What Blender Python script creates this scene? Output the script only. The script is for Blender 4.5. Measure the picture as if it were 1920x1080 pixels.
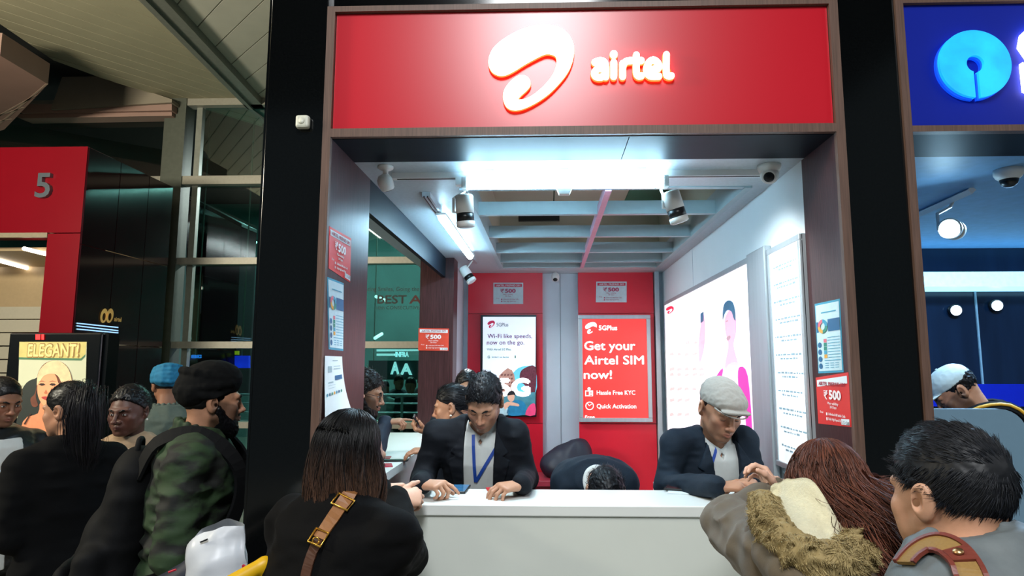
import bpy, bmesh, math, random
import numpy as np
from mathutils import Vector, Matrix
from mathutils.bvhtree import BVHTree

for o in list(bpy.data.objects):
    bpy.data.objects.remove(o)
scene = bpy.context.scene
COL = scene.collection

# ------------------------------------------------------------------ camera
FOC, CX, CY, YAW, EYE = 1190.0, 992.0, 540.0, 0.03, 1.68
PIT = math.atan(144.0 / 1190.0)
cF = np.array([-math.sin(YAW) * math.cos(PIT), math.cos(YAW) * math.cos(PIT), math.sin(PIT)])
cR = np.array([math.cos(YAW), math.sin(YAW), 0.0])
cU = np.cross(cR, cF)
cC = np.array([0, 0, EYE])
cam_data = bpy.data.cameras.new('camera')
cam = bpy.data.objects.new('camera', cam_data)
COL.objects.link(cam)
cam.matrix_world = Matrix(((cR[0], cU[0], -cF[0], 0), (cR[1], cU[1], -cF[1], 0), (cR[2], cU[2], -cF[2], EYE), (0, 0, 0, 1)))
cam_data.sensor_width = 36
cam_data.sensor_fit = 'HORIZONTAL'
cam_data.lens = FOC / 1920 * 36
cam_data.shift_x = (960 - CX) / 1920
cam_data.clip_start = 0.05
scene.camera = cam

# ------------------------------------------------------------------ world and exposure
world = bpy.data.worlds.new('hall_ambient')
scene.world = world
world.use_nodes = True
wb = world.node_tree.nodes['Background']
wb.inputs[0].default_value = (0.55, 0.72, 0.80, 1)
wb.inputs[1].default_value = 0.13
scene.view_settings.view_transform = 'Standard'
scene.view_settings.look = 'None'
scene.view_settings.gamma = 1
scene.view_settings.use_curve_mapping = False
scene.view_settings.exposure = 0.08

def area(name, loc, target, sx, sy, power, color):
    l = bpy.data.lights.new(name, 'AREA')
    l.shape = 'RECTANGLE'; l.size = sx; l.size_y = sy; l.energy = power; l.color = color
    o = bpy.data.objects.new(name, l); COL.objects.link(o)
    o.location = loc
    d = Vector(target) - Vector(loc)
    o.rotation_euler = d.to_track_quat('-Z', 'Y').to_euler()
    return o
# unseen hall lights: the first shows as the sign's reflection, the others are added
def strip(name, loc, sx, sy, power, color):
    o = area(name, loc, (loc[0], loc[1], loc[2] - 1), sx, sy, power, color); o.rotation_euler = (0, 0, 0); return o
strip('unseen_hall_light', (-0.05, -2.4, 5.25), 1.0, 3.6, 430, (0.95, 0.98, 1.0))
strip('unseen_hall_light', (-4.6, 1.2, 5.25), 0.35, 3.6, 60, (1.0, 0.95, 0.86))  # warm fill added on the left, no lamp known there
strip('unseen_hall_light', (6.8, -1.4, 5.25), 0.35, 3.6, 120, (0.95, 0.98, 1.0))  # unseen fill light added on the right
area('ceiling_fill_light', (-6.0, 1.0, 3.6), (-4.0, 6.0, 5.4), 1.2, 0.4, 420, (1.0, 0.93, 0.74))  # unseen light added to brighten the hall ceiling
strip('far_hall_fill', (-3.0, 12.2, 5.3), 5.0, 0.4, 700, (0.86, 1.0, 0.98))  # added to brighten the view through the glass wall

# ------------------------------------------------------------------ pixel to place helpers
def ray(px, py):
    return cF + cR * (px - CX) / FOC + cU * (CY - py) / FOC
def PY(px, py, y):
    v = ray(px, py); return cC + v * y / v[1]
def PX(px, py, x):
    v = ray(px, py); return cC + v * x / v[0]
def PZ(px, py, z):
    v = ray(px, py); return cC + v * (z - EYE) / v[2]
def ap(px, yaw):
    '''heading seen along the line of sight at this pixel column -> heading in the place'''
    return yaw - math.degrees(math.atan((px - 1028) / 1190))

# ------------------------------------------------------------------ materials
MATS = {}
def lin(c):
    if isinstance(c, str):
        c = c.lstrip('#'); c = [int(c[i:i + 2], 16) / 255 for i in (0, 2, 4)]
        return [x / 12.92 if x <= .04045 else ((x + .055) / 1.055) ** 2.4 for x in c]
    return list(c)
def mat(name, col, rough=0.5, metal=0.0, emit=0.0, var=0.12, scale=30.0, bump=0.0, bscale=None, stretch=(1, 1, 1), spec=0.5,
        coat=0.0, aniso=0.0, ior=1.5, sheen=0.0, col2=None, contrast=None, sss=0.0, attr=None):
    """procedural principled material: base colour broken up by noise, optional fine relief"""
    if name in MATS: return MATS[name]
    m = bpy.data.materials.new(name); MATS[name] = m
    m.use_nodes = True
    nt = m.node_tree; N = nt.nodes; L = nt.links
    b = N['Principled BSDF']
    c = lin(col)
    c2 = lin(col2) if col2 is not None else [x * (1 - var) for x in c]
    tc = N.new('ShaderNodeTexCoord'); mp = N.new('ShaderNodeMapping'); mp.inputs['Scale'].default_value = stretch
    L.new(tc.outputs['Object'], mp.inputs['Vector'])
    nz = N.new('ShaderNodeTexNoise'); nz.inputs['Scale'].default_value = scale; nz.inputs['Detail'].default_value = 4
    L.new(mp.outputs[0], nz.inputs['Vector'])
    rp = N.new('ShaderNodeValToRGB')
    lo, hi = contrast or (0.3, 0.7)
    rp.color_ramp.elements[0].position = lo; rp.color_ramp.elements[1].position = hi
    rp.color_ramp.elements[0].color = (*c2, 1); rp.color_ramp.elements[1].color = (*c, 1)
    L.new(nz.outputs['Fac'], rp.inputs['Fac'])
    out = rp.outputs['Color']
    for a, ac, f in (attr or []):
        at = N.new('ShaderNodeAttribute'); at.attribute_name = a
        mx = N.new('ShaderNodeMix'); mx.data_type = 'RGBA'
        mul = N.new('ShaderNodeMath'); mul.operation = 'MULTIPLY'; mul.inputs[1].default_value = f
        L.new(at.outputs['Fac'], mul.inputs[0]); L.new(mul.outputs[0], mx.inputs['Factor'])
        L.new(out, mx.inputs['A']); mx.inputs['B'].default_value = (*lin(ac), 1)
        out = mx.outputs['Result']
    L.new(out, b.inputs['Base Color'])
    b.inputs['Roughness'].default_value = rough; b.inputs['Metallic'].default_value = metal
    b.inputs['Specular IOR Level'].default_value = spec; b.inputs['IOR'].default_value = ior
    if coat: b.inputs['Coat Weight'].default_value = coat; b.inputs['Coat Roughness'].default_value = 0.05
    if aniso:
        b.inputs['Anisotropic'].default_value = aniso
    if sheen: b.inputs['Sheen Weight'].default_value = sheen
    if sss: b.inputs['Subsurface Weight'].default_value = sss; b.inputs['Subsurface Radius'].default_value = (.012, .005, .003)
    if emit:
        L.new(out, b.inputs['Emission Color']); b.inputs['Emission Strength'].default_value = emit
    if bump:
        n2 = N.new('ShaderNodeTexNoise'); n2.inputs['Scale'].default_value = bscale or scale; n2.inputs['Detail'].default_value = 3
        L.new(mp.outputs[0], n2.inputs['Vector'])
        bp = N.new('ShaderNodeBump'); bp.inputs['Strength'].default_value = bump; bp.inputs['Distance'].default_value = 0.01
        L.new(n2.outputs['Fac'], bp.inputs['Height']); L.new(bp.outputs[0], b.inputs['Normal'])
    return m
def glassmat(name, tint, gloss=0.12, rough=0.02):
    if name in MATS: return MATS[name]
    m = bpy.data.materials.new(name); MATS[name] = m; m.use_nodes = True
    nt = m.node_tree; N = nt.nodes; L = nt.links
    N.remove(N['Principled BSDF'])
    t = N.new('ShaderNodeBsdfTransparent'); t.inputs[0].default_value = (*lin(tint), 1)
    g = N.new('ShaderNodeBsdfGlossy'); g.inputs['Roughness'].default_value = rough
    nz = N.new('ShaderNodeTexNoise'); nz.inputs['Scale'].default_value = 2.0
    mr = N.new('ShaderNodeMapRange'); mr.inputs[3].default_value = gloss * .8; mr.inputs[4].default_value = gloss * 1.2
    L.new(nz.outputs['Fac'], mr.inputs[0])
    x = N.new('ShaderNodeMixShader'); L.new(mr.outputs[0], x.inputs[0]); L.new(t.outputs[0], x.inputs[1]); L.new(g.outputs[0], x.inputs[2])
    L.new(x.outputs[0], N['Material Output'].inputs[0])
    return m

wood = mat('dark_wood_laminate', '#4c2e30', 0.38, var=.6, scale=14, stretch=(14, 14, .5), bump=.05, spec=.3)
wood_edge = mat('brown_wood_edge', '#6a5044', 0.5, var=.4, scale=14, stretch=(14, 14, .5))
granite = mat('black_granite', '#090b0c', 0.13, var=.5, scale=160, spec=.5)
lintel_m = mat('black_gloss_laminate', '#101c26', 0.5, var=.2, scale=40, spec=.5, ior=1.2)
red_sign = mat('red_sign_panel', '#c40a22', 0.3, var=.03, scale=3, spec=.7)
red_panel = mat('red_wall_panel', '#d8182f', 0.35, var=.04, scale=4)
white_lam = mat('white_laminate', '#dfe3e0', 0.35, var=.03, scale=8)
grey_panel = mat('grey_wall_panel', '#c4ced6', 0.45, var=.06, scale=5)
ceil_m = mat('grey_ceiling_board', '#b6c2c8', 0.4, var=.12, scale=60)
alu = mat('brushed_aluminium', '#b4bdc2', 0.35, metal=.35, var=.1, scale=40, stretch=(1, 1, .05))
steel = mat('grey_steel', '#8a8d84', 0.45, metal=.4, var=.15, scale=20)
white_paint = mat('white_paint', '#e8ecec', 0.4, var=.03, scale=20)
white_plastic = mat('white_plastic', '#e6e6e2', 0.35, var=.03, scale=20)
black_plastic = mat('black_plastic', '#101214', 0.35, var=.2, scale=40)
tube_m = mat('lit_tube', '#b6e6ff', 0.4, emit=60.0, var=.01)
paper_m = mat('white_paper', '#dfe8ec', 0.7, var=.03, scale=30)

# ------------------------------------------------------------------ mesh helpers
def wloc(o):
    l = Vector((0, 0, 0))
    while o is not None:
        l += o.location; o = o.parent
    return l
def mk(name, verts, faces, material, parent=None, smooth=False):
    """one mesh object; vertices are given in world metres"""
    me = bpy.data.meshes.new(name)
    off = wloc(parent)
    v = np.asarray(verts, float) - np.array(off)
    me.from_pydata(v.tolist(), [], [tuple(int(i) for i in f) for f in faces])
    if smooth: me.polygons.foreach_set('use_smooth', [True] * len(me.polygons))
    if material: me.materials.append(material)
    o = bpy.data.objects.new(name, me); COL.objects.link(o)
    o.parent = parent
    return o
def tag(o, label=None, cat=None, group=None, kind=None):
    if label: o['label'] = label
    if cat: o['category'] = cat
    if group: o['group'] = group
    if kind: o['kind'] = kind
    return o
def struct(o): o['kind'] = 'structure'; return o
def thing(name, label, cat, loc, group=None):
    o = bpy.data.objects.new(name, None); COL.objects.link(o)
    o.location = tuple(float(x) for x in loc); o.empty_display_size = .1
    return tag(o, label, cat, group)
class MB:
    """collects shapes for one mesh"""
    def __init__(s): s.v = []; s.f = []
    def add(s, v, f):
        n = len(s.v); s.v += [tuple(map(float, p)) for p in v]; s.f += [tuple(i + n for i in q) for q in f]; return s
    def box(s, x0, x1, y0, y1, z0, z1, bev=0.0):
        if bev <= 0:
            v = [(x, y, z) for x in (x0, x1) for y in (y0, y1) for z in (z0, z1)]
            return s.add(v, [(0, 1, 3, 2), (4, 6, 7, 5), (0, 4, 5, 1), (2, 3, 7, 6), (0, 2, 6, 4), (1, 5, 7, 3)])
        bm = bmesh.new(); bmesh.ops.create_cube(bm, size=1)
        for w in bm.verts:
            w.co = ((x0 + x1) / 2 + w.co.x * (x1 - x0), (y0 + y1) / 2 + w.co.y * (y1 - y0), (z0 + z1) / 2 + w.co.z * (z1 - z0))
        bmesh.ops.bevel(bm, geom=bm.edges[:], offset=bev, segments=2, affect='EDGES', profile=.5)
        return s.bm(bm)
    def bm(s, bm):
        bm.verts.index_update()
        s.add([w.co[:] for w in bm.verts], [[w.index for w in q.verts] for q in bm.faces]); bm.free(); return s
    def prism(s, poly, d, n=None):
        """poly: 3D outline (planar), d: extrusion vector"""
        k = len(poly); P = [np.array(p, float) for p in poly]; d = np.array(d, float)
        s.add(P + [p + d for p in P], [tuple(range(k)), tuple(range(2 * k - 1, k - 1, -1))] + [(i, i + k, (i + 1) % k + k, (i + 1) % k) for i in range(k)])
        return s
    def tube(s, pts, r, n=10, cap=True, flat=None):
        """round tube along a path, r number or list; flat=(vector,factor) squashes the section"""
        P = [np.array(p, float) for p in pts]; K = len(P)
        rs = [r] * K if not hasattr(r, '__len__') else list(r)
        v = []; prev = None
        for i in range(K):
            t = P[min(i + 1, K - 1)] - P[max(i - 1, 0)]; t = t / (np.linalg.norm(t) + 1e-9)
            if prev is None:
                a = np.array([0, 0, 1.0]) if abs(t[2]) < .9 else np.array([1.0, 0, 0])
            else: a = prev
            a = a - t * (a @ t); a /= np.linalg.norm(a) + 1e-9; b = np.cross(t, a); prev = a
            for j in range(n):
                q = 2 * math.pi * j / n; o = (a * math.cos(q) + b * math.sin(q)) * rs[i]
                if flat is not None:
                    nn = np.array(flat[0], float); nn /= np.linalg.norm(nn); o = o - nn * (o @ nn) * (1 - flat[1])
                v.append(P[i] + o)
        f = [(i * n + j, i * n + (j + 1) % n, (i + 1) * n + (j + 1) % n, (i + 1) * n + j) for i in range(K - 1) for j in range(n)]
        if cap: f += [tuple(range(n - 1, -1, -1)), tuple((K - 1) * n + j for j in range(n))]
        return s.add(v, f)
    def lathe(s, prof, c, axis, n=24):
        """prof: list of (radius, distance along axis)"""
        c = np.array(c, float); t = np.array(axis, float); t /= np.linalg.norm(t)
        a = np.array([0, 0, 1.0]) if abs(t[2]) < .9 else np.array([1.0, 0, 0])
        a = a - t * (a @ t); a /= np.linalg.norm(a); b = np.cross(t, a)
        v = []
        for r, h in prof:
            for j in range(n):
                q = 2 * math.pi * j / n; v.append(c + t * h + (a * math.cos(q) + b * math.sin(q)) * r)
        K = len(prof)
        f = [(i * n + j, i * n + (j + 1) % n, (i + 1) * n + (j + 1) % n, (i + 1) * n + j) for i in range(K - 1) for j in range(n)]
        f += [tuple(range(n - 1, -1, -1)), tuple((K - 1) * n + j for j in range(n))]
        return s.add(v, f)
    def build(s, name, m, parent=None, smooth=False): return mk(name, s.v, s.f, m, parent, smooth)
def box(name, x0, x1, y0, y1, z0, z1, m, parent=None, bev=0.0):
    return MB().box(x0, x1, y0, y1, z0, z1, bev).build(name, m, parent)
def spline(pts, n=8, closed=False):
    """Catmull-Rom resample"""
    P = [np.array(p, float) for p in pts]; K = len(P); out = []
    rng = range(K if closed else K - 1)
    for i in rng:
        p0 = P[(i - 1) % K] if closed or i > 0 else P[0]; p1 = P[i]; p2 = P[(i + 1) % K]; p3 = P[(i + 2) % K] if closed or i + 2 < K else P[-1]
        for j in range(n):
            t = j / n
            out.append(.5 * (2 * p1 + (p2 - p0) * t + (2 * p0 - 5 * p1 + 4 * p2 - p3) * t * t + (3 * p1 - p0 - 3 * p2 + p3) * t ** 3))
    if not closed: out.append(P[-1])
    return out

# flat things with print: positions on the board plane given by photo pixels or by (u,v) metres
class Board:
    def __init__(s, parent, at, nrm, right, up):
        s.parent = parent; s.at = at; s.n = np.array(nrm, float); s.r = np.array(right, float); s.u = np.array(up, float); s.layer = 1
    def lift(s, p, k): return np.array(p) + s.n * (0.0012 * k)
    def poly(s, name, pix, m, k=1, sm=0, closed=True, thick=0.0):
        if sm: pix = spline(pix, sm, True)
        pts = [s.lift(s.at(p[0], p[1]), k) for p in pix]
        b = MB()
        if thick: b.prism(pts, -s.n * thick)
        else: b.add(pts, [tuple(range(len(pts)))])
        return b.build(name, m, s.parent)
    def polys(s, name, lst, m, k=1, sm=0):
        b = MB()
        for pix in lst:
            if sm: pix = spline(pix, sm, True)
            b.add([s.lift(s.at(p[0], p[1]), k) for p in pix], [tuple(range(len(pix)))])
        return b.build(name, m, s.parent)
    def text(s, body, px, py, hpx, m, k=2, bold=0.0, width=None, thick=0.0, name='lettering', align='LEFT', italic=0.0):
        """text with its baseline start at the pixel, cap height hpx pixels, optional total width in pixels"""
        return text3(name, body, s.lift(s.at(px, py), k), s.r, s.u, np.linalg.norm(np.array(s.at(px, py)) - np.array(s.at(px, py - hpx))), m, s.parent,
                     bold, None if width is None else np.linalg.norm(np.array(s.at(px + (width if align == 'LEFT' else 0) , py)) - np.array(s.at(px - (width if align != 'LEFT' else 0), py))), thick, align, italic)
def text3(name, body, origin, right, up, cap, m, parent, bold=0.0, width=None, thick=0.0, align='LEFT', italic=0.0):
    cu = bpy.data.curves.new('t', 'FONT'); cu.body = body; cu.size = 1; cu.offset = bold if thick else 0.0; cu.extrude = 0.0; cu.resolution_u = 3
    cu.shear = italic
    ob = bpy.data.objects.new('t', cu)
    me = bpy.data.meshes.new_from_object(ob)
    n = len(me.vertices); co = np.zeros(n * 3); me.vertices.foreach_get('co', co); co = co.reshape(-1, 3)
    fc = [tuple(p.vertices) for p in me.polygons]
    bpy.data.objects.remove(ob); bpy.data.curves.remove(cu); bpy.data.meshes.remove(me)
    if n == 0: return None
    r = np.array(right, float); u = np.array(up, float); sy = cap / 0.69
    x = co[:, 0] - co[:, 0].min(); w = x.max(); sx = sy if width is None else width / w
    if align == 'CENTER': x = x - w / 2
    elif align == 'RIGHT': x = x - w
    nrm = np.cross(r, u)
    P = np.array(origin)[None] + np.outer(x * sx, r) + np.outer(co[:, 1] * sy, u)
    b = MB().add(P, fc)
    if bold and not thick:
        for i_, (ax_, ay_) in enumerate(((bold, 0), (-bold, 0), (0, bold), (0, -bold))): b.add(P + r * ax_ * sx * 1.2 + u * ay_ * sy * 1.2 + nrm * .0002 * (i_ + 1), fc)
    if thick:
        from collections import Counter
        e = Counter(); dr = {}
        for q in fc:
            for i in range(len(q)):
                a_, b_ = q[i], q[(i + 1) % len(q)]; e[(min(a_, b_), max(a_, b_))] += 1; dr[(min(a_, b_), max(a_, b_))] = (a_, b_)
        bd = [dr[q] for q in e if e[q] == 1]
        nv = len(b.v)
        b.v += [tuple(p - nrm * thick) for p in P]
        b.f += [(a_, a_ + nv, b_ + nv, b_) for a_, b_ in bd]
    return b.build(name, m, parent)
def frontal(parent, y):
    return Board(parent, lambda px, py: PY(px, py, y), (0, -1, 0), (1, 0, 0), (0, 0, 1))
def stroke_poly(pts, w, n=7):
    """2D outline of a thick polyline with round ends"""
    P = [np.array(p, float) for p in pts]; Lf = []; Rt = []
    for i, p in enumerate(P):
        t = P[min(i + 1, len(P) - 1)] - P[max(i - 1, 0)]; t /= np.linalg.norm(t) + 1e-9; q = np.array([-t[1], t[0]])
        Lf.append(p + q * w / 2); Rt.append(p - q * w / 2)
    def cap(c, frm, sgn):
        a0 = math.atan2(*(frm - c)[::-1]); return [c + w / 2 * np.array([math.cos(a0 - sgn * math.pi * j / n), math.sin(a0 - sgn * math.pi * j / n)]) for j in range(1, n)]
    return Lf + cap(P[-1], Lf[-1], 1) + Rt[::-1] + cap(P[0], Rt[0], 1)
# ------------------------------------------------------------------ the hall: floor, ceiling, glazed wall
YF, XL, XR, ZL, YB = 2.25, -0.802, 1.043, 2.514, 5.8
floor_m = mat('polished_stone_floor', '#8d8a80', 0.25, var=.15, scale=6)
struct(MB().box(-14, 9, -5, 20, -0.05, 0).build('floor', floor_m))
# big hall ceiling at 5.4 m: two planked fields divided by a steel beam
ZC = 5.4
cpl_a = mat('olive_ceiling_plank', '#a09a80', 0.6, var=.08, scale=4)
cpl_b = mat('grey_ceiling_plank', '#b8b6a8', 0.6, var=.08, scale=4)
dark_void = mat('dark_void', '#0a0f10', 0.9, var=.2)
hc = struct(box('ceiling', -16, 4.5, -5, 16, ZC + .25, ZC + .35, dark_void))
def clip_poly(poly, a, b):
    """keep the part of a 2D polygon on the left of a->b"""
    out = []; a = np.array(a); b = np.array(b); e = b - a
    sd = lambda p: e[0] * (p[1] - a[1]) - e[1] * (p[0] - a[0])
    for i in range(len(poly)):
        p = np.array(poly[i]); q = np.array(poly[(i + 1) % len(poly)]); sp, sq = sd(p), sd(q)
        if sp >= 0: out.append(p)
        if sp * sq < 0: out.append(p + (q - p) * sp / (sp - sq))
    return out
bA = PZ(278, 0, ZC)[:2]; bB = PZ(492, 220, ZC)[:2]
bd_ = (bB - bA) / np.linalg.norm(bB - bA); bA = bA - bd_ * 6
edge = [PZ(*p, ZC)[:2] for p in ((-260, -70), (-90, 5), (0, 45), (100, 113), (200, 150), (320, 186), (400, 210), (492, 238))]
fieldA = [bA, *[edge[0] + np.array([0, -8])], *edge, bB][::-1]
def area2(p): return sum(p[i][0] * p[(i + 1) % len(p)][1] - p[(i + 1) % len(p)][0] * p[i][1] for i in range(len(p)))
def planks(field, d, w, m, gap=.012):
    if area2(field) < 0: field = field[::-1]
    d = np.array(d, float); d /= np.linalg.norm(d); n = np.array([-d[1], d[0]])
    s0 = min(p @ n for p in field); s1 = max(p @ n for p in field); s = s0; k = 0
    while s < s1 and k < 90:
        a = n * (s + gap); b = n * (s + w - gap)
        q = clip_poly([np.array(p) for p in field], a, a + d)
        if len(q) > 2: q = clip_poly(q, b + d, b)
        if len(q) > 2:
            MB().prism([(p[0], p[1], ZC) for p in q], (0, 0, .05)).build('plank', m, hc)
        s += w; k += 1
pdir = PZ(490, 228, ZC)[:2] - PZ(230, 150, ZC)[:2]
planks(fieldA, pdir, .21, cpl_a, .006)
fieldB = [bA + np.array([.22, 0]), bB + np.array([.22, 0]), bB + np.array([3.2, 1.0]), bA + np.array([6, -1.0])]
planks(fieldB, PZ(300, 120, ZC)[:2] - PZ(410, 0, ZC)[:2], .3, cpl_b, .006)
nb = np.array([bd_[1], -bd_[0]])
struct(MB().prism([(*(bA), ZC - .1), (*(bB), ZC - .1), (*(bB + nb * .26), ZC - .1), (*(bA + nb * .26), ZC - .1)], (0, 0, .3)).build('trim_1', steel))
struct(MB().prism([(*(bA + nb * .05), ZC - .13), (*(bB + nb * .05), ZC - .13), (*(bB + nb * .1), ZC - .13), (*(bA + nb * .1), ZC - .13)], (0, 0, .04)).build('trim_2', steel))
# soffit boxes at the far left below the ceiling edge
sof_m = mat('pinkish_soffit', '#9a7c70', 0.6, var=.08, scale=4); sof_b = mat('beige_soffit', '#8a8070', 0.6, var=.08, scale=4)
so = struct(MB().prism([PZ(-200, 90, 4.9), PZ(0, 104, 4.9), PZ(90, 158, 4.9), PZ(8, 243, 4.9), PZ(-200, 300, 4.9)], (0, 0, .25)).build('trim_3', sof_m))
for i in range(4):
    a = PZ(0 - i * 45, 104 + 6, 4.898); b = PZ(90 - i * 22, 158 + i * 22, 4.898); c = PZ(-20 - i * 40, 250, 4.898)
    dd = (c - b) / np.linalg.norm(c - b); rr = np.array([-dd[1], dd[0], 0]) * .02
    MB().prism([b, c, c + rr, b + rr], (0, 0, .01)).build('seam', mat('soffit_seam', '#b09a88', .6), so)
struct(MB().prism([PY(95, 205, 8.2), PY(125, 120, 8.2), PY(322, 186, 8.2), PY(322, 192, 8.2)], (0, .3, 0)).build('trim_4', sof_b))
struct(MB().prism([PY(20, 196, 8.25), PY(322, 192, 8.25), PY(322, 207, 8.25), PY(40, 212, 8.25)], (0, .2, 0)).build('trim_5', sof_m))
struct(MB().prism([PY(20, 214, 8.3), PY(322, 210, 8.3), PY(322, 217, 8.3), PY(40, 222, 8.3)], (0, .2, 0)).build('trim_6', sof_m))
# far dim hall behind the glass and the far side walls
far_m = mat('teal_far_wall', '#6a8a88', 0.7, var=.35, scale=1.2)
struct(box('wall_back', -14, 9, 15, 15.2, 0, 5.6, far_m))
struct(box('wall_left', -14, -13.8, -5, 15, 0, 5.6, mat('dim_hall_wall', '#3a4040', .7)))
#, 9, -5, 15, 0, 5.6, mat('dim_hall_wall', '#3a4040', .7)))
#, 9, -5.2, -5, 0, 5.6, mat('dim_hall_wall', '#3a4040', .7)))
# glazed wall of mullions and transoms
YG = 8.5
win = thing('window_1', 'tall glazed wall with grey steel mullions and transoms', 'window', (-5.18, YG, 0)); struct(win)
gl = glassmat('teal_glass', '#a4ccc6', 0.14)
mz = [(0.0, .12), (0.85, .93), (1.90, 1.99), (3.04, 3.13), (4.16, 4.28), (5.3, 5.4)]
mx = [-8.4, -5.32, -5.0 + 2.15, -0.6, 1.6]
dstl = mat('dark_steel', '#55594f', .5, metal=.3, var=.15, scale=20)
box('mullion', -5.36, -5.06, YG - .12, YG + .1, 0, 5.4, dstl, win)
box('mullion', -4.96, -4.88, YG - .02, YG + .06, 0, 5.4, steel, win)
for x in (-8.6, -2.9, -.4): box('mullion', x - .05, x + .05, YG - .06, YG + .06, 0, 5.4, steel, win)
for z0, z1 in mz: box('transom', -10, 1.8, YG - .1, YG + .05, z0, z1, mat('pale_transom', '#9a968a', .45, metal=.3), win)
xs = [-10, -8.65, -5.34, -4.9, -2.95, -.45, 1.8]
for i in range(len(xs) - 1):
    if xs[i] == -5.34: continue
    for k in range(len(mz) - 1):
        box('pane', xs[i] + .05, xs[i + 1] - .02, YG, YG + .012, mz[k][1], mz[k + 1][0], gl, win)
# lettering on the glass and lit signs beyond it
sgn = Board(win, lambda px, py: PY(px, py, YG - .004), (0, -1, 0), (1, 0, 0), (0, 0, 1))
dk = mat('dark_print', '#1c2626', .6); rdp = mat('dark_red_print', '#5a2020', .6)
sgn.text('Creating Smiles, Going the', 668, 546, 8, dk, width=118)
sgn.text('BEST', 708, 569, 15, dk, bold=.02, width=54)
sgn.text('AI', 768, 569, 15, rdp, bold=.02, width=28)
sgn.text('10th CONSECUTIVE', 706, 580, 6, dk, width=80)
# luminous signs and lamps seen through the glass
lit_w = mat('lit_white_sign', '#dff6ff', .5, emit=2.2, var=.02); lit_b = mat('lit_blue_sign', '#3f8cff', .5, emit=1.6, var=.1)
fs = thing('illuminated_sign', 'lit white lettering in the hall beyond the glass wall', 'sign', PY(735, 690, 12.0))
fb = frontal(fs, 12.0)
fb.text('INFRA', 741, 669, 9, lit_w, bold=.03, width=25, thick=.03)
fb.text('A', 732, 701, 22, lit_w, bold=.03, width=16, thick=.04); fb.text('A', 750, 702, 20, lit_w, bold=.03, width=22, thick=.04)
MB().prism([fb.at(706, 663), fb.at(740, 663), fb.at(740, 667), fb.at(706, 667)], (0, .05, 0)).build('lit_bar', lit_w, fs)
MB().prism([fb.at(706, 655), fb.at(785, 655), fb.at(785, 658), fb.at(706, 659)], (0, .05, 0)).build('lit_bar', lit_w, fs)
MB().prism([fb.at(690, 676), fb.at(800, 676), fb.at(800, 712), fb.at(690, 712)], (0, .06, 0)).build('sign_board', mat('dark_sign_board', '#12353a', .5), fs)
for o in fs.children:
    if o.name.startswith('sign_board'): o.location.y += .05
for px in (700, 790): MB().tube([PY(px, 690, 12.1), PY(px, 690, 12.1) * np.array([1, 1, 0]) + np.array([0, 0, 5.66])], .012, 6).build('hanger_rod', steel, fs)
# ledges and lamps of the hall beyond
tl = mat('lit_ceiling_tube', '#e8fff8', .5, emit=5, var=.02)
for a, b in (((705, 556), (722, 563)), ((703, 634), (716, 626)), ((446, 437), (480, 455)), ((372, 474), (420, 481)), ((420, 510), (440, 517))):
    p, q = PY(*a, 11.5), PY(*b, 11.9)
    o = MB().tube([p, q], .03, 8).build('ceiling_tube_lamp', tl)
    tag(o, 'slanting lit tube lamp beyond the glass, ' + {705: 'beside the large lettering', 703: 'just above the transom', 446: 'at the edge of the black pillar', 372: 'left above the middle transom', 420: 'below the middle transom'}[a[0]], 'lamp', 'tube lamps beyond the glass')
ds = thing('departure_screen', 'small blue lit information screen beyond the glass wall', 'screen', PY(455, 678, 9.2))
b_ = frontal(ds, 9.2)
b_.poly('screen', [(440, 667), (466, 667), (466, 690), (440, 690)], mat('blue_screen', '#1d3cff', .4, emit=1.6, var=.3, scale=6), thick=.06)
b_.poly('label_strip', [(440, 658), (447, 658), (447, 665), (440, 665)], mat('yellow_lit', '#e8d020', .5, emit=1.0), thick=.03)
ds2 = thing('neon_sign', 'small blue lit sign reflected low behind the glass wall', 'sign', PY(337, 666, 9.2))
frontal(ds2, 9.2).text('ac', 358, 671, 8, lit_b, bold=.05, width=18, thick=.03)
for t_, px, py, yy in ((ds, 453, 670, 9.24), (ds2, 366, 668, 9.22)):
    p = PY(px, py, yy); MB().tube([p, (p[0], p[1], 5.66)], .012, 6).build('hanger_rod', steel, t_)
# dark reflecting kiosk beyond the glass (its maroon flank shows behind the panes)
maroon = mat('maroon_gloss_panel', '#2c0a12', .12, var=.25, scale=3, spec=.5)
k2 = thing('maroon_kiosk', 'dark maroon kiosk flank standing beyond the glass wall', 'kiosk', PY(400, 700, 9.6) * np.array([1, 1, 0]))
MB().prism([PY(352, 368, 9.4), PY(452, 420, 9.8), PY(440, 745, 9.8), PY(344, 745, 9.4)], (0.02, .5, 0)).build('flank_panel', maroon, k2)
MB().prism([PY(353, 367, 9.38), PY(453, 419, 9.78), PY(453, 425, 9.78), PY(353, 373, 9.38)], (0.02, .5, 0)).build('top_rail', mat('dark_rail', '#1a1215', .4), k2)
# railing with waiting people behind the glass
rail = thing('steel_railing', 'stainless railing before the crowd beyond the glass', 'railing', (-3.0, 9.4, 0))
for py in (741, 757, 774, 790): 
    z = PY(740, py, 9.4)[2]; MB().tube([(-5.0, 9.4, z), (-1.6, 9.4, z)], .022 if py == 741 else .013, 8).build('rail', alu, rail)
for x in (-4.6, -3.55, -2.62, -2.15, -1.7): MB().tube([(x, 9.4, 0), (x, 9.4, PY(740, 741, 9.4)[2])], .02, 8).build('post', alu, rail)

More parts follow.
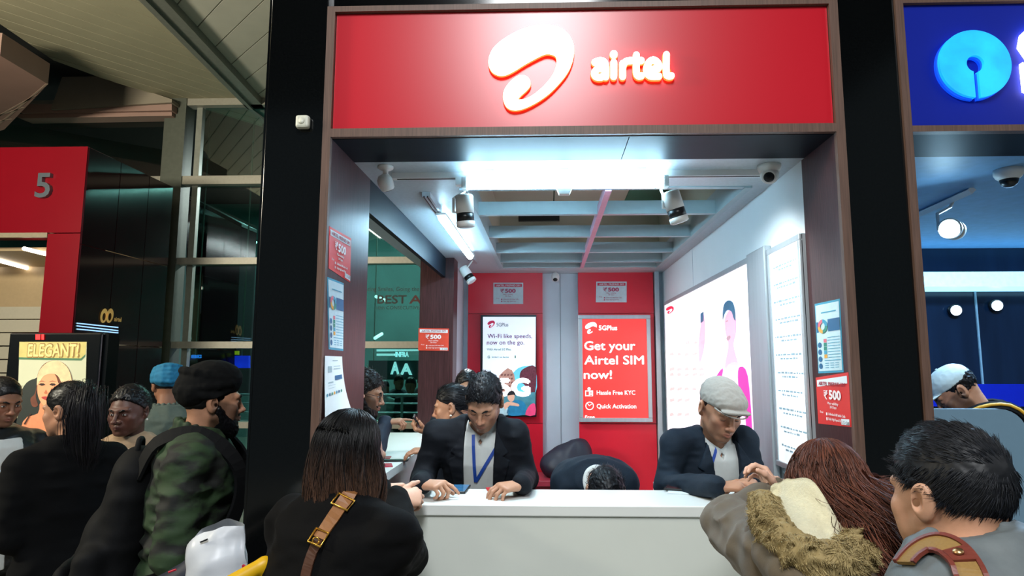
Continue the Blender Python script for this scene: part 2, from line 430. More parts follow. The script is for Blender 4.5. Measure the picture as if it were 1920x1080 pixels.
# ------------------------------------------------------------------ red counter unit numbered 5, far left
kz = thing('red_kiosk', 'tall glossy red kiosk marked 5 with dark maroon flank', 'kiosk', (-6.5, 6.5, 0))
red_g = mat('glossy_red_kiosk', '#780a18', .22, var=.05, scale=3, spec=.5)
box('header_panel', -8.2, -4.98, 6.5, 6.9, 3.08, 4.03, red_g, kz)
box('corner_post', -5.335, -4.98, 6.5, 6.9, 0, 3.07, red_g, kz)
for i, (y0, y1) in enumerate(((6.51, 7.02), (7.03, 7.55), (7.56, 8.05))):
    for z0, z1 in ((0, 1.9), (1.91, 2.95), (2.96, 4.02)): box('flank_panel', -4.99, -4.965, y0, y1, z0, z1, maroon, kz)
box('header_edge', -8.2, -5.335, 6.49, 6.52, 3.03, 3.08, mat('dull_edge', '#8a7f6a', .5), kz)
box('roof', -8.2, -4.99, 6.52, 8.05, 3.95, 4.0, maroon, kz)
cream = mat('cream_inner_ceiling', '#b09a78', .5, var=.06); shut = mat('cream_shutter', '#b8b2a0', .5, var=.05)
box('inner_ceiling', -8.2, -5.0, 6.9, 8.1, 2.96, 3.0, cream, kz)
box('inner_backdrop', -8.2, -5.0, 8.05, 8.1, 0, 3.0, cream, kz)
for i in range(12):
    z = 2.42 - i * .17
    box('shutter_slat', -8.0, -5.05, 7.92 - (i % 3) * .02, 8.02, z - .155, z, shut, kz)
tkm = mat('warm_lit_tube', '#fff2dc', .4, emit=7, var=.02)
for a, b in (((45, 466), (92, 478)), ((-20, 484), (88, 513)), ((-30, 500), (35, 518))):
    MB().tube([PZ(*a, 2.94), PZ(*b, 2.94)], .022, 8).build('tube_lamp', tkm, kz)
five = text3('number_five', '5', PY(64, 369, 6.46), (1, 0, 0), (0, 0, 1), .26, mat('steel_numeral', '#77808a', .3, metal=.7), kz, bold=.015, width=.165, thick=.05)
# reflected gold logo and lit signs, built as glowing shapes on the flank
gem = mat('gold_reflection', '#d8b060', .35, emit=.35, var=.3, scale=8)
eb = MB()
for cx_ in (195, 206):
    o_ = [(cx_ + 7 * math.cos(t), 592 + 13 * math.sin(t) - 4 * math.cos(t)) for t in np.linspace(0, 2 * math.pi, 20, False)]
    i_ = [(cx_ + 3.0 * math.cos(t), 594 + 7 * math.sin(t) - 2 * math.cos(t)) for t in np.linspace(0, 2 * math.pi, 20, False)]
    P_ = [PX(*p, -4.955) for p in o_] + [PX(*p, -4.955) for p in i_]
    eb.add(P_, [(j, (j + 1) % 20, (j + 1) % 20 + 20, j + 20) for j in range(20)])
eb.build('emblem_reflection', gem, kz)
text3('reflected_lettering', 'airtel', PX(214, 602, -4.955), (0, 1, 0), (0, 0, 1), .05, gem, kz, bold=.02, width=.12)
lb_ = mat('blue_white_reflection', '#9fd0ff', .4, emit=1.4, var=.3, scale=10)
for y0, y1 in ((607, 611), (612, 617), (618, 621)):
    MB().prism([PX(145, y0 - 2, -4.955), PX(222, y1 + 2, -4.955), PX(222, y1 + 4, -4.955), PX(145, y0, -4.955)], (-.008, 0, 0)).build('reflected_strip', lb_, kz)

# ------------------------------------------------------------------ advertising screen ELEGANT!
ad = thing('advertising_display', 'black framed upright display showing a portrait advert titled ELEGANT!', 'display', (-3.0, 3.85, 0))
blk = mat('black_display_frame', '#06080a', .2, var=.2)
box('casing', -3.31, -2.73, 3.81, 3.95, .35, 1.875, blk, ad, .01)
box('foot', -3.25, -2.8, 3.7, 4.1, 0, .03, blk, ad)
box('stand', -3.15, -2.9, 3.84, 3.92, .03, .36, blk, ad)
box('side_cheek', -2.735, -2.70, 3.83, 3.93, .3, 1.872, blk, ad)
A = frontal(ad, 3.806)
em = lambda n, c, e=.75, **k: mat(n, c, .5, emit=e, **k)
A.poly('screen', [(37, 641), (163, 641), (157, 860), (30, 860)], em('ad_backdrop', '#b8b898', .55, var=.15, scale=3), 1)
A.poly('title_band', [(37, 641), (163, 641), (161, 664), (152, 672), (36, 670)], em('ad_title_band', '#b8a860', .55), 2)
A.poly('band_shadow', [(36, 670), (152, 672), (161, 664), (160, 669), (153, 676), (36, 674)], em('ad_green', '#3d6b4a', .4), 2)
A.text('ELEGANT!', 52, 669, 24, em('ad_gold_outline', '#8a6830', .5), 3, .045, 97)
A.text('ELEGANT!', 53, 668, 22, em('ad_gold', '#d8bc78', .6), 4, .02, 94)
A.poly('dark_arch', [(36, 770), (38, 740), (50, 718), (66, 710), (80, 712), (80, 800), (34, 800)], em('ad_dark', '#232a26', .3), 2, 3)
A.poly('hair', [(70, 720), (72, 700), (84, 682), (105, 676), (124, 684), (135, 705), (137, 730), (130, 748), (118, 745), (112, 720), (100, 712), (80, 712), (68, 740), (72, 760), (62, 762), (58, 748), (66, 738)], em('ad_hair', '#6e3c2a', .5, var=.4, scale=18), 3, 4)
A.poly('blond_streak', [(71, 722), (74, 698), (90, 680), (112, 677), (130, 692), (137, 722), (131, 748), (122, 742), (116, 716), (108, 703), (96, 701), (84, 705), (76, 716)], em('ad_blond', '#e2c090', .6, var=.3, scale=20), 6, 4)
A.poly('neck', [(78, 752), (108, 748), (112, 778), (122, 795), (128, 860), (40, 860), (44, 790), (72, 775)], em('ad_skin_shadow', '#cf8058', .6, var=.1), 3, 3)
A.poly('face', [(72, 716), (76, 704), (90, 698), (104, 702), (110, 716), (111, 732), (107, 748), (98, 760), (88, 763), (78, 754), (72, 738)], em('ad_skin', '#e09468', .7, var=.12, scale=8), 5, 4)
for c in (80, 100):
    A.poly('eye', [(c - 6, 721), (c - 2, 718.5), (c + 4, 719), (c + 7, 721.5), (c, 723.5)], em('ad_eye', '#2c1a16', .3), 6)
    A.poly('brow', [(c - 7, 716), (c, 713.5), (c + 8, 715.5), (c, 715)], em('ad_brow', '#6a3a28', .3), 6)
A.poly('nose', [(88, 730), (91, 737), (88, 739), (84, 737)], em('ad_nose', '#b86844', .5), 6)
A.poly('mouth', [(79, 745), (86, 743), (96, 744), (102, 743), (97, 749), (87, 750)], em('ad_lips', '#a83a34', .5), 6, 2)
for a in (((58, 775), (46, 795), (49, 796), (60, 776)), ((124, 775), (108, 800), (111, 801), (127, 776))): A.poly('dress_strap', list(a), em('ad_strap', '#382018', .3), 6)
A.poly('price_light', [(67, 627), (76, 627), (76, 637), (67, 637)], em('red_led', '#ff1018', 2.0), 1); A.poly('price_light', [(78, 627), (83, 627), (83, 637), (78, 637)], em('red_led', '#ff1018', 2.0), 1)

# ------------------------------------------------------------------ the shop front: pillars, frame, signs
pl = thing('black_pillar', 'polished black granite pillar to the left of the red shop front', 'pillar', (-.94, 2.5, 0))
for i, (z0, z1) in enumerate(((0, 5.4),)): box('stone_slab', -1.052, -.832, YF, 2.77, z0, z1, granite, pl, .003)
box('stone_slab', -1.06, -1.052, YF + .002, 2.77, 0, 5.4, granite, pl)
pr = thing('black_pillar', 'polished black granite pillar between the red and the blue shop fronts', 'pillar', (1.18, 2.5, 0))
for i, (z0, z1) in enumerate(((0, 5.4),)): box('stone_slab', 1.075, 1.285, YF, 2.56, z0, z1, granite, pr, .003)
fr = thing('portal_surround', 'dark wooden portal frame around the counter opening with the red sign', 'frame', (.12, 2.4, 0))
def jamb(x0, x1, y1, inner):
    box('jamb_edge', x0, x1, YF - .012, YF + .01, 0, 3.03, wood_edge, fr)
    box('jamb_panel', x0, x1, YF + .01, y1, 0, ZL + .02, wood, fr)
jamb(-.832, XL, 2.77, 1); jamb(XR, 1.075, 2.56, -1)
box('top_rail', -.802, XR, YF - .012, YF + .02, 3.008, 3.03, wood_edge, fr)
box('bottom_rail', -.802, XR, YF - .012, YF + .02, 2.516, 2.548, wood_edge, fr)
box('soffit_panel', XL, .3, YF + .01, 2.53, ZL, ZL + .02, lintel_m, fr)
box('soffit_panel', .303, XR, YF + .01, 2.53, ZL, ZL + .02, lintel_m, fr)
hd = tag(box('header_beam', -1.052, 4.5, YF + .03, 2.56, 3.031, 5.4, granite), 'black stone band above both shop signs', 'beam')
sg = thing('shop_sign', 'wide red fascia sign with glowing white swirl logo and airtel lettering', 'sign', (.12, YF, 2.55))
box('sign_panel', -.80, 1.041, YF + .004, YF + .03, 2.55, 3.006, red_sign, sg)
logo_m = mat('glowing_white_acrylic', '#fff6f2', .4, emit=4.5, var=.01); logo_side = mat('glowing_orange_edge', '#ff6a30', .4, emit=2.2, var=.05)
Z1 = lambda p: (880 + p[0] / 4.571, 20 + p[1] / 4.571)
SW = [(165,440),(175,380),(215,310),(290,245),(400,180),(500,140),(600,122),(700,122),(790,150),(855,210),(890,280),(897,350),(880,440),(840,530),(770,620),(680,710),(580,780),(480,830),(400,850),(340,838),(305,800),(290,740),(300,680),(340,620),(390,575),(440,553),(490,562),(520,600),(520,640),(490,680),(440,725),(415,760),(450,762),(520,738),(600,680),(670,610),(720,540),(745,470),(750,420),(735,385),(690,368),(640,372),(560,410),(470,460),(390,510),(320,545),(260,553),(205,530),(175,490)]
S = frontal(sg, YF - .018)
def grow(pix, d):
    c = [np.array(p, float) for p in pix]; K = len(c); out = []
    for i in range(K):
        t = c[(i + 1) % K] - c[i - 1]; t /= np.linalg.norm(t) + 1e-9; out.append(c[i] + np.array([t[1], -t[0]]) * d)
    return out
sw = [Z1(p) for p in SW]
S.poly('logo_swirl', sw, logo_m, 1, 4, thick=.012)
S.poly('logo_halo', grow(spline(sw, 3, True), .9), logo_side, -4, 0, thick=.01)
LT = [[(1075,440),(1120,426),(1158,440),(1170,490),(1170,565)], [(1165,505),(1110,492),(1072,528),(1085,562),(1130,568),(1165,545)], [(1238,440),(1238,562)], [(1238,372),(1238.1,374)],
      [(1315,450),(1315,562)], [(1315,480),(1340,435),(1395,424)], [(1432,378),(1432,520),(1448,556),(1476,556)], [(1402,425),(1475,425)],
      [(1530,505),(1622,492),(1615,445),(1575,420),(1535,448),(1520,505),(1548,556),(1625,560)], [(1690,375),(1690,530),(1706,556),(1732,556)]]
for w_, k_, m_, nm in ((54, 1, logo_m, 'lettering_stroke'), (63, -4, logo_side, 'lettering_halo')):
    b_ = MB()
    for st in LT:
        q = spline(st, 4) if len(st) > 2 else st
        w2 = w_ + 10 if st[0] == (1238, 372) else w_
        pol = [Z1(p) for p in stroke_poly(q, w2)]
        b_.prism([S.lift(S.at(*p), k_) for p in pol], (0, .012, 0))
    b_.build(nm, m_, sg)
# smoke detector style sensor on the pillar
sn = thing('wall_sensor', 'small white square sensor box on the black pillar', 'sensor', PY(571, 232, YF - .001))
p = PY(571, 232, YF)
box('housing', p[0] - .025, p[0] + .025, YF - .03, YF, p[2] - .025, p[2] + .025, mat('ivory_plastic', '#d8d8c8', .4), sn, .01)
MB().lathe([(.012, 0), (.011, .003), (.0, .004)], (p[0], YF - .03, p[2]), (0, -1, 0), 16).build('lens', mat('ivory_plastic', '#d8d8c8', .4), sn, True)

# blue neighbour shop
f2 = thing('portal_surround', 'dark wooden frame edge around the blue sign of the neighbouring shop', 'frame', (1.3, 2.4, 0))
box('jamb_edge', 1.285, 1.313, YF - .012, YF + .01, 0, 3.03, wood_edge, f2); box('jamb_panel', 1.285, 1.313, YF + .01, 2.56, 0, ZL + .02, wood, f2)
box('top_rail', 1.313, 4, YF - .012, YF + .02, 3.005, 3.03, wood_edge, f2); box('bottom_rail', 1.313, 4, YF - .012, YF + .02, 2.512, 2.535, wood_edge, f2)
box('soffit_panel', 1.313, 4, YF + .01, 2.53, ZL, ZL + .02, lintel_m, f2)
s2 = thing('shop_sign', 'deep blue fascia sign with glowing blue keyhole disc', 'sign', (2.2, YF, 2.55))
box('sign_panel', 1.316, 4, YF + .004, YF + .03, 2.537, 3.004, mat('blue_sign_panel', '#06209a', .5, var=.05, scale=4, spec=.2), s2)
c0 = PY(1829, 119, YF - .02); ro = .128; ri = .031; sw_ = .009
ring = []
a0 = math.asin(sw_ / ro); a1 = math.asin(sw_ / ri)
for t in np.linspace(-math.pi / 2 + a0, 3 * math.pi / 2 - a0, 64): ring.append((c0[0] + ro * math.cos(t), c0[1], c0[2] + ro * math.sin(t)))
for t in np.linspace(3 * math.pi / 2 - a1, -math.pi / 2 + a1, 32): ring.append((c0[0] + ri * math.cos(t), c0[1], c0[2] + ri * math.sin(t)))
MB().prism(ring, (0, .02, 0)).build('keyhole_disc', mat('glowing_cyan_acrylic', '#18a8f0', .4, emit=1.1, var=.35, scale=9), s2)
ring2 = [(c0[0] + (q[0] - c0[0]) * 1.0 - .006, q[1] + .012, q[2] - .006) for q in ring]
MB().prism(ring2, (0, .012, 0)).build('disc_rim', mat('glowing_blue_edge', '#0a48e0', .4, emit=.9), s2)
text3('lettering', 'SBI', PY(1922, 172, YF - .02), (1, 0, 0), (0, 0, 1), .24, logo_m, s2, bold=.06, thick=.02)

# ------------------------------------------------------------------ booth shell
struct(box('wall_booth_back', -.9, XR + .1, YB, YB + .08, 0, 3.0, grey_panel))
wr = struct(box('wall_booth_right', XR, XR + .05, 2.56, YB, 0, 3.0, mat('white_blue_wall', '#e6eff2', .4, var=.03, scale=5)))
box('panel_seam', XR - .002, XR, 4.55, 4.555, 2.2, ZL, grey_panel, wr)
struct(box('wall_booth_left', -.798, -.776, 5.11, YB, 0, ZL, grey_panel))
# ceiling ring with open grid
cb = struct(box('ceiling_booth', XL - .3, XR, 2.53, 2.93, ZL, ZL + .03, ceil_m))
box('ceiling_board', XL - .3, -.42, 2.93, YB, ZL, ZL + .03, ceil_m, cb)
box('ceiling_board', .96, XR, 2.93, YB, ZL, ZL + .03, ceil_m, cb)
box('ceiling_board', -.42, .96, 5.42, YB, ZL, ZL + .03, ceil_m, cb)
grid_m = mat('pale_ceiling_bar', '#9fb4ba', .4, var=.05)
for x0, x1 in ((-.42, -.385), (.925, .96)): box('grid_edge', x0, x1, 2.93, 5.42, ZL - .01, ZL + .12, grid_m, cb)
for y in (2.93, 3.45, 4.07, 4.65, 5.1, 5.39): box('grid_bar', -.385, .925, y, y + .035, ZL - .005, ZL + .07, grid_m, cb)
box('grid_rail', .275, .305, 2.96, 5.39, ZL - .012, ZL + .04, mat('pink_ceiling_rail', '#c89ab0', .4), cb)
up_m = mat('beige_upper_panel', '#b7b4a0', .5, var=.05, scale=3); up_g = mat('green_upper_panel', '#3f7a62', .5, var=.1, scale=3)
for x0, x1 in ((-.9, .045), (.055, .62)):
    for y0, y1 in ((2.5, 4.2), (4.21, 6.1)): box('upper_panel', x0, x1, y0, y1, 3.0, 3.02, up_m, cb)
for y0, y1 in ((2.5, 4.2), (4.21, 6.1)): box('upper_panel', .625, 1.1, y0, y1, 3.0, 3.02, up_g, cb)
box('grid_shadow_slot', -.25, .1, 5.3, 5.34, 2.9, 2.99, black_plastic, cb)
for x0, x1 in ((-.45, -.42), (.96, .985)): box('upstand', x0, x1, 2.9, 5.45, ZL + .03, 3.0, up_m, cb)
box('upstand', -.45, .985, 5.42, 5.45, ZL + .03, 3.0, up_m, cb); box('upstand', -.45, .985, 2.9, 2.93, ZL + .03, 3.0, up_m, cb)
# side lintel over the left opening, and back post
fa = tag(box('side_fascia', -.83, XL, 2.77, 4.9, 2.36, ZL + .02, lintel_m), 'dark glossy fascia above the side opening of the booth', 'fascia')
po = thing('wood_post', 'dark wooden corner post behind the side counter', 'post', (-.87, 5.0, 0))
box('post_panel', -1.0, -.735, 4.9, 4.93, 0, 2.6, wood, po); box('post_core', -1.0, -.735, 4.93, 5.1, 0, 2.6, wood, po)
def price_card(label, B, q, col, tcol, white=False):
    """q: four photo pixels tl,tr,br,bl"""
    t = thing('price_card', label, 'price sign', B.at(*[(q[0][i] + q[1][i] + q[2][i] + q[3][i]) / 4 for i in (0, 1)])); B = Board(t, B.at, B.n, B.r, B.u)
    L = lambda u, v: tuple((1 - v) * ((1 - u) * q[0][i] + u * q[1][i]) + v * ((1 - u) * q[3][i] + u * q[2][i]) for i in (0, 1))
    R_ = lambda u0, v0, u1, v1: [L(u0, v0), L(u1, v0), L(u1, v1), L(u0, v1)]
    B.poly('card', R_(0, 0, 1, 1), col, 1, thick=.001)
    bandm = mat('card_band_red', '#c83048', .5) if white else paper_m
    B.poly('band', R_(.04, .06, .96, .2), bandm, 2)
    w = lambda u: np.linalg.norm(np.array(B.at(*L(0, .5))) - np.array(B.at(*L(1, .5)))) * u
    h = np.linalg.norm(np.array(B.at(*L(.5, 0))) - np.array(B.at(*L(.5, 1))))
    T = lambda s, u, v, hh, ww, m, bold=.008: text3('lettering', s, B.lift(B.at(*L(u, v)), 3), B.r, B.u, h * hh, m, t, bold, w(ww))
    T('AIRTEL PREPAID SIM', .1, .17, .075, .8, paper_m if white else mat('card_red_text', '#b83040', .5))
    T('\u20b9', .24, .47, .17, .12, tcol); T('500', .4, .47, .17, .34, tcol, .04)
    T('Plan validity', .34, .58, .05, .32, tcol); T('28 Days', .40, .66, .05, .2, tcol)
    T('Free', .1, .76, .045, .1, tcol); T('Unlimited All India Calls', .34, .8, .05, .5, tcol); T('Daily High Speed Data', .34, .9, .05, .42, tcol)
    B.polys('icon', [R_(.26, .75, .3, .81), R_(.26, .85, .3, .91)], tcol, 2)
    if not white:
        B.poly('sticker', R_(.72, .86, .97, .97), paper_m, 3); 
        text3('sticker_lettering', '1.5 GB', B.lift(B.at(*L(.75, .955)), 4), B.r, B.u, h * .06, dk, t, 0, w(.2))
    return t
red_card = mat('red_card', '#d8302c', .5, var=.04); ow = mat('white_print', '#fbecec', .5); pk = mat('pink_print', '#b04060', .5)
price_card('orange red price sign for 500 on the wooden corner post', frontal(None, 4.895), [(785, 615), (842, 616), (841, 658), (784, 657)], mat('orange_card', '#d8442c', .5), ow)
gcard = mat('pale_card', '#c3d2d6', .5)
# red panels on the back wall
for nm, x0, x1, lab in (('l', -.728, -.05, 'left'), ('r', .274, .953, 'right')):
    r_ = thing('red_wall_panel', {'left': 'tall red back wall panel carrying the video screen', 'right': 'tall red back wall panel carrying the light box poster'}[lab], 'wall panel', ((x0 + x1) / 2, 5.77, 0))
    for z0, z1 in ((0, 1.16), (1.164, 2.14), (2.144, ZL)): box('panel_board', x0, x1, 5.74, YB, z0, z1, red_panel, r_)
box('panel_joint', .11, .115, YB - .003, YB, 0, ZL, mat('joint_grey', '#7d8890', .5), bpy.data.objects['wall_booth_back'])
box('corner_post', .96, 1.0, 5.7, YB, 0, ZL, alu, bpy.data.objects['wall_booth_back'])
price_card('pale price card on the red panel above the video screen', frontal(None, 5.738), [(925, 530), (981, 530), (981, 570), (925, 570)], gcard, pk, True)
price_card('pale price card on the red panel above the light box poster', frontal(None, 5.738), [(1118, 528), (1175, 528), (1175, 567), (1117, 567)], gcard, pk, True)
# video screen
tv = thing('video_screen', 'upright black framed screen showing a 5G advert on the red panel', 'screen', PY(955, 780, 5.7))
a = PY(902, 591, 5.72); b = PY(1006, 781, 5.72)
box('bezel', a[0], b[0], 5.69, 5.74, b[2], a[2], black_plastic, tv)
T = frontal(tv, 5.689)
ec = lambda n, c, e=.9, **k: mat(n, c, .5, emit=e * .75, **k)
T.poly('screen', [(905.5, 594), (1004.5, 594), (1003.5, 778), (904.5, 778)], ec('tv_white', '#e4eefa', .85, var=.04), 1)
sws = lambda x, y, s: [(x + p[0] / 730 * s, y + p[1] / 730 * s) for p in [(q[0] - 165, q[1] - 122) for q in SW]]
T.poly('logo_swirl', sws(914, 601, 14), ec('tv_crimson', '#b81848', .7), 2, 2)
vio = ec('tv_violet', '#6a2868', .5)
T.text('5GPlus', 931, 612, 6.5, ec('tv_grey', '#4a4a5a', .5), 2, .01, 22)
T.text('Wi-Fi like speeds,', 914, 634, 8, vio, 2, .012, 84); T.text('now on the go.', 913, 646, 8, vio, 2, .012, 70)
T.text('With Airtel 5G Plus.', 913, 657, 4, ec('tv_green', '#2a6a5a', .5), 2, .012, 46)
pill = [(915 + 5 * math.cos(t), 669 + 4.5 * math.sin(t)) for t in np.linspace(math.pi / 2, 1.5 * math.pi, 8)] + [(965 + 5 * math.cos(t), 669 + 4.5 * math.sin(t)) for t in np.linspace(-math.pi / 2, math.pi / 2, 8)]
T.poly('search_bar_outline', pill, ec('tv_pill', '#b8c8d0', .8), 2); T.poly('search_bar', [(940 + (p_[0] - 940) * .985, 669 + (p_[1] - 669) * .86) for p_ in pill], ec('tv_white', '#e4eefa', .85), 3)
T.text('G', 914.5, 671.5, 4.5, ec('tv_green', '#2a6a5a', .5), 4, .03); T.text('Switch to faster', 922, 671, 3.4, ec('tv_green', '#2a6a5a', .5), 4, .01, 33)
T.poly('mic_mark', [(965, 666.5), (967, 666.5), (967, 671.5), (965, 671.5)], ec('tv_green', '#2a6a5a', .5), 4)
T.poly('sky_bubble', [(958, 705), (972, 690), (990, 686), (1004, 690), (1003, 740), (960, 740), (955, 720)], ec('tv_sky', '#66c4dc', .7), 2, 3)
T.poly('plum_tree', [(975, 700), (984, 690), (1004, 688), (1003.5, 735), (990, 738), (984, 722), (976, 716)], ec('tv_plum', '#6a2a3a', .5, var=.5, scale=60), 3, 3)
T.poly('building', [(934, 740), (936, 704), (944, 696), (952, 690), (960, 694), (964, 702), (970, 740)], ec('tv_building', '#b8897a', .6, var=.2, scale=30), 3)
T.polys('building_window', [[(939 + i * 6 + j * .6, 702 + j * 7), (943 + i * 6 + j * .6, 701 + j * 7), (943 + i * 6 + j * .6, 704 + j * 7), (939 + i * 6 + j * .6, 705 + j * 7)] for i in range(4) for j in range(5)], ec('tv_building_dark', '#7a4a44', .4), 4)
T.poly('lower_ground', [(905, 745), (1003.6, 735), (1003.5, 778), (904.6, 778)], ec('tv_teal', '#4a8a98', .5, var=.4, scale=14), 4)
T.text('5G', 936, 741, 30, ec('tv_bright', '#ffffff', 1.1), 6, .05, 56)
T.poly('pink_arc', [(985, 778), (990, 764), (997, 757), (1003.5, 758), (1003.5, 778)], ec('tv_pink', '#d84070', .7), 5, 2)
T.poly('seated_figure', [(952, 778), (954, 762), (962, 752), (974, 750), (984, 756), (987, 768), (980, 778)], ec('tv_blue_shirt', '#2078a0', .6, var=.3, scale=30), 7, 3)
T.poly('seated_figure_face', [(953, 739), (960, 736), (965, 742), (963, 751), (957, 753), (952, 747)], ec('tv_face', '#d0a088', .7), 8, 3)
T.poly('seated_figure_hair', [(951, 741), (955, 734), (963, 733), (967, 741), (963, 740), (955, 741)], ec('tv_hair', '#1c1418', .3), 9, 2)
T.poly('seated_figure', [(918, 778), (926, 762), (938, 755), (950, 760), (952, 778)], ec('tv_white_shirt', '#a8c4cc', .6, var=.3, scale=30), 7, 3)
T.poly('raised_arms', [(944, 760), (952, 753), (972, 757), (972, 762), (956, 760), (948, 768)], ec('tv_face', '#d0a088', .7), 9, 2)
# red light box poster
lp = thing('light_box_poster', 'lit red poster in silver frame reading Get your Airtel SIM now!', 'poster', PY(1153, 790, 5.7))
a = PY(1084, 591, 5.71); b = PY(1223, 791, 5.71)
for nm, r4 in (('frame_rail', (a[0], b[0], a[2] - .035, a[2])), ('frame_rail', (a[0], b[0], b[2], b[2] + .035)), ('frame_rail', (a[0], a[0] + .035, b[2] + .035, a[2] - .035)), ('frame_rail', (b[0] - .035, b[0], b[2] + .035, a[2] - .035))):
    box(nm, r4[0], r4[1], 5.68, 5.74, r4[2], r4[3], alu, lp, .004)
box('lit_sheet', a[0] + .03, b[0] - .03, 5.70, 5.73, b[2] + .03, a[2] - .03, mat('lit_red_sheet', '#ee3c38', .3, emit=.6, var=.06, scale=2), lp)
Q = frontal(lp, 5.699); wl = mat('lit_white_print', '#fff4f2', .4, emit=.7, var=.01)
Q.poly('logo_swirl', sws(1097, 604, 22), wl, 1, 2)
Q.poly('logo_notch', [(1110, 619), (1116, 612), (1120, 620), (1114, 625)], mat('lit_red_sheet', '#f2524a'), 2, 2)
Q.text('5GPlus', 1123, 619, 8.5, wl, 1, .03, 34)
Q.text('Get your', 1096, 656, 16, wl, 1, .018, 95); Q.text('Airtel SIM', 1096, 683, 16, wl, 1, .016, 111); Q.text('now!', 1095, 710, 15.5, wl, 1, .018, 52)
Q.text('Hassle Free KYC', 1119, 740, 8, wl, 1, .015, 72); Q.text('Quick Activation', 1119, 765.5, 8, wl, 1, .015, 74); Q.text('Free', 1097, 784, 5, wl, 1, .02, 18)
ib = [[(1097, 732), (1112, 732), (1112, 743), (1097, 743)]]
Q.polys('card_icon', ib, wl, 1); Q.poly('card_icon_detail', [(1099, 734), (1104, 734), (1104, 741), (1099, 741)], mat('lit_red_sheet', '#f2524a'), 2)
Q.polys('card_icon_detail', [[(1106, 735 + 3 * i), (1110.5, 735 + 3 * i), (1110.5, 736.2 + 3 * i), (1106, 736.2 + 3 * i)] for i in range(3)], mat('lit_red_sheet', '#f2524a'), 2)
Q.poly('card_icon', [(1104.5 + 3 * math.cos(t), 729 + 3 * math.sin(t)) for t in np.linspace(0, 2 * math.pi, 14, False)], wl, 1)
Q.poly('clock_icon', [(1105.5 + 8 * math.cos(t), 761 + 8 * math.sin(t)) for t in np.linspace(0, 2 * math.pi, 24, False)], wl, 1)
Q.poly('clock_icon_face', [(1105.5 + 6.3 * math.cos(t), 761 + 6.3 * math.sin(t)) for t in np.linspace(0, 2 * math.pi, 24, False)], mat('lit_red_sheet', '#f2524a'), 2)
Q.poly('clock_hand', [(1104.7, 761.5), (1101, 757), (1102, 756.3), (1105.4, 760), (1109, 757), (1109.8, 758)], wl, 3)
# cctv cameras
def dome_cam(lab, p, s=1.0, down=.0, d=(0, -.5, -.6)):
    t = thing('security_camera', lab, 'camera', p)
    p = np.array(p, float)
    MB().lathe([(.03 * s, 0), (.03 * s, -.008 * s), (.022 * s, -.014 * s), (.01 * s, -.016 * s), (.01 * s, -.045 * s)], p, (0, 0, 1), 20).build('mount', white_plastic, t, True)
    d = np.array(d, float); d /= np.linalg.norm(d); c = p + np.array([0, 0, -.06 * s])
    MB().lathe([(.0, -.03 * s), (.018 * s, -.026 * s), (.028 * s, -.012 * s), (.03 * s, .005 * s), (.026 * s, .03 * s), (.022 * s, .034 * s)], c, d, 20).build('camera_ball', white_plastic, t, True)
    MB().lathe([(.017 * s, .034 * s), (.015 * s, .037 * s), (.0, .038 * s)], c, d, 20).build('lens', black_plastic, t, True)
dome_cam('small white security camera hanging from the ceiling beside the left jamb', PZ(723, 312, ZL), 1.1, d=(.25, .5, -.8))
dome_cam('white security camera high at the back wall between the red panels', PY(1041, 503, 5.7), 1.25)
t_ = thing('security_camera', 'white turret security camera on the ceiling beside the right jamb', 'camera', PZ(1442, 308, ZL)); p = PZ(1442, 310, ZL)
MB().lathe([(.048, 0), (.048, -.012), (.04, -.03), (.02, -.034)], p, (0, 0, 1), 24).build('mount', white_plastic, t_, True)
c_ = p + np.array([0, 0, -.042]); dd = np.array([-.35, -.75, -.5]); dd /= np.linalg.norm(dd)
MB().lathe([(.0, -.036), (.022, -.03), (.036, -.012), (.038, .006), (.03, .03), (.027, .032)], c_, dd, 24).build('camera_ball', white_plastic, t_, True)
MB().lathe([(.022, .032), (.02, .035), (.0, .036)], c_, dd, 20).build('lens', black_plastic, t_, True)
# ------------------------------------------------------------------ lamps of the booth
tr = thing('lamp_track', 'white ceiling track spanning the booth front', 'track', (.12, 2.69, ZL))
box('rail', -.68, .93, 2.675, 2.71, ZL - .025, ZL, white_paint, tr); box('rail_groove', -.66, .92, 2.687, 2.698, ZL - .027, ZL - .02, black_plastic, tr)
tb = thing('tube_lamp', 'long bright white tube lamp under the front ceiling track', 'lamp', (.07, 2.64, 2.45))
for x in (-.355, .5): box('end_cap', x - .012, x + .012, 2.615, 2.668, 2.425, 2.478, white_plastic, tb, .006)
MB().tube([(-.345, 2.64, 2.45), (.49, 2.64, 2.45)], .024, 16).build('lit_tube', tube_m, tb, True)
for x in (-.25, .07, .4): box('bracket', x - .02, x + .02, 2.63, 2.672, 2.465, ZL, white_plastic, tb)
q = PY(1058, 356, 2.64); MB().prism([(q[0] - .034, 2.625, 2.43), (q[0] + .034, 2.625, 2.43), (q[0] + .022, 2.625, 2.40), (q[0] - .022, 2.625, 2.40)], (0, .035, 0)).build('sensor_knob', white_plastic, tb)
tk = thing('lamp_track', 'pale aluminium ceiling track running into the booth on the left', 'track', (-.59, 4, ZL))
box('rail', -.61, -.57, 2.99, 5.05, ZL - .025, ZL, alu, tk)
for g in (-.6, -.583): box('rail_groove', g - .003, g + .003, 2.989, 3.9, ZL - .027, ZL - .02, black_plastic, tk)
lb2 = thing('linear_lamp', 'bright linear lamp bar along the left ceiling track', 'lamp', (-.57, 4.0, 2.47))
box('housing', -.598, -.542, 3.3, 4.62, 2.474, 2.488, white_plastic, lb2, .003)
MB().tube([(-.57, 3.34, 2.468), (-.57, 4.58, 2.468)], .022, 14).build('lit_tube', tube_m, lb2, True)
for y in (3.45, 4.45): box('bracket', -.585, -.555, y, y + .03, 2.48, ZL - .0255, white_plastic, lb2)
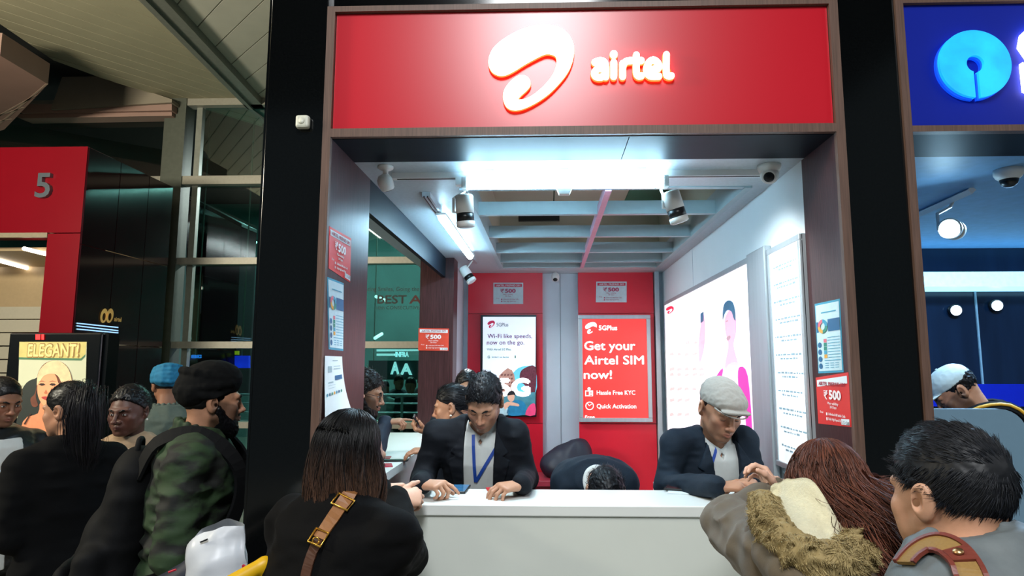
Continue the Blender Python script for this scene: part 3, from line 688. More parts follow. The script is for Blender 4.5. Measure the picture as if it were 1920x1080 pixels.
def spot(label, top, c, d, s=1.0, lit=False, arm=None):
    t = thing('spot_lamp', label, 'lamp', top, 'ceiling spot lamps')
    d = np.array(d, float); d /= np.linalg.norm(d); c = np.array(c, float)
    MB().lathe([(.0, -.075 * s), (.034 * s, -.073 * s), (.038 * s, -.068 * s), (.038 * s, .005 * s)], c, d, 24).build('lamp_body', white_plastic, t, True)
    MB().lathe([(.037 * s, .005 * s), (.037 * s, .04 * s)], c, d, 24).build('black_collar', black_plastic, t, True)
    MB().lathe([(.039 * s, .04 * s), (.039 * s, .062 * s), (.033 * s, .064 * s)], c, d, 24).build('front_ring', white_plastic, t, True)
    MB().lathe([(.032 * s, .0642 * s), (.03 * s, .066 * s)], c, d, 24).build('lens', tube_m if lit else mat('frosted_lens', '#d8dde0', .3), t, True)
    pts = arm or [top, (top[0] - .02 * s, top[1], top[2] - .04 * s), (c[0] - .05 * s, c[1], c[2] + .06 * s), (c[0] - .05 * s, c[1], c[2] - .0), (c[0] - .03 * s, c[1], c[2])]
    MB().tube(pts, .006 * s, 8).build('bracket_arm', white_plastic, t, True)
    return t
def beam(name, c, tgt, power, size=1.5, col=(.86, .96, 1.0)):
    l = bpy.data.lights.new(name, 'SPOT'); l.energy = power; l.color = col; l.spot_size = size; l.spot_blend = .7; l.shadow_soft_size = .035
    o = bpy.data.objects.new(name, l); COL.objects.link(o); d = unit0(np.array(tgt) - np.array(c)); o.location = tuple(np.array(c) + d * .075); o.rotation_euler = Vector(tuple(d)).to_track_quat('-Z', 'Y').to_euler()
def unit0(v): return v / np.linalg.norm(v)
p1 = PY(872, 398, 2.62); p2 = PY(1266, 390, 2.62)
spot('white spot lamp pointing down at the left end of the bright tube', (p1[0] + .01, 2.66, 2.46), p1, (.06, .1, -1))
spot('white spot lamp tilted to the right at the right end of the bright tube', (p2[0] - .03, 2.66, 2.46), p2, (.32, .1, -1))
MB().box(p1[0] - .05, p1[0] + .05, 2.665, 2.7, 2.455, 2.49).build('adapter', white_plastic, tr)
p3 = PY(877, 516, 4.85)
spot('small white spot lamp at the far end of the left ceiling track', (-.585, 4.85, ZL - .02), p3, (.55, -.1, -.8), 1.0, arm=[(-.585, 4.85, ZL - .03), (p3[0], 4.85, ZL - .08), p3])
beam('spot_beam', p1, p1 + np.array([.06, .1, -1]), 40, 2.4)
beam('spot_beam', p2, p2 + np.array([.7, .3, -.7]), 20, 2.0)
beam('spot_beam', p3, p3 + np.array([.55, -.1, -.8]), 70, 2.6)
# ------------------------------------------------------------------ light boxes on the right wall
lb = thing('wall_light_box', 'large bright light box on the right wall picturing a person in pink', 'light box', (XR, 4.4, 1.2))
W = Board(lb, lambda px, py: PX(px, py, XR - .021), (-1, 0, 0), (0, -1, 0), (0, 0, 1))
y0, y1, z0, z1 = 3.225, 5.6, 1.0, 2.226
glow = mat('glowing_white_sheet', '#fdf6ff', .4, emit=.8, var=.01)
box('casing', XR - .016, XR, y0, y1, z0, z1, alu, lb)
box('lit_sheet', XR - .02, XR - .016, y0 + .02, y1 - .02, z0 + .03, z1 - .03, glow, lb)
for r4 in ((y0, y1, z1 - .03, z1), (y0, y1, z0, z0 + .03), (y0, y0 + .02, z0 + .03, z1 - .03), (y1 - .02, y1, z0 + .03, z1 - .03)): box('frame_rail', XR - .026, XR - .01, *r4, alu, lb, .003)
def W2(y, z): return np.array([XR - .0215, y, z])
def wpoly(nm, pts, m, k=1, sm=4):
    q = spline(pts, sm, True) if sm else pts
    MB().add([W2(a_, b_) - np.array([.0012 * k, 0, 0]) for a_, b_ in q], [tuple(range(len(q)))]).build(nm, m, lb)
skin_l = mat('lit_pale_pink_print', '#f0b8cc', .4, emit=.62, var=.05, scale=4); navy_l = mat('lit_teal_print', '#1f6f92', .4, emit=.5, var=.2, scale=14)
mag_l = mat('lit_magenta_print', '#e83aae', .4, emit=.6, var=.06, scale=4); wht_l = mat('lit_white_jersey', '#f6d8f0', .4, emit=.7, var=.04); gry_l = mat('lit_grey_print', '#b89aa8', .4, emit=.5, var=.1)
def WP(px, py): v = PX(px, py, XR - .0215); return (v[1], v[2])
wpoly('figure_face', [WP(*p_) for p_ in ((1362, 590), (1372, 580), (1380, 596), (1381, 622), (1376, 648), (1384, 690), (1360, 690), (1366, 650), (1361, 625), (1359, 604))], skin_l, 1)
wpoly('figure_hair', [WP(*p_) for p_ in ((1356, 600), (1357, 575), (1364, 564), (1374, 566), (1379, 582), (1380, 602), (1376, 596), (1372, 584), (1364, 582), (1359, 590))], navy_l, 2)
wpoly('figure_ear', [WP(*p_) for p_ in ((1377, 602), (1380, 602), (1380, 614), (1377, 616))], skin_l, 3)
wpoly('figure_brow', [WP(*p_) for p_ in ((1362, 602), (1366, 600), (1366, 602.5), (1362, 604))], gry_l, 3, 0)
wpoly('figure_smile', [WP(*p_) for p_ in ((1363, 634), (1369, 629), (1371, 633), (1366, 639))], gry_l, 3, 2)
wpoly('figure_jersey', [WP(*p_) for p_ in ((1360, 690), (1384, 680), (1392, 720), (1400, 830), (1340, 860), (1348, 740))], wht_l, 1)
wpoly('figure_jacket', [WP(*p_) for p_ in ((1386, 690), (1403, 705), (1412, 830), (1404, 850), (1398, 780), (1386, 730))], mag_l, 2)
wpoly('figure_jacket', [WP(*p_) for p_ in ((1356, 690), (1348, 745), (1344, 850), (1318, 850), (1330, 740))], mag_l, 2)
wpoly('raised_hand', [WP(*p_) for p_ in ((1318, 588), (1322, 600), (1322, 640), (1318, 665), (1312, 680), (1310, 650), (1314, 610))], skin_l, 1)
wpoly('held_phone', [WP(*p_) for p_ in ((1314, 588), (1320, 584), (1320, 602), (1314, 606))], navy_l, 2, 0)
wpoly('logo_swirl', [WP(1249 + a_ * .02, 574 + b_ * .02) for a_, b_ in [(q_[0] - 165, q_[1] - 122) for q_ in SW]], mat('lit_red_logo', '#e82848', .4, emit=.9), 1, 2)
random.seed(4)
for r_i, (py, n_) in enumerate(((640, 3), (662, 4), (690, 5), (700, 5), (727, 5), (748, 3), (775, 3))):
    for i in range(n_):
        x = 1256 + i * 14 + (30 if r_i == 0 else 0); q4 = [WP(x, py), WP(x + random.uniform(5, 11), py - 2), WP(x + 9, py + 4), WP(x, py + 6)]
        MB().add([W2(*p_) - np.array([.0012, 0, 0]) for p_ in q4], [(0, 1, 2, 3)]).build('faded_print', mat('lit_faded_print', '#ecc8c8', .4, emit=.65, var=.1), lb)
# silver column
sc = tag(MB().box(XR - .035, XR, 2.955, 3.22, 0, 2.235, .006).build('aluminium_column', alu), 'brushed aluminium column between the two light boxes', 'column')
ml = thing('menu_light_box', 'narrow lit white notice box with lines in many languages', 'light box', (XR, 2.78, 1.2))
y0, y1, z0, z1 = 2.56, 2.945, 1.235, 2.21
box('casing', XR - .016, XR, y0, y1, z0, z1, alu, ml)
box('lit_sheet', XR - .02, XR - .016, y0 + .025, y1 - .025, z0 + .025, z1 - .025, mat('glowing_notice_sheet', '#f4fbff', .4, emit=.62, var=.01), ml)
for r4 in ((y0, y1, z1 - .025, z1), (y0, y1, z0, z0 + .025), (y0, y0 + .025, z0 + .025, z1 - .025), (y1 - .025, y1, z0 + .025, z1 - .025)): box('frame_rail', XR - .026, XR - .01, *r4, alu, ml, .003)
ntx = mat('notice_print', '#8aa4b0', .5, emit=.3)
random.seed(9)
for r_i in range(11):
    z = 2.11 - r_i * .078
    for ln in range(2):
        b_ = MB(); y = 2.915 - ln * .05 - random.uniform(.02, .05); ye = 2.61 + ln * .05
        while y > ye:
            w_ = random.uniform(.012, .04); h_ = random.uniform(.006, .009)
            b_.add([(XR - .0215, y, z - ln * .017), (XR - .0215, y - w_, z - ln * .017), (XR - .0215, y - w_, z - ln * .017 + h_), (XR - .0215, y, z - ln * .017 + h_)], [(0, 1, 2, 3)]); y -= w_ + .008
        b_.build('print_line', ntx, ml)
# posters on the jambs
JL = Board(None, lambda px, py: PX(px, py, XL), (1, 0, 0), (0, 1, 0), (0, 0, 1))
JR = Board(None, lambda px, py: PX(px, py, XR), (-1, 0, 0), (0, -1, 0), (0, 0, 1))
price_card('red price sign for 500 high on the left jamb', JL, [(617, 424), (658, 447), (656, 530), (616, 503)], red_card, ow)
price_card('red price sign for 500 low on the right jamb', JR, [(1530, 708), (1591, 698), (1597, 801), (1535, 794)], red_card, ow)
tq = mat('teal_print', '#3a9ab8', .5); dbl = mat('dark_blue_print', '#1f6490', .5); pch = mat('sheet_pale', '#c8e2ea', .5); org = mat('orange_print', '#e0a040', .5); grn = mat('green_print', '#2f8a78', .5); pnk = mat('rose_print', '#d86a78', .5)
def info_sheet(label, B, q):
    t = thing('notice_sheet', label, 'notice', B.at(*q[3])); B = Board(t, B.at, B.n, B.r, B.u)
    L = lambda u, v: tuple((1 - v) * ((1 - u) * q[0][i] + u * q[1][i]) + v * ((1 - u) * q[3][i] + u * q[2][i]) for i in (0, 1))
    R_ = lambda u0, v0, u1, v1: [L(u0, v0), L(u1, v0), L(u1, v1), L(u0, v1)]
    B.poly('border', R_(0, 0, 1, 1), tq, 1, thick=.001); B.poly('sheet', R_(.04, .03, .97, .97), pch, 2)
    B.poly('heading', R_(.25, .14, .85, .155), tq, 3); B.poly('banner', R_(.05, .27, .12, .42), dbl, 3); B.poly('banner', R_(.5, .25, .97, .42), dbl, 3)
    cs = [grn, org, pnk, tq]
    for s_ in range(4):
        a_ = s_ * math.pi / 2
        arc = [L(.3 + .19 * math.cos(t), .34 + .1 * math.sin(t)) for t in np.linspace(a_, a_ + math.pi / 2, 7)] + [L(.3 + .09 * math.cos(t), .34 + .05 * math.sin(t)) for t in np.linspace(a_ + math.pi / 2, a_, 7)]
        B.poly('ring_segment', arc, cs[s_], 4)
    for i in range(4): B.poly('round_icon', [L(.14 + .075 * math.cos(t), .6 + i * .1 + .04 * math.sin(t)) for t in np.linspace(0, 2 * math.pi, 14, False)], dbl, 3)
    for i, c in enumerate((pnk, grn, grn, tq, org)): B.poly('bar_block', R_(.3, .52 + i * .055, .42, .57 + i * .055), c, 3)
    B.polys('table_line', [R_(.46, .5 + i * .04, .95, .508 + i * .04) for i in range(8)] + [R_(.3, .82, .95, .83)] + [R_(.32 + .2 * j, .86 + .03 * i, .47 + .2 * j, .868 + .03 * i) for i in range(3) for j in range(3)], tq, 3)
info_sheet('pale blue information sheet with ring chart on the left jamb', JL, [(613, 519), (644, 531), (643, 658), (616, 655)])
info_sheet('pale blue information sheet with ring chart on the right jamb', JR, [(1528, 570), (1575, 560), (1582, 698), (1535, 700)])
# curling sheet at the lower left jamb: hangs from its top edge, bottom corner lifts off
sh = thing('notice_sheet', 'curling white paper sheet low on the left jamb', 'notice', (XL, 2.36, 1.45))
v = []; f = []; nu, nv = 8, 14
for j in range(nv + 1):
    for i in range(nu + 1):
        u, w_ = i / nu, j / nv
        v.append((XL + .003 + .05 * (w_ ** 2) * u ** 2 + .01 * math.sin(3 * u + 2 * w_) * w_, 2.262 + .19 * u + .04 * w_ * u, 1.712 - .255 * w_ + .03 * w_ * u))
f = [(j * (nu + 1) + i, j * (nu + 1) + i + 1, (j + 1) * (nu + 1) + i + 1, (j + 1) * (nu + 1) + i) for j in range(nv) for i in range(nu)]
mk('sheet', v, f, paper_m, sh, True)
def shp(u, w_): return (XL + .0045 + .05 * (w_ ** 2) * u ** 2 + .01 * math.sin(3 * u + 2 * w_) * w_, 2.262 + .19 * u + .04 * w_ * u, 1.712 - .255 * w_ + .03 * w_ * u)
for u0, w0, u1, w1 in [(.4, .06, .7, .075), (.15, .15, .35, .24), (.45, .15, .85, .16), (.45, .19, .85, .2), (.15, .38, .4, .4), (.15, .43, .5, .435), (.15, .47, .5, .475)]:
    MB().add([shp(u0, w0), shp(u1, w0), shp(u1, w1), shp(u0, w1)], [(0, 1, 2, 3)]).build('print_line', mat('grey_print', '#9ab4bc', .5), sh)
MB().add([shp(.5, .3), shp(.9, .3), shp(.9, .37), shp(.5, .37)], [(0, 1, 2, 3)]).build('print_block', dbl, sh)
for i in range(7): 
    MB().add([shp(.1 + .115 * i + .035 * math.cos(t), .56 + .025 * math.sin(t)) for t in np.linspace(0, 2 * math.pi, 10, False)], [tuple(range(10))]).build('print_dot', [tq, dbl, grn, org][i % 4], sh)

# ------------------------------------------------------------------ counters
ct = thing('service_counter', 'white service counter across the booth front', 'counter', (.15, 2.55, 0))
box('worktop', -.80, 1.041, 2.40, 2.70, 1.13, 1.17, white_lam, ct, .004)
box('front_panel', -.80, 1.041, 2.41, 2.44, .08, 1.129, mat('white_counter_front', '#d5dad2', .4, var=.03, scale=6), ct)
box('plinth', -.80, 1.041, 2.45, 2.5, 0, .08, black_plastic, ct)
sdc = thing('side_counter', 'white side counter along the left opening of the booth', 'counter', (-1.0, 3.8, 0))
MB().prism([(-.98, 2.80, 1.13), (-.77, 2.80, 1.13), (-.77, 4.88, 1.13), (-1.24, 4.88, 1.13), (-1.24, 4.1, 1.13), (-.98, 3.9, 1.13)], (0, 0, .04)).build('worktop', white_lam, sdc)
box('inner_panel', -.86, -.83, 2.82, 4.86, 0, 1.129, white_lam, sdc); box('end_panel', -1.17, -.86, 4.8, 4.83, 0, 1.129, white_lam, sdc); box('end_panel', -.97, -.86, 2.82, 2.85, 0, 1.129, white_lam, sdc)
# red bench and back ledge
bn = thing('red_bench', 'low red ledge along the booth back wall', 'bench', (-.1, 5.5, 0))
box('top', -.6, .25, 5.3, 5.73, .70, .745, mat('dull_red_laminate', '#a03040', .4), bn, .004)
box('front', -.58, .23, 5.34, 5.37, 0, .70, mat('deep_red_laminate', '#7a1020', .4), bn)
wlg = tag(box('white_box', .62, .9, 3.6, 3.9, 0, .99, white_lam), 'low white cabinet between the two salesmen', 'cabinet')

# ------------------------------------------------------------------ inside the blue shop on the right
blu_wall = mat('blue_tinted_wall', '#31506e', .4, var=.3, scale=3, spec=.5)
struct(box('wall_neighbour_back', 1.3, 6, 4.6, 4.65, 0, 3.0, mat('dark_blue_glass_wall', '#16263c', .12, var=.4, scale=2, stretch=(4, 1, .6))))
struct(box('wall_neighbour_left', 1.2, 1.24, 2.57, 4.6, 0, 3.0, blu_wall))
struct(box('ceiling_neighbour', 1.24, 6, 2.53, 4.6, ZL, ZL + .03, mat('blue_grey_ceiling', '#7aa8d0', .5, var=.15, scale=20)))
nw = bpy.data.objects['wall_neighbour_back']
bb = mat('blue_wall_band', '#0a22a8', .3, emit=.12, var=.1)
z_a, z_b = PY(1850, 720, 4.6)[2], PY(1850, 762, 4.6)[2]
box('blue_band', 1.3, 6, 4.585, 4.6, z_b, z_a, bb, nw)
box('panel_joint', PY(1830, 600, 4.6)[0], PY(1830, 600, 4.6)[0] + .012, 4.59, 4.6, z_a, 2.3, mat('pale_joint', '#8fa8b8', .4), nw)
box('light_cove', 1.3, 6, 4.3, 4.6, 2.2, 2.3, mat('pale_cove', '#8fd0f0', .4, emit=2.2), nw)
# white divider screen with rounded corner
scn = thing('counter_screen', 'pale blue grey rounded counter screen before the man in a white cap', 'screen', (2.0, 2.5, 0))
a = PY(1745, 766, 2.52); zt = a[2]; xr_ = PY(1905, 800, 2.52)[0]
pl_ = [(1.32, 2.5, 0), (xr_ + .03, 2.5, 0)] + [(xr_ + .03 - .1 + .1 * math.cos(t), 2.5, zt - .1 + .1 * math.sin(t)) for t in np.linspace(0, math.pi / 2, 8)] + [(1.32, 2.5, zt)]
MB().prism(pl_, (0, .03, 0)).build('screen_panel', mat('blue_grey_screen', '#6f8ea2', .45, var=.05, scale=30), scn)
box('foot_bar', 1.32, xr_, 2.48, 2.55, 0, .03, alu, scn)
# neighbour lamps
t2 = thing('lamp_track', 'pale ceiling track inside the blue neighbouring shop', 'track', PZ(1760, 390, ZL))
pA, pB = PZ(1690, 412, ZL), PZ(1822, 352, ZL)
MB().tube([pA + np.array([0, 0, -.01]), pB + np.array([0, 0, -.01])], .02, 4).build('rail', white_paint, t2)
c = PY(1785, 430, 3.0)
spot('lit spot lamp shining out of the blue neighbouring shop', PZ(1790, 370, ZL), c, (-.75, -.9, -.12), 1.25, True)
sl = bpy.data.lights.new('spot_glow', 'SPOT'); sl.energy = 25; sl.color = (.55, .8, 1); sl.spot_size = 2.2; sl.shadow_soft_size = .04
so_ = bpy.data.objects.new('spot_glow', sl); COL.objects.link(so_); so_.location = c + np.array([-.07, -.09, -.012]); so_.rotation_euler = Vector((-.2, .3, -1)).to_track_quat('-Z', 'Y').to_euler()
t_ = thing('security_camera', 'white dome security camera on the ceiling of the blue shop', 'camera', PZ(1890, 318, ZL)); p = PZ(1890, 318, ZL)
MB().lathe([(.055, 0), (.055, -.02), (.048, -.035), (.036, -.045)], p, (0, 0, 1), 24).build('mount', white_plastic, t_, True)
MB().lathe([(.036, -.045), (.03, -.065), (.015, -.076), (0, -.078)], p, (0, 0, 1), 24).build('dome', black_plastic, t_, True)
dl_m = mat('lit_downlight', '#cfe8ff', .4, emit=6)
for i, (px, py) in enumerate(((1793, 582), (1870, 573))):
    p = PY(px, py, 4.55)
    o = thing('round_lamp', ['left', 'right'][i] + ' of two small round lamps shining on the dark blue wall', 'lamp', p, 'round lamps of the blue shop')
    MB().lathe([(.04, 0), (.045, .01), (.04, .05)], p, (0.2, 1, .1), 18).build('housing', black_plastic, o, True)
    MB().lathe([(.036, 0), (.03, -.006), (0, -.007)], p, (0.2, 1, .1), 18).build('lens', dl_m, o, True)
area('neighbour_fill', (2.6, 3.4, 2.48), (2.6, 3.4, 0), .6, .3, 60, (.4, .68, 1.0))  # unseen area light that brightens the blue shop
# ------------------------------------------------------------------ figures: rounded volumes blended into continuous skins
f32 = np.float32
class Prim:
    def __init__(s, fn, lo, hi): s.fn = fn; s.lo = np.array(lo, float); s.hi = np.array(hi, float)
def cone(a, b, ra, rb, flat=None):
    """rounded cone from a to b; flat=(vector, factor) squashes it along the vector"""
    a = np.array(a, float); b = np.array(b, float); ba = b - a; L2 = ba @ ba + 1e-9
    n = None
    if flat is not None: n = np.array(flat[0], float); n /= np.linalg.norm(n); kf = 1 / flat[1] ** 2 - 1
    def fn(x, y, z):
        x = x - f32(a[0]); y = y - f32(a[1]); z = z - f32(a[2])
        t = np.clip((x * f32(ba[0]) + y * f32(ba[1]) + z * f32(ba[2])) * f32(1 / L2), 0, 1)
        dx = x - t * f32(ba[0]); dy = y - t * f32(ba[1]); dz = z - t * f32(ba[2])
        q = dx * dx + dy * dy + dz * dz
        if n is not None:
            e = dx * f32(n[0]) + dy * f32(n[1]) + dz * f32(n[2]); q = q + f32(kf) * e * e
        return np.sqrt(q) - (f32(ra) + t * f32(rb - ra))
    m = max(ra, rb)
    return Prim(fn, np.minimum(a, b) - m, np.maximum(a, b) + m)
def ell(c, r, R=None):
    c = np.array(c, float); r = np.array(r, float); R = np.eye(3) if R is None else np.array(R, float)
    def fn(x, y, z):
        x = x - f32(c[0]); y = y - f32(c[1]); z = z - f32(c[2])
        u = [(x * f32(R[0, i]) + y * f32(R[1, i]) + z * f32(R[2, i])) * f32(1 / r[i]) for i in range(3)]
        k0 = np.sqrt(u[0] ** 2 + u[1] ** 2 + u[2] ** 2)
        k1 = np.sqrt((u[0] * f32(1 / r[0])) ** 2 + (u[1] * f32(1 / r[1])) ** 2 + (u[2] * f32(1 / r[2])) ** 2) + f32(1e-4)
        return k0 * (k0 - 1) / k1
    e = np.abs(R) @ r
    return Prim(fn, c - e, c + e)
def loft(o, up, lat, prof, p=2.3):
    """torso volume about a spine: prof rows (height along up, half width, half depth, forward shift)"""
    o = np.array(o, float); up = np.array(up, float); up /= np.linalg.norm(up); lat = np.array(lat, float); lat -= up * (lat @ up); lat /= np.linalg.norm(lat)
    fw = np.cross(up, lat)          # person's back; front is -fw
    H = [q[0] for q in prof]
    def fn(x, y, z):
        x = x - f32(o[0]); y = y - f32(o[1]); z = z - f32(o[2])
        h = x * f32(up[0]) + y * f32(up[1]) + z * f32(up[2]); u = x * f32(lat[0]) + y * f32(lat[1]) + z * f32(lat[2]); v = x * f32(fw[0]) + y * f32(fw[1]) + z * f32(fw[2])
        A = np.interp(h, H, [q[1] for q in prof]).astype(f32); B = np.interp(h, H, [q[2] for q in prof]).astype(f32); S = np.interp(h, H, [q[3] for q in prof]).astype(f32)
        d = ((np.abs(u / A) ** f32(p) + np.abs((v + S) / B) ** f32(p)) ** f32(1 / p) - 1) * np.minimum(A, B)
        return np.maximum(d, np.maximum(f32(H[0]) - h, h - f32(H[-1])))
    w = max(q[1] for q in prof) + .02; dp = max(q[2] + abs(q[3]) for q in prof) + .02
    cs = [o + up * h_ + lat * a_ * w + fw * b_ * dp for h_ in (H[0], H[-1]) for a_ in (-1, 1) for b_ in (-1, 1)]
    return Prim(fn, np.min(cs, 0), np.max(cs, 0))
_rng = np.random.RandomState(7); _lat = _rng.rand(32, 32, 32).astype(f32)
def vnoise(P):
    """value noise in -1..1 at points (N,3)"""
    i = np.floor(P).astype(int); f = (P - i).astype(f32); f = f * f * (3 - 2 * f); i &= 31; j = (i + 1) & 31
    r = 0
    for a in (0, 1):
        for b in (0, 1):
            for c in (0, 1):
                w = (f[:, 0] if a else 1 - f[:, 0]) * (f[:, 1] if b else 1 - f[:, 1]) * (f[:, 2] if c else 1 - f[:, 2])
                r = r + w * _lat[(j if a else i)[:, 0], (j if b else i)[:, 1], (j if c else i)[:, 2]]
    return r * 2 - 1
class Field:
    def __init__(s, h, k=.02): s.h = h; s.k = k; s.ops = []; s.posts = []
    def add(s, p, k=None): s.ops.append(('u', p, s.k if k is None else k)); return s
    def sub(s, p, k=.006): s.ops.append(('s', p, k)); return s
    def cut(s, fn): s.posts.append(fn); return s          # fn(D,x,y,z) -> D on the whole grid
    def wrinkle(s, amp, freq, seed=0):
        def fn(D, x, y, z):
            idx = np.nonzero(np.abs(D) < .03)
            P = np.stack([np.broadcast_to(x, D.shape)[idx], np.broadcast_to(y, D.shape)[idx], np.broadcast_to(z, D.shape)[idx]], 1)
            n1 = vnoise(P * np.array(freq) * .8 + seed * 3.7); n = .9 * (2 * np.abs(n1) - .7) + .45 * vnoise(P * np.array(freq) * 2.1 + seed * 5.1)
            D[idx] += (amp * n).astype(f32); return D
        s.posts.append(fn); return s
    def mesh(s, smooth=1):
        h = s.h; us = [o for o in s.ops if o[0] == 'u']
        lo = np.min([o[1].lo for o in us], 0) - 4 * h; hi = np.max([o[1].hi for o in us], 0) + 4 * h
        n = np.ceil((hi - lo) / h).astype(int) + 1
        ax = [(lo[i] + h * np.arange(n[i])).astype(f32) for i in range(3)]
        D = np.full(n, 1.0, f32)
        for op, p, k in s.ops:
            pad = k + 3 * h
            a = np.clip(np.floor((p.lo - pad - lo) / h).astype(int), 0, n); b = np.clip(np.ceil((p.hi + pad - lo) / h).astype(int) + 1, 0, n)
            if (b <= a).any(): continue
            sl = tuple(slice(a[i], b[i]) for i in range(3))
            d = p.fn(ax[0][sl[0]][:, None, None], ax[1][sl[1]][None, :, None], ax[2][sl[2]][None, None, :]).astype(f32)
            O = D[sl]
            if op == 'u':
                e = np.maximum(k - np.abs(O - d), 0) / k; D[sl] = np.minimum(O, d) - e * e * f32(k * .25)
            else:
                d = -d; e = np.maximum(k - np.abs(O - d), 0) / k; D[sl] = np.maximum(O, d) + e * e * f32(k * .25)
        X, Y, Z = ax[0][:, None, None], ax[1][None, :, None], ax[2][None, None, :]
        for fn in s.posts: D = fn(D, X, Y, Z)
        D[0] = D[-1] = 1; D[:, 0] = D[:, -1] = 1; D[:, :, 0] = D[:, :, -1] = 1
        return surface_nets(D, lo, h, smooth)
def surface_nets(D, lo, h, smooth=1):
    S = D < 0
    c = np.zeros(tuple(np.array(S.shape) - 1), np.uint8)
    sl = lambda a, m: slice(a, m - 1 + a)
    n = S.shape
    for a in (0, 1):
        for b in (0, 1):
            for d in (0, 1): c += S[sl(a, n[0]), sl(b, n[1]), sl(d, n[2])]
    act = np.argwhere((c > 0) & (c < 8))
    idm = np.full(c.shape, -1, np.int32); idm[tuple(act.T)] = np.arange(len(act))
    P = np.zeros((len(act), 3)); W = np.zeros(len(act))
    cor = [np.array(q) for q in ((0, 0, 0), (1, 0, 0), (0, 1, 0), (1, 1, 0), (0, 0, 1), (1, 0, 1), (0, 1, 1), (1, 1, 1))]
    val = [D[tuple((act + q).T)] for q in cor]
    for i, j in ((0, 1), (2, 3), (4, 5), (6, 7), (0, 2), (1, 3), (4, 6), (5, 7), (0, 4), (1, 5), (2, 6), (3, 7)):
        a, b = val[i], val[j]; m = (a < 0) != (b < 0); t = a[m] / (a[m] - b[m])
        P[m] += cor[i] + (cor[j] - cor[i]) * t[:, None]; W[m] += 1
    V = lo + h * (act + P / W[:, None])
    Fs = []
    for axn in range(3):
        u, v = (axn + 1) % 3, (axn + 2) % 3
        s0 = [slice(None)] * 3; s1 = [slice(None)] * 3; s0[axn] = slice(0, -1); s1[axn] = slice(1, None)
        A, B = S[tuple(s0)], S[tuple(s1)]
        E = np.argwhere(A != B)
        E = E[(E[:, u] > 0) & (E[:, v] > 0) & (E[:, u] < n[u] - 1) & (E[:, v] < n[v] - 1)]
        if not len(E): continue
        du = np.eye(3, dtype=int)[u]; dv = np.eye(3, dtype=int)[v]
        q = np.stack([idm[tuple((E - du - dv).T)], idm[tuple((E - dv).T)], idm[tuple(E.T)], idm[tuple((E - du).T)]], 1)
        fl = A[tuple(E.T)]
        q[~fl] = q[~fl][:, ::-1]; Fs.append(q)
    Fq = np.concatenate(Fs)
    for _ in range(smooth):
        acc = np.zeros_like(V); cnt = np.zeros(len(V))
        for i, j in ((0, 1), (1, 2), (2, 3), (3, 0)):
            np.add.at(acc, Fq[:, i], V[Fq[:, j]]); np.add.at(cnt, Fq[:, i], 1)
            np.add.at(acc, Fq[:, j], V[Fq[:, i]]); np.add.at(cnt, Fq[:, j], 1)
        V = V * .5 + .5 * acc / np.maximum(cnt, 1)[:, None]
    return V, Fq
def mkfast(name, V, F, material, parent, smooth=True, attrs=None):
    me = bpy.data.meshes.new(name); V = np.asarray(V) - np.array(wloc(parent)); F = np.asarray(F)
    k = F.shape[1]
    me.vertices.add(len(V)); me.vertices.foreach_set('co', V.astype(np.float32).ravel())
    me.loops.add(F.size); me.loops.foreach_set('vertex_index', F.astype(np.int32).ravel())
    me.polygons.add(len(F)); me.polygons.foreach_set('loop_start', np.arange(0, F.size, k, dtype=np.int32)); me.polygons.foreach_set('loop_total', np.full(len(F), k, np.int32))
    me.update(calc_edges=True)
    if smooth: me.polygons.foreach_set('use_smooth', [True] * len(F))
    for a, val in (attrs or {}).items():
        at = me.attributes.new(a, 'FLOAT', 'POINT'); at.data.foreach_set('value', np.asarray(val, np.float32))
    me.materials.append(material)
    o = bpy.data.objects.new(name, me); COL.objects.link(o); o.parent = parent
    return o
def join(*ms):
    V = []; F = []; n = 0
    for v, f in ms: V.append(v); F.append(f + n); n += len(v)
    return np.concatenate(V), np.concatenate(F)
# tapered strands: all of one head of hair in one mesh
def strands(paths, r0, sides=3, taper=.25, rnd=None, tips=False):
    """paths (N,K,3) array"""
    Pth = np.asarray(paths, float); N, K, _ = Pth.shape
    t = np.gradient(Pth, axis=1); t /= np.linalg.norm(t, axis=2, keepdims=True) + 1e-9
    ref = np.where(np.abs(t[:, :, 2:3]) < .85, np.array([0, 0, 1.0]), np.array([1.0, 0, 0]))
    a = np.cross(t, ref); a /= np.linalg.norm(a, axis=2, keepdims=True) + 1e-9; b = np.cross(t, a)
    rr = r0 * (1 - (1 - taper) * np.linspace(0, 1, K) ** 2)[None, :, None] * (1 if rnd is None else rnd[:, None, None])
    V = np.stack([Pth + (a * math.cos(q) + b * math.sin(q)) * rr for q in np.linspace(0, 2 * math.pi, sides, False)], 2)
    idx = np.arange(N * K * sides).reshape(N, K, sides)
    f = [np.stack([idx[:, :-1, j], idx[:, :-1, (j + 1) % sides], idx[:, 1:, (j + 1) % sides], idx[:, 1:, j]], -1).reshape(-1, 4) for j in range(sides)]
    hue = np.repeat(np.random.RandomState(3).rand(N), K * sides)
    if tips: hue = hue * np.tile(np.repeat(np.clip(np.linspace(-.5, 1.15, K), 0, 1) ** 1.5, sides), N)
    return V.reshape(-1, 3), np.concatenate(f), hue
def normals(V, F):
    n = np.cross(V[F[:, 1]] - V[F[:, 0]], V[F[:, 2]] - V[F[:, 0]]); N = np.zeros_like(V)
    for i in range(F.shape[1]): np.add.at(N, F[:, i], n)
    return N / (np.linalg.norm(N, axis=1, keepdims=True) + 1e-12)
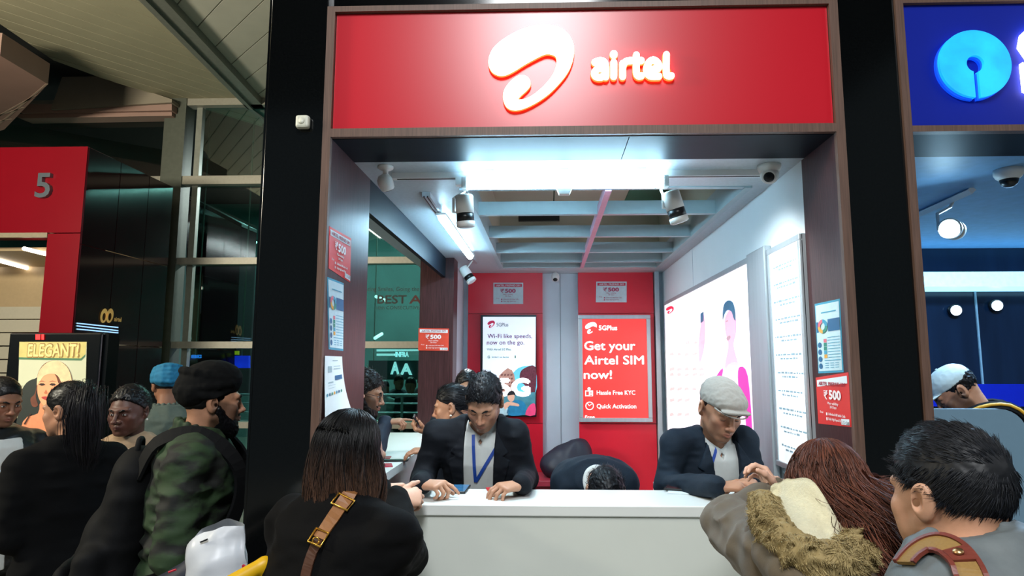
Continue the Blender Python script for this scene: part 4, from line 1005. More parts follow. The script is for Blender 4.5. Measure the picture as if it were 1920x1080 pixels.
def fuzz(V, F, n, length, flow, lift=.4, K=5, seed=1, jitter=.3, clump=0.0, keep=None, curl=0.0):
    """short hairs rooted on a surface, combed along flow(point)->vector"""
    rs = np.random.RandomState(seed); Nn = normals(V, F)
    fa = np.linalg.norm(np.cross(V[F[:, 1]] - V[F[:, 0]], V[F[:, 2]] - V[F[:, 0]]), axis=1); fi = rs.choice(len(F), n, p=fa / fa.sum())
    w = rs.rand(n, 2); p = V[F[fi, 0]] * (1 - w[:, :1]) * (1 - w[:, 1:]) + V[F[fi, 1]] * w[:, :1] * (1 - w[:, 1:]) + V[F[fi, 2]] * w[:, :1] * w[:, 1:] + V[F[fi, 3]] * (1 - w[:, :1]) * w[:, 1:]
    nn = Nn[F[fi, 0]]
    if keep is not None: m = keep(p); p, nn = p[m], nn[m]
    fl = flow(p); fl = fl - nn * (fl * nn).sum(1, keepdims=True); fl /= np.linalg.norm(fl, axis=1, keepdims=True) + 1e-9
    if clump: fl = fl + clump * np.stack([vnoise(p * 40 + i * 9) for i in range(3)], 1)
    fl = fl + jitter * rs.randn(*fl.shape) * .5
    ln = length * (.6 + .6 * rs.rand(len(p), 1)); out = []
    for k in range(K):
        s = k / (K - 1); q = p + ln * (fl * s + nn * lift * (s - .55 * s * s)) - nn * .002
        if curl: q = q + curl * s * np.stack([vnoise(p * 25 + i * 4 + s * 2.2) for i in range(3)], 1)
        out.append(q)
    return np.stack(out, 1)
# ------------------------------------------------------------------ heads
def rotm(yaw, pitch, roll):
    y, p, r = (math.radians(a) for a in (yaw, pitch, roll))
    Rz = np.array([[math.cos(y), -math.sin(y), 0], [math.sin(y), math.cos(y), 0], [0, 0, 1]])
    Rx = np.array([[1, 0, 0], [0, math.cos(p), -math.sin(p)], [0, math.sin(p), math.cos(p)]])
    Ry = np.array([[math.cos(r), 0, math.sin(r)], [0, 1, 0], [-math.sin(r), 0, math.cos(r)]])
    return Rz @ Rx @ Ry
class Head:
    """local frame: face towards -y, crown +z, origin between the eyes and the nape at eye level"""
    def __init__(s, c, yaw, pitch, roll=0, sc=1.0, jaw=1.0, full=1.0, nose=1.0):
        s.c = np.array(c, float); s.R = rotm(yaw, pitch, roll); s.sc = sc; s.jaw = jaw; s.full = full; s.nose = nose
    def w(s, p): return s.c + s.R @ (np.array(p, float) * s.sc)
    def loc(s, V): return (V - s.c) @ s.R / s.sc
    def E(s, c, r, tilt=None):
        R = s.R if tilt is None else s.R @ rotm(*tilt); return ell(s.w(c), np.array(r) * s.sc, R)
    def C(s, a, b, ra, rb, flat=None):
        return cone(s.w(a), s.w(b), ra * s.sc, rb * s.sc, None if flat is None else (s.R @ np.array(flat[0], float), flat[1]))
    def build(s, F, ears=True):
        j = s.jaw; u = s.full; n = s.nose
        F.add(s.E((0, .014, .028), (.075, .095, .084)), .02)
        F.add(s.E((0, -.030, -.012), (.064 * u, .060, .082)), .03)
        F.add(s.E((0, -.042, -.066), (.050 * j, .046, .044)), .025)
        F.add(s.C((-.050 * j, -.005, -.052), (-.018 * j, -.070, -.096), .020, .017), .02); F.add(s.C((.050 * j, -.005, -.052), (.018 * j, -.070, -.096), .020, .017), .02)
        F.add(s.E((0, -.079, -.097), (.021 * j, .016, .015)), .015)
        for q in (-1, 1):
            F.add(s.E((q * .042, -.062, -.026), (.024 * u, .022, .022)), .018)
            F.add(s.E((q * .034 * u, -.055, -.055), (.022 * u, .022, .026)), .02)
            F.add(s.C((q * .010, -.092, .019), (q * .044, -.078, .020), .009, .010), .012)
        for q in (-1, 1):
            F.sub(s.E((q * .031, -.101, -.002), (.017, .016, .012)), .016)
            F.add(s.E((q * .031, -.0755, -.002), (.0155, .0145, .0125)), .004)
        F.add(s.C((0, -.090, .014), (0, -.110 * n ** .3, -.030), .0085, .0095), .012)
        F.add(s.E((0, -.113 * n ** .3, -.034), (.0125 * n, .0125, .0105)), .007)
        for q in (-1, 1):
            F.add(s.E((q * .0135 * n, -.101, -.038), (.0085, .010, .0075)), .006); F.sub(s.E((q * .0065 * n, -.107, -.0455), (.0035, .005, .003)), .003)
        F.add(s.E((0, -.082, -.064), (.030, .021, .024)), .016)
        F.add(s.C((-.019, -.0955, -.0655), (0, -.1035, -.0605), .004, .0058), .004); F.add(s.C((.019, -.0955, -.0655), (0, -.1035, -.0605), .004, .0058), .004)
        F.add(s.C((-.016, -.0955, -.0700), (0, -.1015, -.0745), .0045, .0070), .004); F.add(s.C((.016, -.0955, -.0700), (0, -.1015, -.0745), .0045, .0070), .004)
        F.sub(s.C((-.020, -.1015, -.0668), (.020, -.1015, -.0668), .0012, .0012), .003)
        F.sub(s.E((0, -.104, -.085), (.016, .008, .006)), .008)
        if ears:
            for q in (-1, 1):
                t = (q * 22, 0, q * 6)
                F.add(s.E((q * .080, .016, -.008), (.0095, .021, .033), t), .006)
                F.add(s.E((q * .074, .010, -.033), (.007, .010, .011), t), .006)
                F.sub(s.E((q * .0875, .010, -.006), (.007, .0105, .018), t), .005); F.sub(s.E((q * .082, .004, -.012), (.008, .005, .006), t), .004)
        return F
    def masks(s, V, beard=0.0, neck=True):
        L = s.loc(V); x, y, z = L.T
        lip = np.exp(-((np.abs(x) / .021) ** 4)) * np.exp(-(((z + .0675) / .0095) ** 4)) * (y < -.088)
        b = np.clip((-.028 - z - .45 * np.clip(np.abs(x) - .02, 0, 1)) / .018, 0, 1)        # lower face
        b = np.clip((-.040 - z + np.clip(np.abs(x) - .030, 0, .04) * 1.2) / .014, 0, 1) * np.clip((.022 - y) / .012, 0, 1) * np.clip((z + .125) / .02, 0, 1)
        must = np.exp(-((np.abs(x) / .026) ** 4)) * np.exp(-(((z + .051) / .007) ** 2)) * (y < -.08)
        cheek = np.exp(-(((np.abs(x) - .040) / .022) ** 2) - ((z + .03) / .022) ** 2) * (y < 0)
        b = np.clip(np.maximum(b, must), 0, 1) * (1 - lip) * beard
        side = np.clip((.012 - np.abs(y + .0)) / .01, 0, 1) * (np.abs(x) > .055) * np.clip((.02 - np.abs(z + .0)) / .01, 0, 1) * min(beard, 1) * .6
        return {'lip': np.clip(lip, 0, 1), 'beard': np.clip(np.maximum(b, side), 0, 1), 'flush': np.clip(cheek + .8 * np.exp(-((x / .016) ** 2) - ((z + .034) / .014) ** 2) * (y < -.095), 0, 1)}
def skinmat(name, col, lip, beard='#2a2420', flush='#b06a5a'):
    return mat(name, col, .48, var=.07, scale=90, spec=.4, sss=.06, bump=.04, bscale=400, attr=[('flush', flush, .30), ('beard', beard, .75), ('lip', lip, .75)])
skin_a = skinmat('skin_warm_tan', '#b98a6e', '#9a5a50'); skin_b = skinmat('skin_light_brown', '#b08064', '#96584e'); skin_l1 = skinmat('skin_fair', '#d9ab92', '#b86a66', flush='#d08878')
skin_t = skinmat('skin_tan', '#bd8f73', '#a0605a', flush='#b87866'); skin_d = skinmat('skin_deep_brown', '#5a3a30', '#4a2626', flush='#6a3a30'); skin_m = skinmat('skin_mid_brown', '#8a5f48', '#7a443c')
hair_under = mat('hair_shadow_layer', '#060606', .95, spec=.03); hair_under_red = mat('auburn_shadow_layer', '#2a130c', .95, spec=.03)
def hairmat(name, c1, c2, rough=.38): return mat(name, c1, rough, var=.3, scale=60, spec=.3, attr=[('hue', c2, .9)])
hair_blk = hairmat('hair_black', '#0d0d10', '#26242a'); hair_blu = hairmat('hair_blue_black', '#0b0d12', '#1c2028', .5); hair_brn = hairmat('hair_dark_brown', '#15110f', '#3a2c24'); hair_red = hairmat('hair_auburn', '#351b14', '#7a4836', .45)
eye_w = mat('eye_white', '#d8d2cc', .25); eye_d = mat('eye_iris', '#1c120e', .15)
def face_parts(par, H, hair, lids='down', brow=1.0, bodyo=None):
    for q in (-1, 1):
        F = Field(.0016, .004)
        F.add(H.C((q * .013, -.0985, .0135), (q * .030, -.0955, .0205), .0028 * brow, .0036 * brow, ((0, 1, 0), .7)), .003); F.add(H.C((q * .030, -.0955, .0205), (q * .047, -.0795, .0165), .0036 * brow, .0015, ((0, 1, 0), .8)), .003)
        F.wrinkle(.0008, (500, 500, 300)); V, f = F.mesh(1); mkfast('eyebrow', V, f, hair, par, attrs={'hue': np.zeros(len(V))})
        if lids == 'down':
            pts = [H.w((q * (.031 + .0145 * t), -.0895 + .008 * t * t, -.0075 - .0015 * (1 - t * t))) for t in np.linspace(-1, 1, 9)]
            MB().tube(pts, [.0006 + .0006 * (1 - abs(t)) for t in np.linspace(-1, 1, 9)], 6).build('eyelash_line', hair_blk, par, True)
        else:
            F = Field(.0012, .002); F.add(H.E((q * .031, -.0795, -.003), (.0125, .0118, .0052))); V, f = F.mesh(1); e = mkfast('eye', V, f, eye_w, par)
            F = Field(.0010, .002); F.add(H.E((q * .031, -.0872, -.003), (.0052, .0046, .0050))); V, f = F.mesh(1); mkfast('iris', V, f, eye_d, e)
            pts = [H.w((q * (.031 + .0135 * t), -.0905 + .006 * t * t, .0020 - .0045 * t * t)) for t in np.linspace(-1, 1, 9)]
            MB().tube(pts, .0009, 6).build('eyelash_line', hair_blk, par, True)
HL = ([-.12, -.085, -.066, -.05, -.03, -.012, .012, .03, .06, .09, .12], [.072, .066, .046, .030, .012, -.006, .010, -.016, -.050, -.064, -.07])
def hair_short(par, H, m, n=900, top=.016, length=.028, flow=None, side=.003, line=HL, noise=.0035, h=.003, front=0.0, seed=1, lift=.35, hr=.0011, jitter=.5, clump=.2):
    F = Field(h, .02); F.add(H.E((0, .014, .028), (.075 + side, .095 + side, .084 + side)))
    F.add(H.E((0, .006 - front * .3, .050), (.068, .090 + front, .066 + top)), .02)
    def cut(D, x, y, z):
        c = H.c; R = H.R
        ly = ((x - f32(c[0])) * f32(R[0, 1]) + (y - f32(c[1])) * f32(R[1, 1]) + (z - f32(c[2])) * f32(R[2, 1])) / f32(H.sc)
        lz = ((x - f32(c[0])) * f32(R[0, 2]) + (y - f32(c[1])) * f32(R[1, 2]) + (z - f32(c[2])) * f32(R[2, 2])) / f32(H.sc)
        return np.maximum(D, (np.interp(ly, *line).astype(f32) - lz) * f32(.8 * H.sc))
    F.cut(cut); F.wrinkle(noise, (90, 90, 90), seed); V, f = F.mesh(1)
    fl = flow or (lambda p: np.tile(H.R @ np.array([.1, .4, -.5]), (len(p), 1)))
    ho = mkfast('hair', V, f, m, par, attrs={'hue': np.zeros(len(V))})
    if n:
        P = fuzz(V, f, n, length * H.sc, fl, lift, 5, seed, jitter, clump); sv, sf, hue = strands(P, hr); mkfast('hair_strands', sv, sf, m, ho, attrs={'hue': hue})['kind'] = 'stuff'
    return V, f
# ------------------------------------------------------------------ hands
def hand(F, wrist, fdir, palm_n, side, curls, thumb=(.55, .75, -.25), tcurl=.3, sc=1.0, spread=.06):
    """palm_n: direction the palm faces; side +1 right hand, -1 left hand; curls: per finger (c1,c2,c3) degrees"""
    x = np.array(fdir, float); x /= np.linalg.norm(x); n = np.array(palm_n, float); n -= x * (n @ x); n /= np.linalg.norm(n); zz = -n
    y = np.cross(zz, x)                    # right hand: thumb on +y
    W = lambda p: np.array(wrist, float) + sc * (x * p[0] + y * p[1] * side + zz * p[2])
    Cn = lambda a, b, ra, rb, k=.006, fl=None: F.add(cone(W(a), W(b), ra * sc, rb * sc, fl), k)
    Cn((-.004, 0, 0), (.012, 0, 0), .024, .023, .012, (zz, .78))
    Cn((.01, .012, 0), (.085, .027, .002), .017, .0135, .015, (zz, .85)); Cn((.01, .002, .002), (.088, .008, .004), .017, .0135, .015, (zz, .85))
    Cn((.01, -.008, 0), (.085, -.011, .003), .017, .013, .015, (zz, .85)); Cn((.01, -.014, -.001), (.078, -.029, 0), .016, .012, .015, (zz, .85))
    Cn((.012, .018, -.008), (.04, .032, -.010), .016, .013, .015)
    mc = [(.088, .029, .002), (.092, .0095, .004), (.087, -.011, .003), (.079, -.0295, 0)]; ln = [.070, .078, .072, .056]; r0 = [.0088, .0090, .0086, .0076]
    for i in range(4):
        p = np.array(mc[i], float); a = 0; az = spread * (1.5 - i)
        c = curls[i]
        for k, fr in enumerate((.46, .30, .24)):
            a += math.radians(c[k]); q = p + ln[i] * fr * np.array([math.cos(a) * math.cos(az), math.cos(a) * math.sin(az), -math.sin(a)])
            ra = r0[i] * (1 - .12 * k); Cn(p, q, ra, r0[i] * (1 - .12 * (k + 1)), .004); p = q
    d = np.array(thumb, float); d /= np.linalg.norm(d); p = np.array([.022, .026, -.006]); ax = np.cross(d, [0, -1.0, -.5]); ax /= np.linalg.norm(ax)
    for k, (l, ra, rb) in enumerate(((.040, .0135, .0108), (.032, .0108, .0098), (.026, .0098, .0075))):
        q = p + d * l; Cn(p, q, ra, rb, .006); p = q
        a = tcurl; d = d * math.cos(a) + np.cross(ax, d) * math.sin(a) + ax * (ax @ d) * (1 - math.cos(a))
    return F
FIST = [(55, 60, 40)] * 4; RELAX = [(22, 30, 18), (26, 34, 20), (30, 36, 22), (34, 38, 24)]; FLAT = [(6, 8, 6), (6, 10, 6), (8, 10, 8), (10, 12, 8)]
# ------------------------------------------------------------------ whole figures
PROF_M = [(-.08, .168, .118, 0), (0, .165, .115, 0), (.12, .150, .108, .004), (.26, .160, .112, .008), (.38, .178, .118, .010), (.46, .172, .105, .004), (.52, .120, .080, -.004), (.56, .070, .060, -.008)]
PROF_F = [(-.08, .168, .115, 0), (0, .165, .112, 0), (.12, .132, .096, .004), (.25, .145, .115, .018), (.36, .152, .105, .012), (.44, .145, .090, .002), (.49, .10, .07, -.004), (.53, .055, .05, -.008)]
def unit(v): v = np.array(v, float); return v / np.linalg.norm(v)
class Person:
    def __init__(s, label, xy, floor=0.0, group=None):
        s.root = thing('person', label, 'person', (xy[0], xy[1], floor), group); s.xy = xy; s.floor = floor
    def frame(s, hip, neck, lat, wid=1.0, dep=1.0, prof=PROF_M):
        s.hip = np.array(hip, float); s.neck = np.array(neck, float); s.up = unit(s.neck - s.hip); L = np.linalg.norm(s.neck - s.hip)
        lat = np.array(lat, float); s.lat = unit(lat - s.up * (lat @ s.up)); s.back = np.cross(s.up, s.lat); k = L / prof[-2][0]
        s.prof = [(q[0] * k, q[1] * wid, q[2] * dep, q[3]) for q in prof]
    def arms(s, R=None, L=None):
        """each: (shoulder, elbow, wrist)"""
        s.arm = {'R': R, 'L': L}
    def torso(s, off=0.0, lo=None, k=0.0):
        pr = [(q[0], q[1] + off, q[2] + off, q[3]) for q in s.prof]
        if lo is not None: pr = [(lo, pr[0][1] + k, pr[0][2] + k, 0)] + [q for q in pr if q[0] > lo]
        return loft(s.hip, s.up, s.lat, pr)
    def cloth(s, off=.012, h=.007, sleeve=(.052, .048, .040), lo=None, flare=.0, sleeves='RL', sh=.062, wr=(.005, (14, 14, 34)), seed=1, extra=None, cut=None, short=None):
        F = Field(h, .035); F.add(s.torso(off, lo, flare))
        for a in sleeves:
            if s.arm.get(a) is None: continue
            S_, E_, W_ = [np.array(q, float) for q in s.arm[a]]
            nk = s.neck - s.up * .02
            F.add(cone(s.neck + s.up * .004 + (S_ - s.neck) * .18, S_ + s.up * .004, sh * .88, sh * .86 + off * .3), .04)
            E2 = E_ if short is None else S_ + (E_ - S_) * short
            F.add(cone(S_, E2, sleeve[0] + off * .4, sleeve[1] + off * .2), .03)
            if short is None: F.add(cone(E_, W_, sleeve[1] + off * .2, sleeve[2]), .025)
        for e in (extra or []): F.add(*e)
        if wr: F.wrinkle(wr[0], wr[1], seed)
        for c in (cut or []): F.cut(c)
        return F
    def local(s, x, y, z):
        x = x - f32(s.hip[0]); y = y - f32(s.hip[1]); z = z - f32(s.hip[2])
        g = lambda v: x * f32(v[0]) + y * f32(v[1]) + z * f32(v[2])
        return g(s.lat), g(s.up), g(-s.back)          # across, up, forward
    def at(s, u, h, fwd): return s.hip + s.lat * u + s.up * h - s.back * fwd
    def core(s, h=.016):
        """body under the clothes, coarse"""
        F = Field(h, .03); F.add(s.torso(-.02))
        for a in 'RL':
            if s.arm.get(a) is None: continue
            S_, E_, W_ = s.arm[a]; F.add(cone(S_, E_, .044, .036)); F.add(cone(E_, W_, .036, .026))
        for q, ft in zip((-1, 1), s.feet()):
            hp = s.hip + s.lat * q * .085; kn = (hp + ft) / 2 + np.array([0, 0, .02]) - s.back * s.knee; F.add(cone(hp, kn, .075, .05)); F.add(cone(kn, ft + np.array([0, 0, .07]), .048, .036)); F.add(cone(ft + np.array([0, 0, .04]), ft + np.array([0, 0, .035]) - s.fw0 * .1, .036, .03))
        return F.mesh(1)
    knee = .03
    def feet(s):
        s.fw0 = unit(np.array([s.back[0], s.back[1], 0])) if abs(s.up[2]) > .2 else np.array([0, 1, 0]); 
        l0 = unit(np.array([s.lat[0], s.lat[1], 0]))
        c = np.array([s.xy[0], s.xy[1], s.floor]); return [c - l0 * .11, c + l0 * .11]
    def trousers(s, m, h=.012, r=(.095, .068, .056), shoe=None):
        F = Field(h, .03)
        F.add(loft(s.hip, s.up, s.lat, [(-.1, .17, .118, 0), (.02, .168, .118, 0), (.1, .155, .11, 0)]))
        for q, ft in zip((-1, 1), s.feet()):
            hp = s.hip + s.lat * q * .088 - s.up * .03; kn = (hp + ft) / 2 + np.array([0, 0, .02]) - s.back * s.knee
            F.add(cone(hp, kn, r[0], r[1])); F.add(cone(kn, ft + np.array([0, 0, .08]), r[1], r[2]))
        F.wrinkle(.005, (12, 12, 24), 2); V, f = F.mesh(1); mkfast('trousers', V, f, m, s.root)
        sm = shoe or mat('black_shoe_leather', '#0c0c0d', .35)
        for ft in s.feet():
            F = Field(.008, .02); F.add(cone(ft + np.array([0, 0, .045]) + s.fw0 * .03, ft + np.array([0, 0, .038]) - s.fw0 * .15, .042, .036, ((0, 0, 1), .9)))
            F.cut(lambda D, x, y, z, f0=s.floor: np.maximum(D, f32(f0 + .002) - z)); V, f = F.mesh(1); mkfast('shoe', V, f, sm, s.root)
    def skin(s, H, m, h=.003, hands=(), beard=0.0, neckr=(.050, .056), ears=True, hh=.003, neck_lo=None):
        F = Field(h, .02); H.build(F, ears)
        nb = s.neck if neck_lo is None else np.array(neck_lo, float)
        F.add(cone(H.w((0, .030, -.05)), nb - s.up * .03, neckr[0] * H.sc, neckr[1] * H.sc), .03)
        if s.arm.get('R') is not None and s.arm.get('L') is not None:
            for a in 'RL': F.add(cone(nb - s.up * .055, nb * .6 + np.array(s.arm[a][0]) * .4 - s.up * .035, .05, .04), .04)
        V, f = F.mesh(1); at = H.masks(V, beard); ms = [(V, f)]
        for hd in hands:
            F = Field(hh, .006); hand(F, **hd); ms.append(F.mesh(1))
        ms.append(s.core()); V2, f2 = join(*ms); z = len(V2) - len(V)
        at = {k_: np.concatenate([v_, np.zeros(z)]) for k_, v_ in at.items()}
        s.body = mkfast('body', V2, f2, m, s.root, attrs=at); s.bvh = BVHTree.FromPolygons([tuple(q) for q in ms[0][0]], [tuple(q) for q in ms[0][1]]); return s.body
def bvh(V, F): return BVHTree.FromPolygons([tuple(q) for q in V], [tuple(int(i) for i in q) for q in F])
def ribbon(path, nrm, w, th=.002):
    """flat band along path with width across nrm x tangent"""
    P = [np.array(p, float) for p in path]; v = []; K = len(P); ws = w if hasattr(w, '__len__') else [w] * K
    for i in range(K):
        t = unit(P[min(i + 1, K - 1)] - P[max(i - 1, 0)]); n = np.array(nrm[i] if hasattr(nrm[0], '__len__') else nrm, float); n = unit(n - t * (n @ t)); b = np.cross(t, n) * ws[i] / 2
        v += [P[i] + b + n * th, P[i] - b + n * th, P[i] - b - n * th, P[i] + b - n * th]
    f = [(i * 4 + j, i * 4 + (j + 1) % 4, i * 4 + 4 + (j + 1) % 4, i * 4 + 4 + j) for i in range(K - 1) for j in range(4)] + [(3, 2, 1, 0), tuple((K - 1) * 4 + j for j in range(4))]
    return MB().add(v, f)
def drape(tree, pts, d, off=.003):
    """move points along d onto the surface; returns points and normals"""
    d = Vector(tuple(unit(d))); P = []; N = []
    for p in pts:
        hit, n, _, _ = tree.ray_cast(Vector(tuple(p)) - d * .6, d)
        if hit is None: P.append(np.array(p)); N.append(-np.array(d)); continue
        P.append(np.array(hit) - np.array(d) * off); N.append(np.array(n) if n @ d < 0 else -np.array(n))
    return P, N
# ------------------------------------------------------------------ people
suit = mat('black_suit_cloth', '#12161d', .8, var=.25, scale=220, spec=.2, bump=.05, bscale=700)
suit_b = mat('navy_suit_cloth', '#14212e', .8, var=.25, scale=220, spec=.25, bump=.05, bscale=700)
shirt_w = mat('white_shirt_cotton', '#c9cdca', .7, var=.06, scale=40, bump=.04, bscale=500)
lany_b = mat('blue_lanyard', '#16439c', .5, var=.15, scale=120)
black_knit = mat('black_knit', '#050506', .9, var=.3, scale=160, spec=.15, bump=.1, bscale=400)
black_cloth = mat('black_cloth', '#050608', .9, var=.3, scale=120, spec=.15)
trou_dark = mat('dark_trouser_cloth', '#0d0f13', .8, var=.2, scale=120)
gold = mat('gold_metal', '#d8a848', .25, metal=.9, var=.1)
pearl = mat('pearl', '#e8e4dc', .25)

def suit_parts(pr, m, H, openc=lambda h: 0 * h, openw=lambda h: .075 + 0 * h, seed=1, off=.014):
    """jacket with open front over a shirt, lapels, collar"""
    F = Field(.006, .03); F.add(pr.torso(.002)); V, f = F.mesh(1)
    for q in (0, 1):
        pass
    F2 = Field(.005, .02); F2.add(pr.torso(.001)); nk = pr.neck; Ln = pr.prof[-2][0]
    def ncut(D, x, y, z):
        u, h, w = pr.local(x, y, z); D = np.maximum(D, h - f32(Ln * .99))
        return np.maximum(D, -np.maximum(np.abs(u) - (h - f32(Ln * .885)) * f32(.5), -w).astype(f32))
    F2.cut(ncut)
    sh = F2.mesh(1); so = mkfast('shirt', *sh, shirt_w, pr.root)
    tree = bvh(*sh)
    def vcut(D, x, y, z):
        u, h, w = pr.local(x, y, z)
        c = openc(h); d = np.maximum(np.maximum(np.abs(u - c) - openw(h), -(w - f32(.02))), w - f32(.155))
        return np.maximum(D, -d.astype(f32))
    F = pr.cloth(off=off, lo=-.22, flare=.015, seed=seed, h=.006, wr=(.0045, (13, 13, 30)), cut=[vcut]); jk = F.mesh(1)
    jo = mkfast('jacket', *jk, m, pr.root)
    Lh = pr.prof[-2][0]
    def pdist(u, h, P):
        d = None; ins = None
        P = np.array(P); n = len(P); best = np.full(np.broadcast(u, h).shape, 9.0, f32); s = np.zeros(best.shape, bool)
        for i in range(n):
            a, b = P[i], P[(i + 1) % n]; e = b - a; t = np.clip(((u - a[0]) * e[0] + (h - a[1]) * e[1]) / (e @ e), 0, 1)
            best = np.minimum(best, np.sqrt((u - a[0] - t * e[0]) ** 2 + (h - a[1] - t * e[1]) ** 2))
            c = ((a[1] > h) != (b[1] > h)) & (u < (b[0] - a[0]) * (h - a[1]) / (b[1] - a[1] + 1e-9) + a[0]); s ^= c
        return np.where(s, -best, best).astype(f32)
    for q in (-1, 1):
        w0 = float(openw(np.array(Lh * .9))); cc = lambda h: float(openc(np.array(h)))
        Pq = [(cc(Lh * 1.02) + q * (w0 - .006), Lh * 1.03), (cc(Lh * .86) + q * (w0 + .055), Lh * .84), (cc(Lh * .8) + q * (w0 + .030), Lh * .815), (cc(Lh * .78) + q * (w0 + .062), Lh * .775), (cc(Lh * .4) + q * (float(openw(np.array(Lh * .4))) + .03), Lh * .42), (cc(.1) + q * (float(openw(np.array(.1))) + .004), .10), (cc(.1) + q * (float(openw(np.array(.1))) - .002), .10), (cc(Lh * .5) + q * (float(openw(np.array(Lh * .5))) - .002), Lh * .5)]
        def lcut(D, x, y, z, Pq=Pq):
            u, h, w = pr.local(x, y, z); return np.maximum(D, np.maximum(np.maximum(pdist(u, h, Pq), -(w - f32(.01))), w - f32(.165)))
        G = pr.cloth(off=off + .009, lo=-.22, flare=.015, seed=seed, h=.005, wr=(.0045, (13, 13, 30)), sleeves='R' if q < 0 else 'L', cut=[lcut]); lp_ = G.mesh(1)
        if len(lp_[0]): mkfast('lapel', *lp_, m, pr.root)
    # shirt collar
    a0 = pr.neck + pr.up * .030
    for q in (-1, 1):
        pts = []; nr = []
        for t in np.linspace(0, 1, 14):
            an = math.radians(95 - 178 * t) if q > 0 else math.radians(85 + 178 * t)
            rx, ry = .076, .072
            o_ = pr.lat * rx * math.cos(an) + pr.back * ry * math.sin(an)
            drop = .11 * max(0, t - .35) ** 1.2
            pts.append(a0 + o_ * (1 + .12 * max(0, t - .5)) - pr.up * drop * 1.1 - pr.back * .02 * t); nr.append(o_ * .9 + pr.up * .045)
        ribbon(pts, nr, [.046 + .012 * t for t in np.linspace(0, 1, 14)], .0018).build('shirt_collar', shirt_w, so, True)
    # placket and buttons
    return sh, jk, tree, jo, so
def lanyard(pr, tree, pa, pb, pc, m=lany_b, w=.014):
    for i, a in enumerate((pa, pb)):
        pts = [PY(*(np.array(a) * (1 - t) + np.array(pc) * t), 2.72) for t in np.linspace(0, 1, 10)]
        P, N = drape(tree, pts, (0, 1, 0), .006)
        ribbon(P, N, w, .001).build('lanyard', m, pr.root)

# --- salesman tapping on a phone, left
m1 = Person('salesman with thick dark hair, black jacket and blue lanyard tapping a phone', (-.33, 3.05))
H1 = Head(PY(908, 752, 2.83), -9, 36, 3, .97, .96, .96)
neck = PY(906, 799, 2.945)
Rs, Ls = PY(819, 815, 2.92), PY(966, 814, 2.9)
m1.frame((neck[0] + .005, 3.06, neck[2] - .50), neck, Ls - Rs, 1.02, 1.0)
w1 = PZ(790, 908, 1.222); w1b = PZ(978, 909, 1.215)
m1.arms((Rs, PY(792, 900, 2.93), w1), (Ls, PY(986, 898, 2.95), w1b))
m1.skin(H1, skin_a, .0028, [dict(wrist=w1, fdir=(.88, -.38, .02), palm_n=(.1, .1, -1), side=1, curls=[(24, 16, 10), (48, 62, 40), (52, 66, 40), (54, 66, 40)], thumb=(.75, .45, -.35), tcurl=.15),
                            dict(wrist=w1b, fdir=(-.78, -.5, -.04), palm_n=(-.1, .1, -1), side=-1, curls=[(26, 30, 20), (30, 34, 20), (36, 38, 22), (42, 40, 25)], thumb=(.8, .4, -.4), tcurl=.2)], beard=.5)
face_parts(m1.root, H1, hair_blk, 'down', 1.25)
hair_short(m1.root, H1, hair_blu, 3600, .022, .024, lambda p: np.tile(H1.R @ np.array([.25, -.75, .1]), (len(p), 1)), .005, seed=2, noise=.0035, front=.010, lift=.16, hr=.0010, jitter=.15, clump=.12)
sh, jk, tr1, jo1, so1 = suit_parts(m1, suit, H1, lambda h: np.interp(h, [0, .3, .5], [-.018, -.008, 0]), lambda h: np.interp(h, [0, .3, .46, .52], [.062, .068, .076, .07]))
lanyard(m1, tr1, (880, 822), (938, 826), (884, 916))
m1.trousers(trou_dark)
# phone and sim packet on the counter
def phone(label, c, rz, scr, w=.074, l=.15, th=.009, z=1.171, tilt=None):
    t = thing('mobile_phone', label, 'phone', (c[0], c[1], z))
    R = Matrix.Rotation(rz, 4, 'Z') if tilt is None else tilt
    o = MB().box(-w / 2, w / 2, -l / 2, l / 2, 0, th, .003).build('phone_body', black_plastic, None); s_ = MB().box(-w / 2 + .004, w / 2 - .004, -l / 2 + .006, l / 2 - .006, th - .0005, th + .0006).build('screen', scr, None)
    for q in (o, s_): q.data.transform(R); q.parent = t
    return t
scr_b = mat('phone_screen_blue', '#3a6f9a', .12, emit=.25, var=.35, scale=25); scr_d = mat('phone_screen_dark', '#1a1214', .1, var=.8, scale=30, col2='#5a3030')
c = PZ(861, 917, 1.175); phone('black phone lying before the salesman with thick dark hair', c, -.03, scr_b)
c = PZ(935, 917, 1.172); sp = thing('sim_packet', 'small red and white card packet under the hand of the thick haired salesman', 'packet', (c[0], c[1], 1.171))
b_ = MB().box(-.05, .05, -.035, .035, 0, .003).build('card', mat('packet_red', '#c8202c', .4), None); b2 = MB().box(-.02, .03, -.02, .01, .003, .0036).build('white_patch', paper_m, None); b3 = MB().box(-.05, .05, -.035, -.028, .003, .0036).build('yellow_edge', mat('packet_yellow', '#c8b848', .4), None)
for q in (b_, b2, b3): q.data.transform(Matrix.Rotation(.2, 4, 'Z')); q.parent = sp

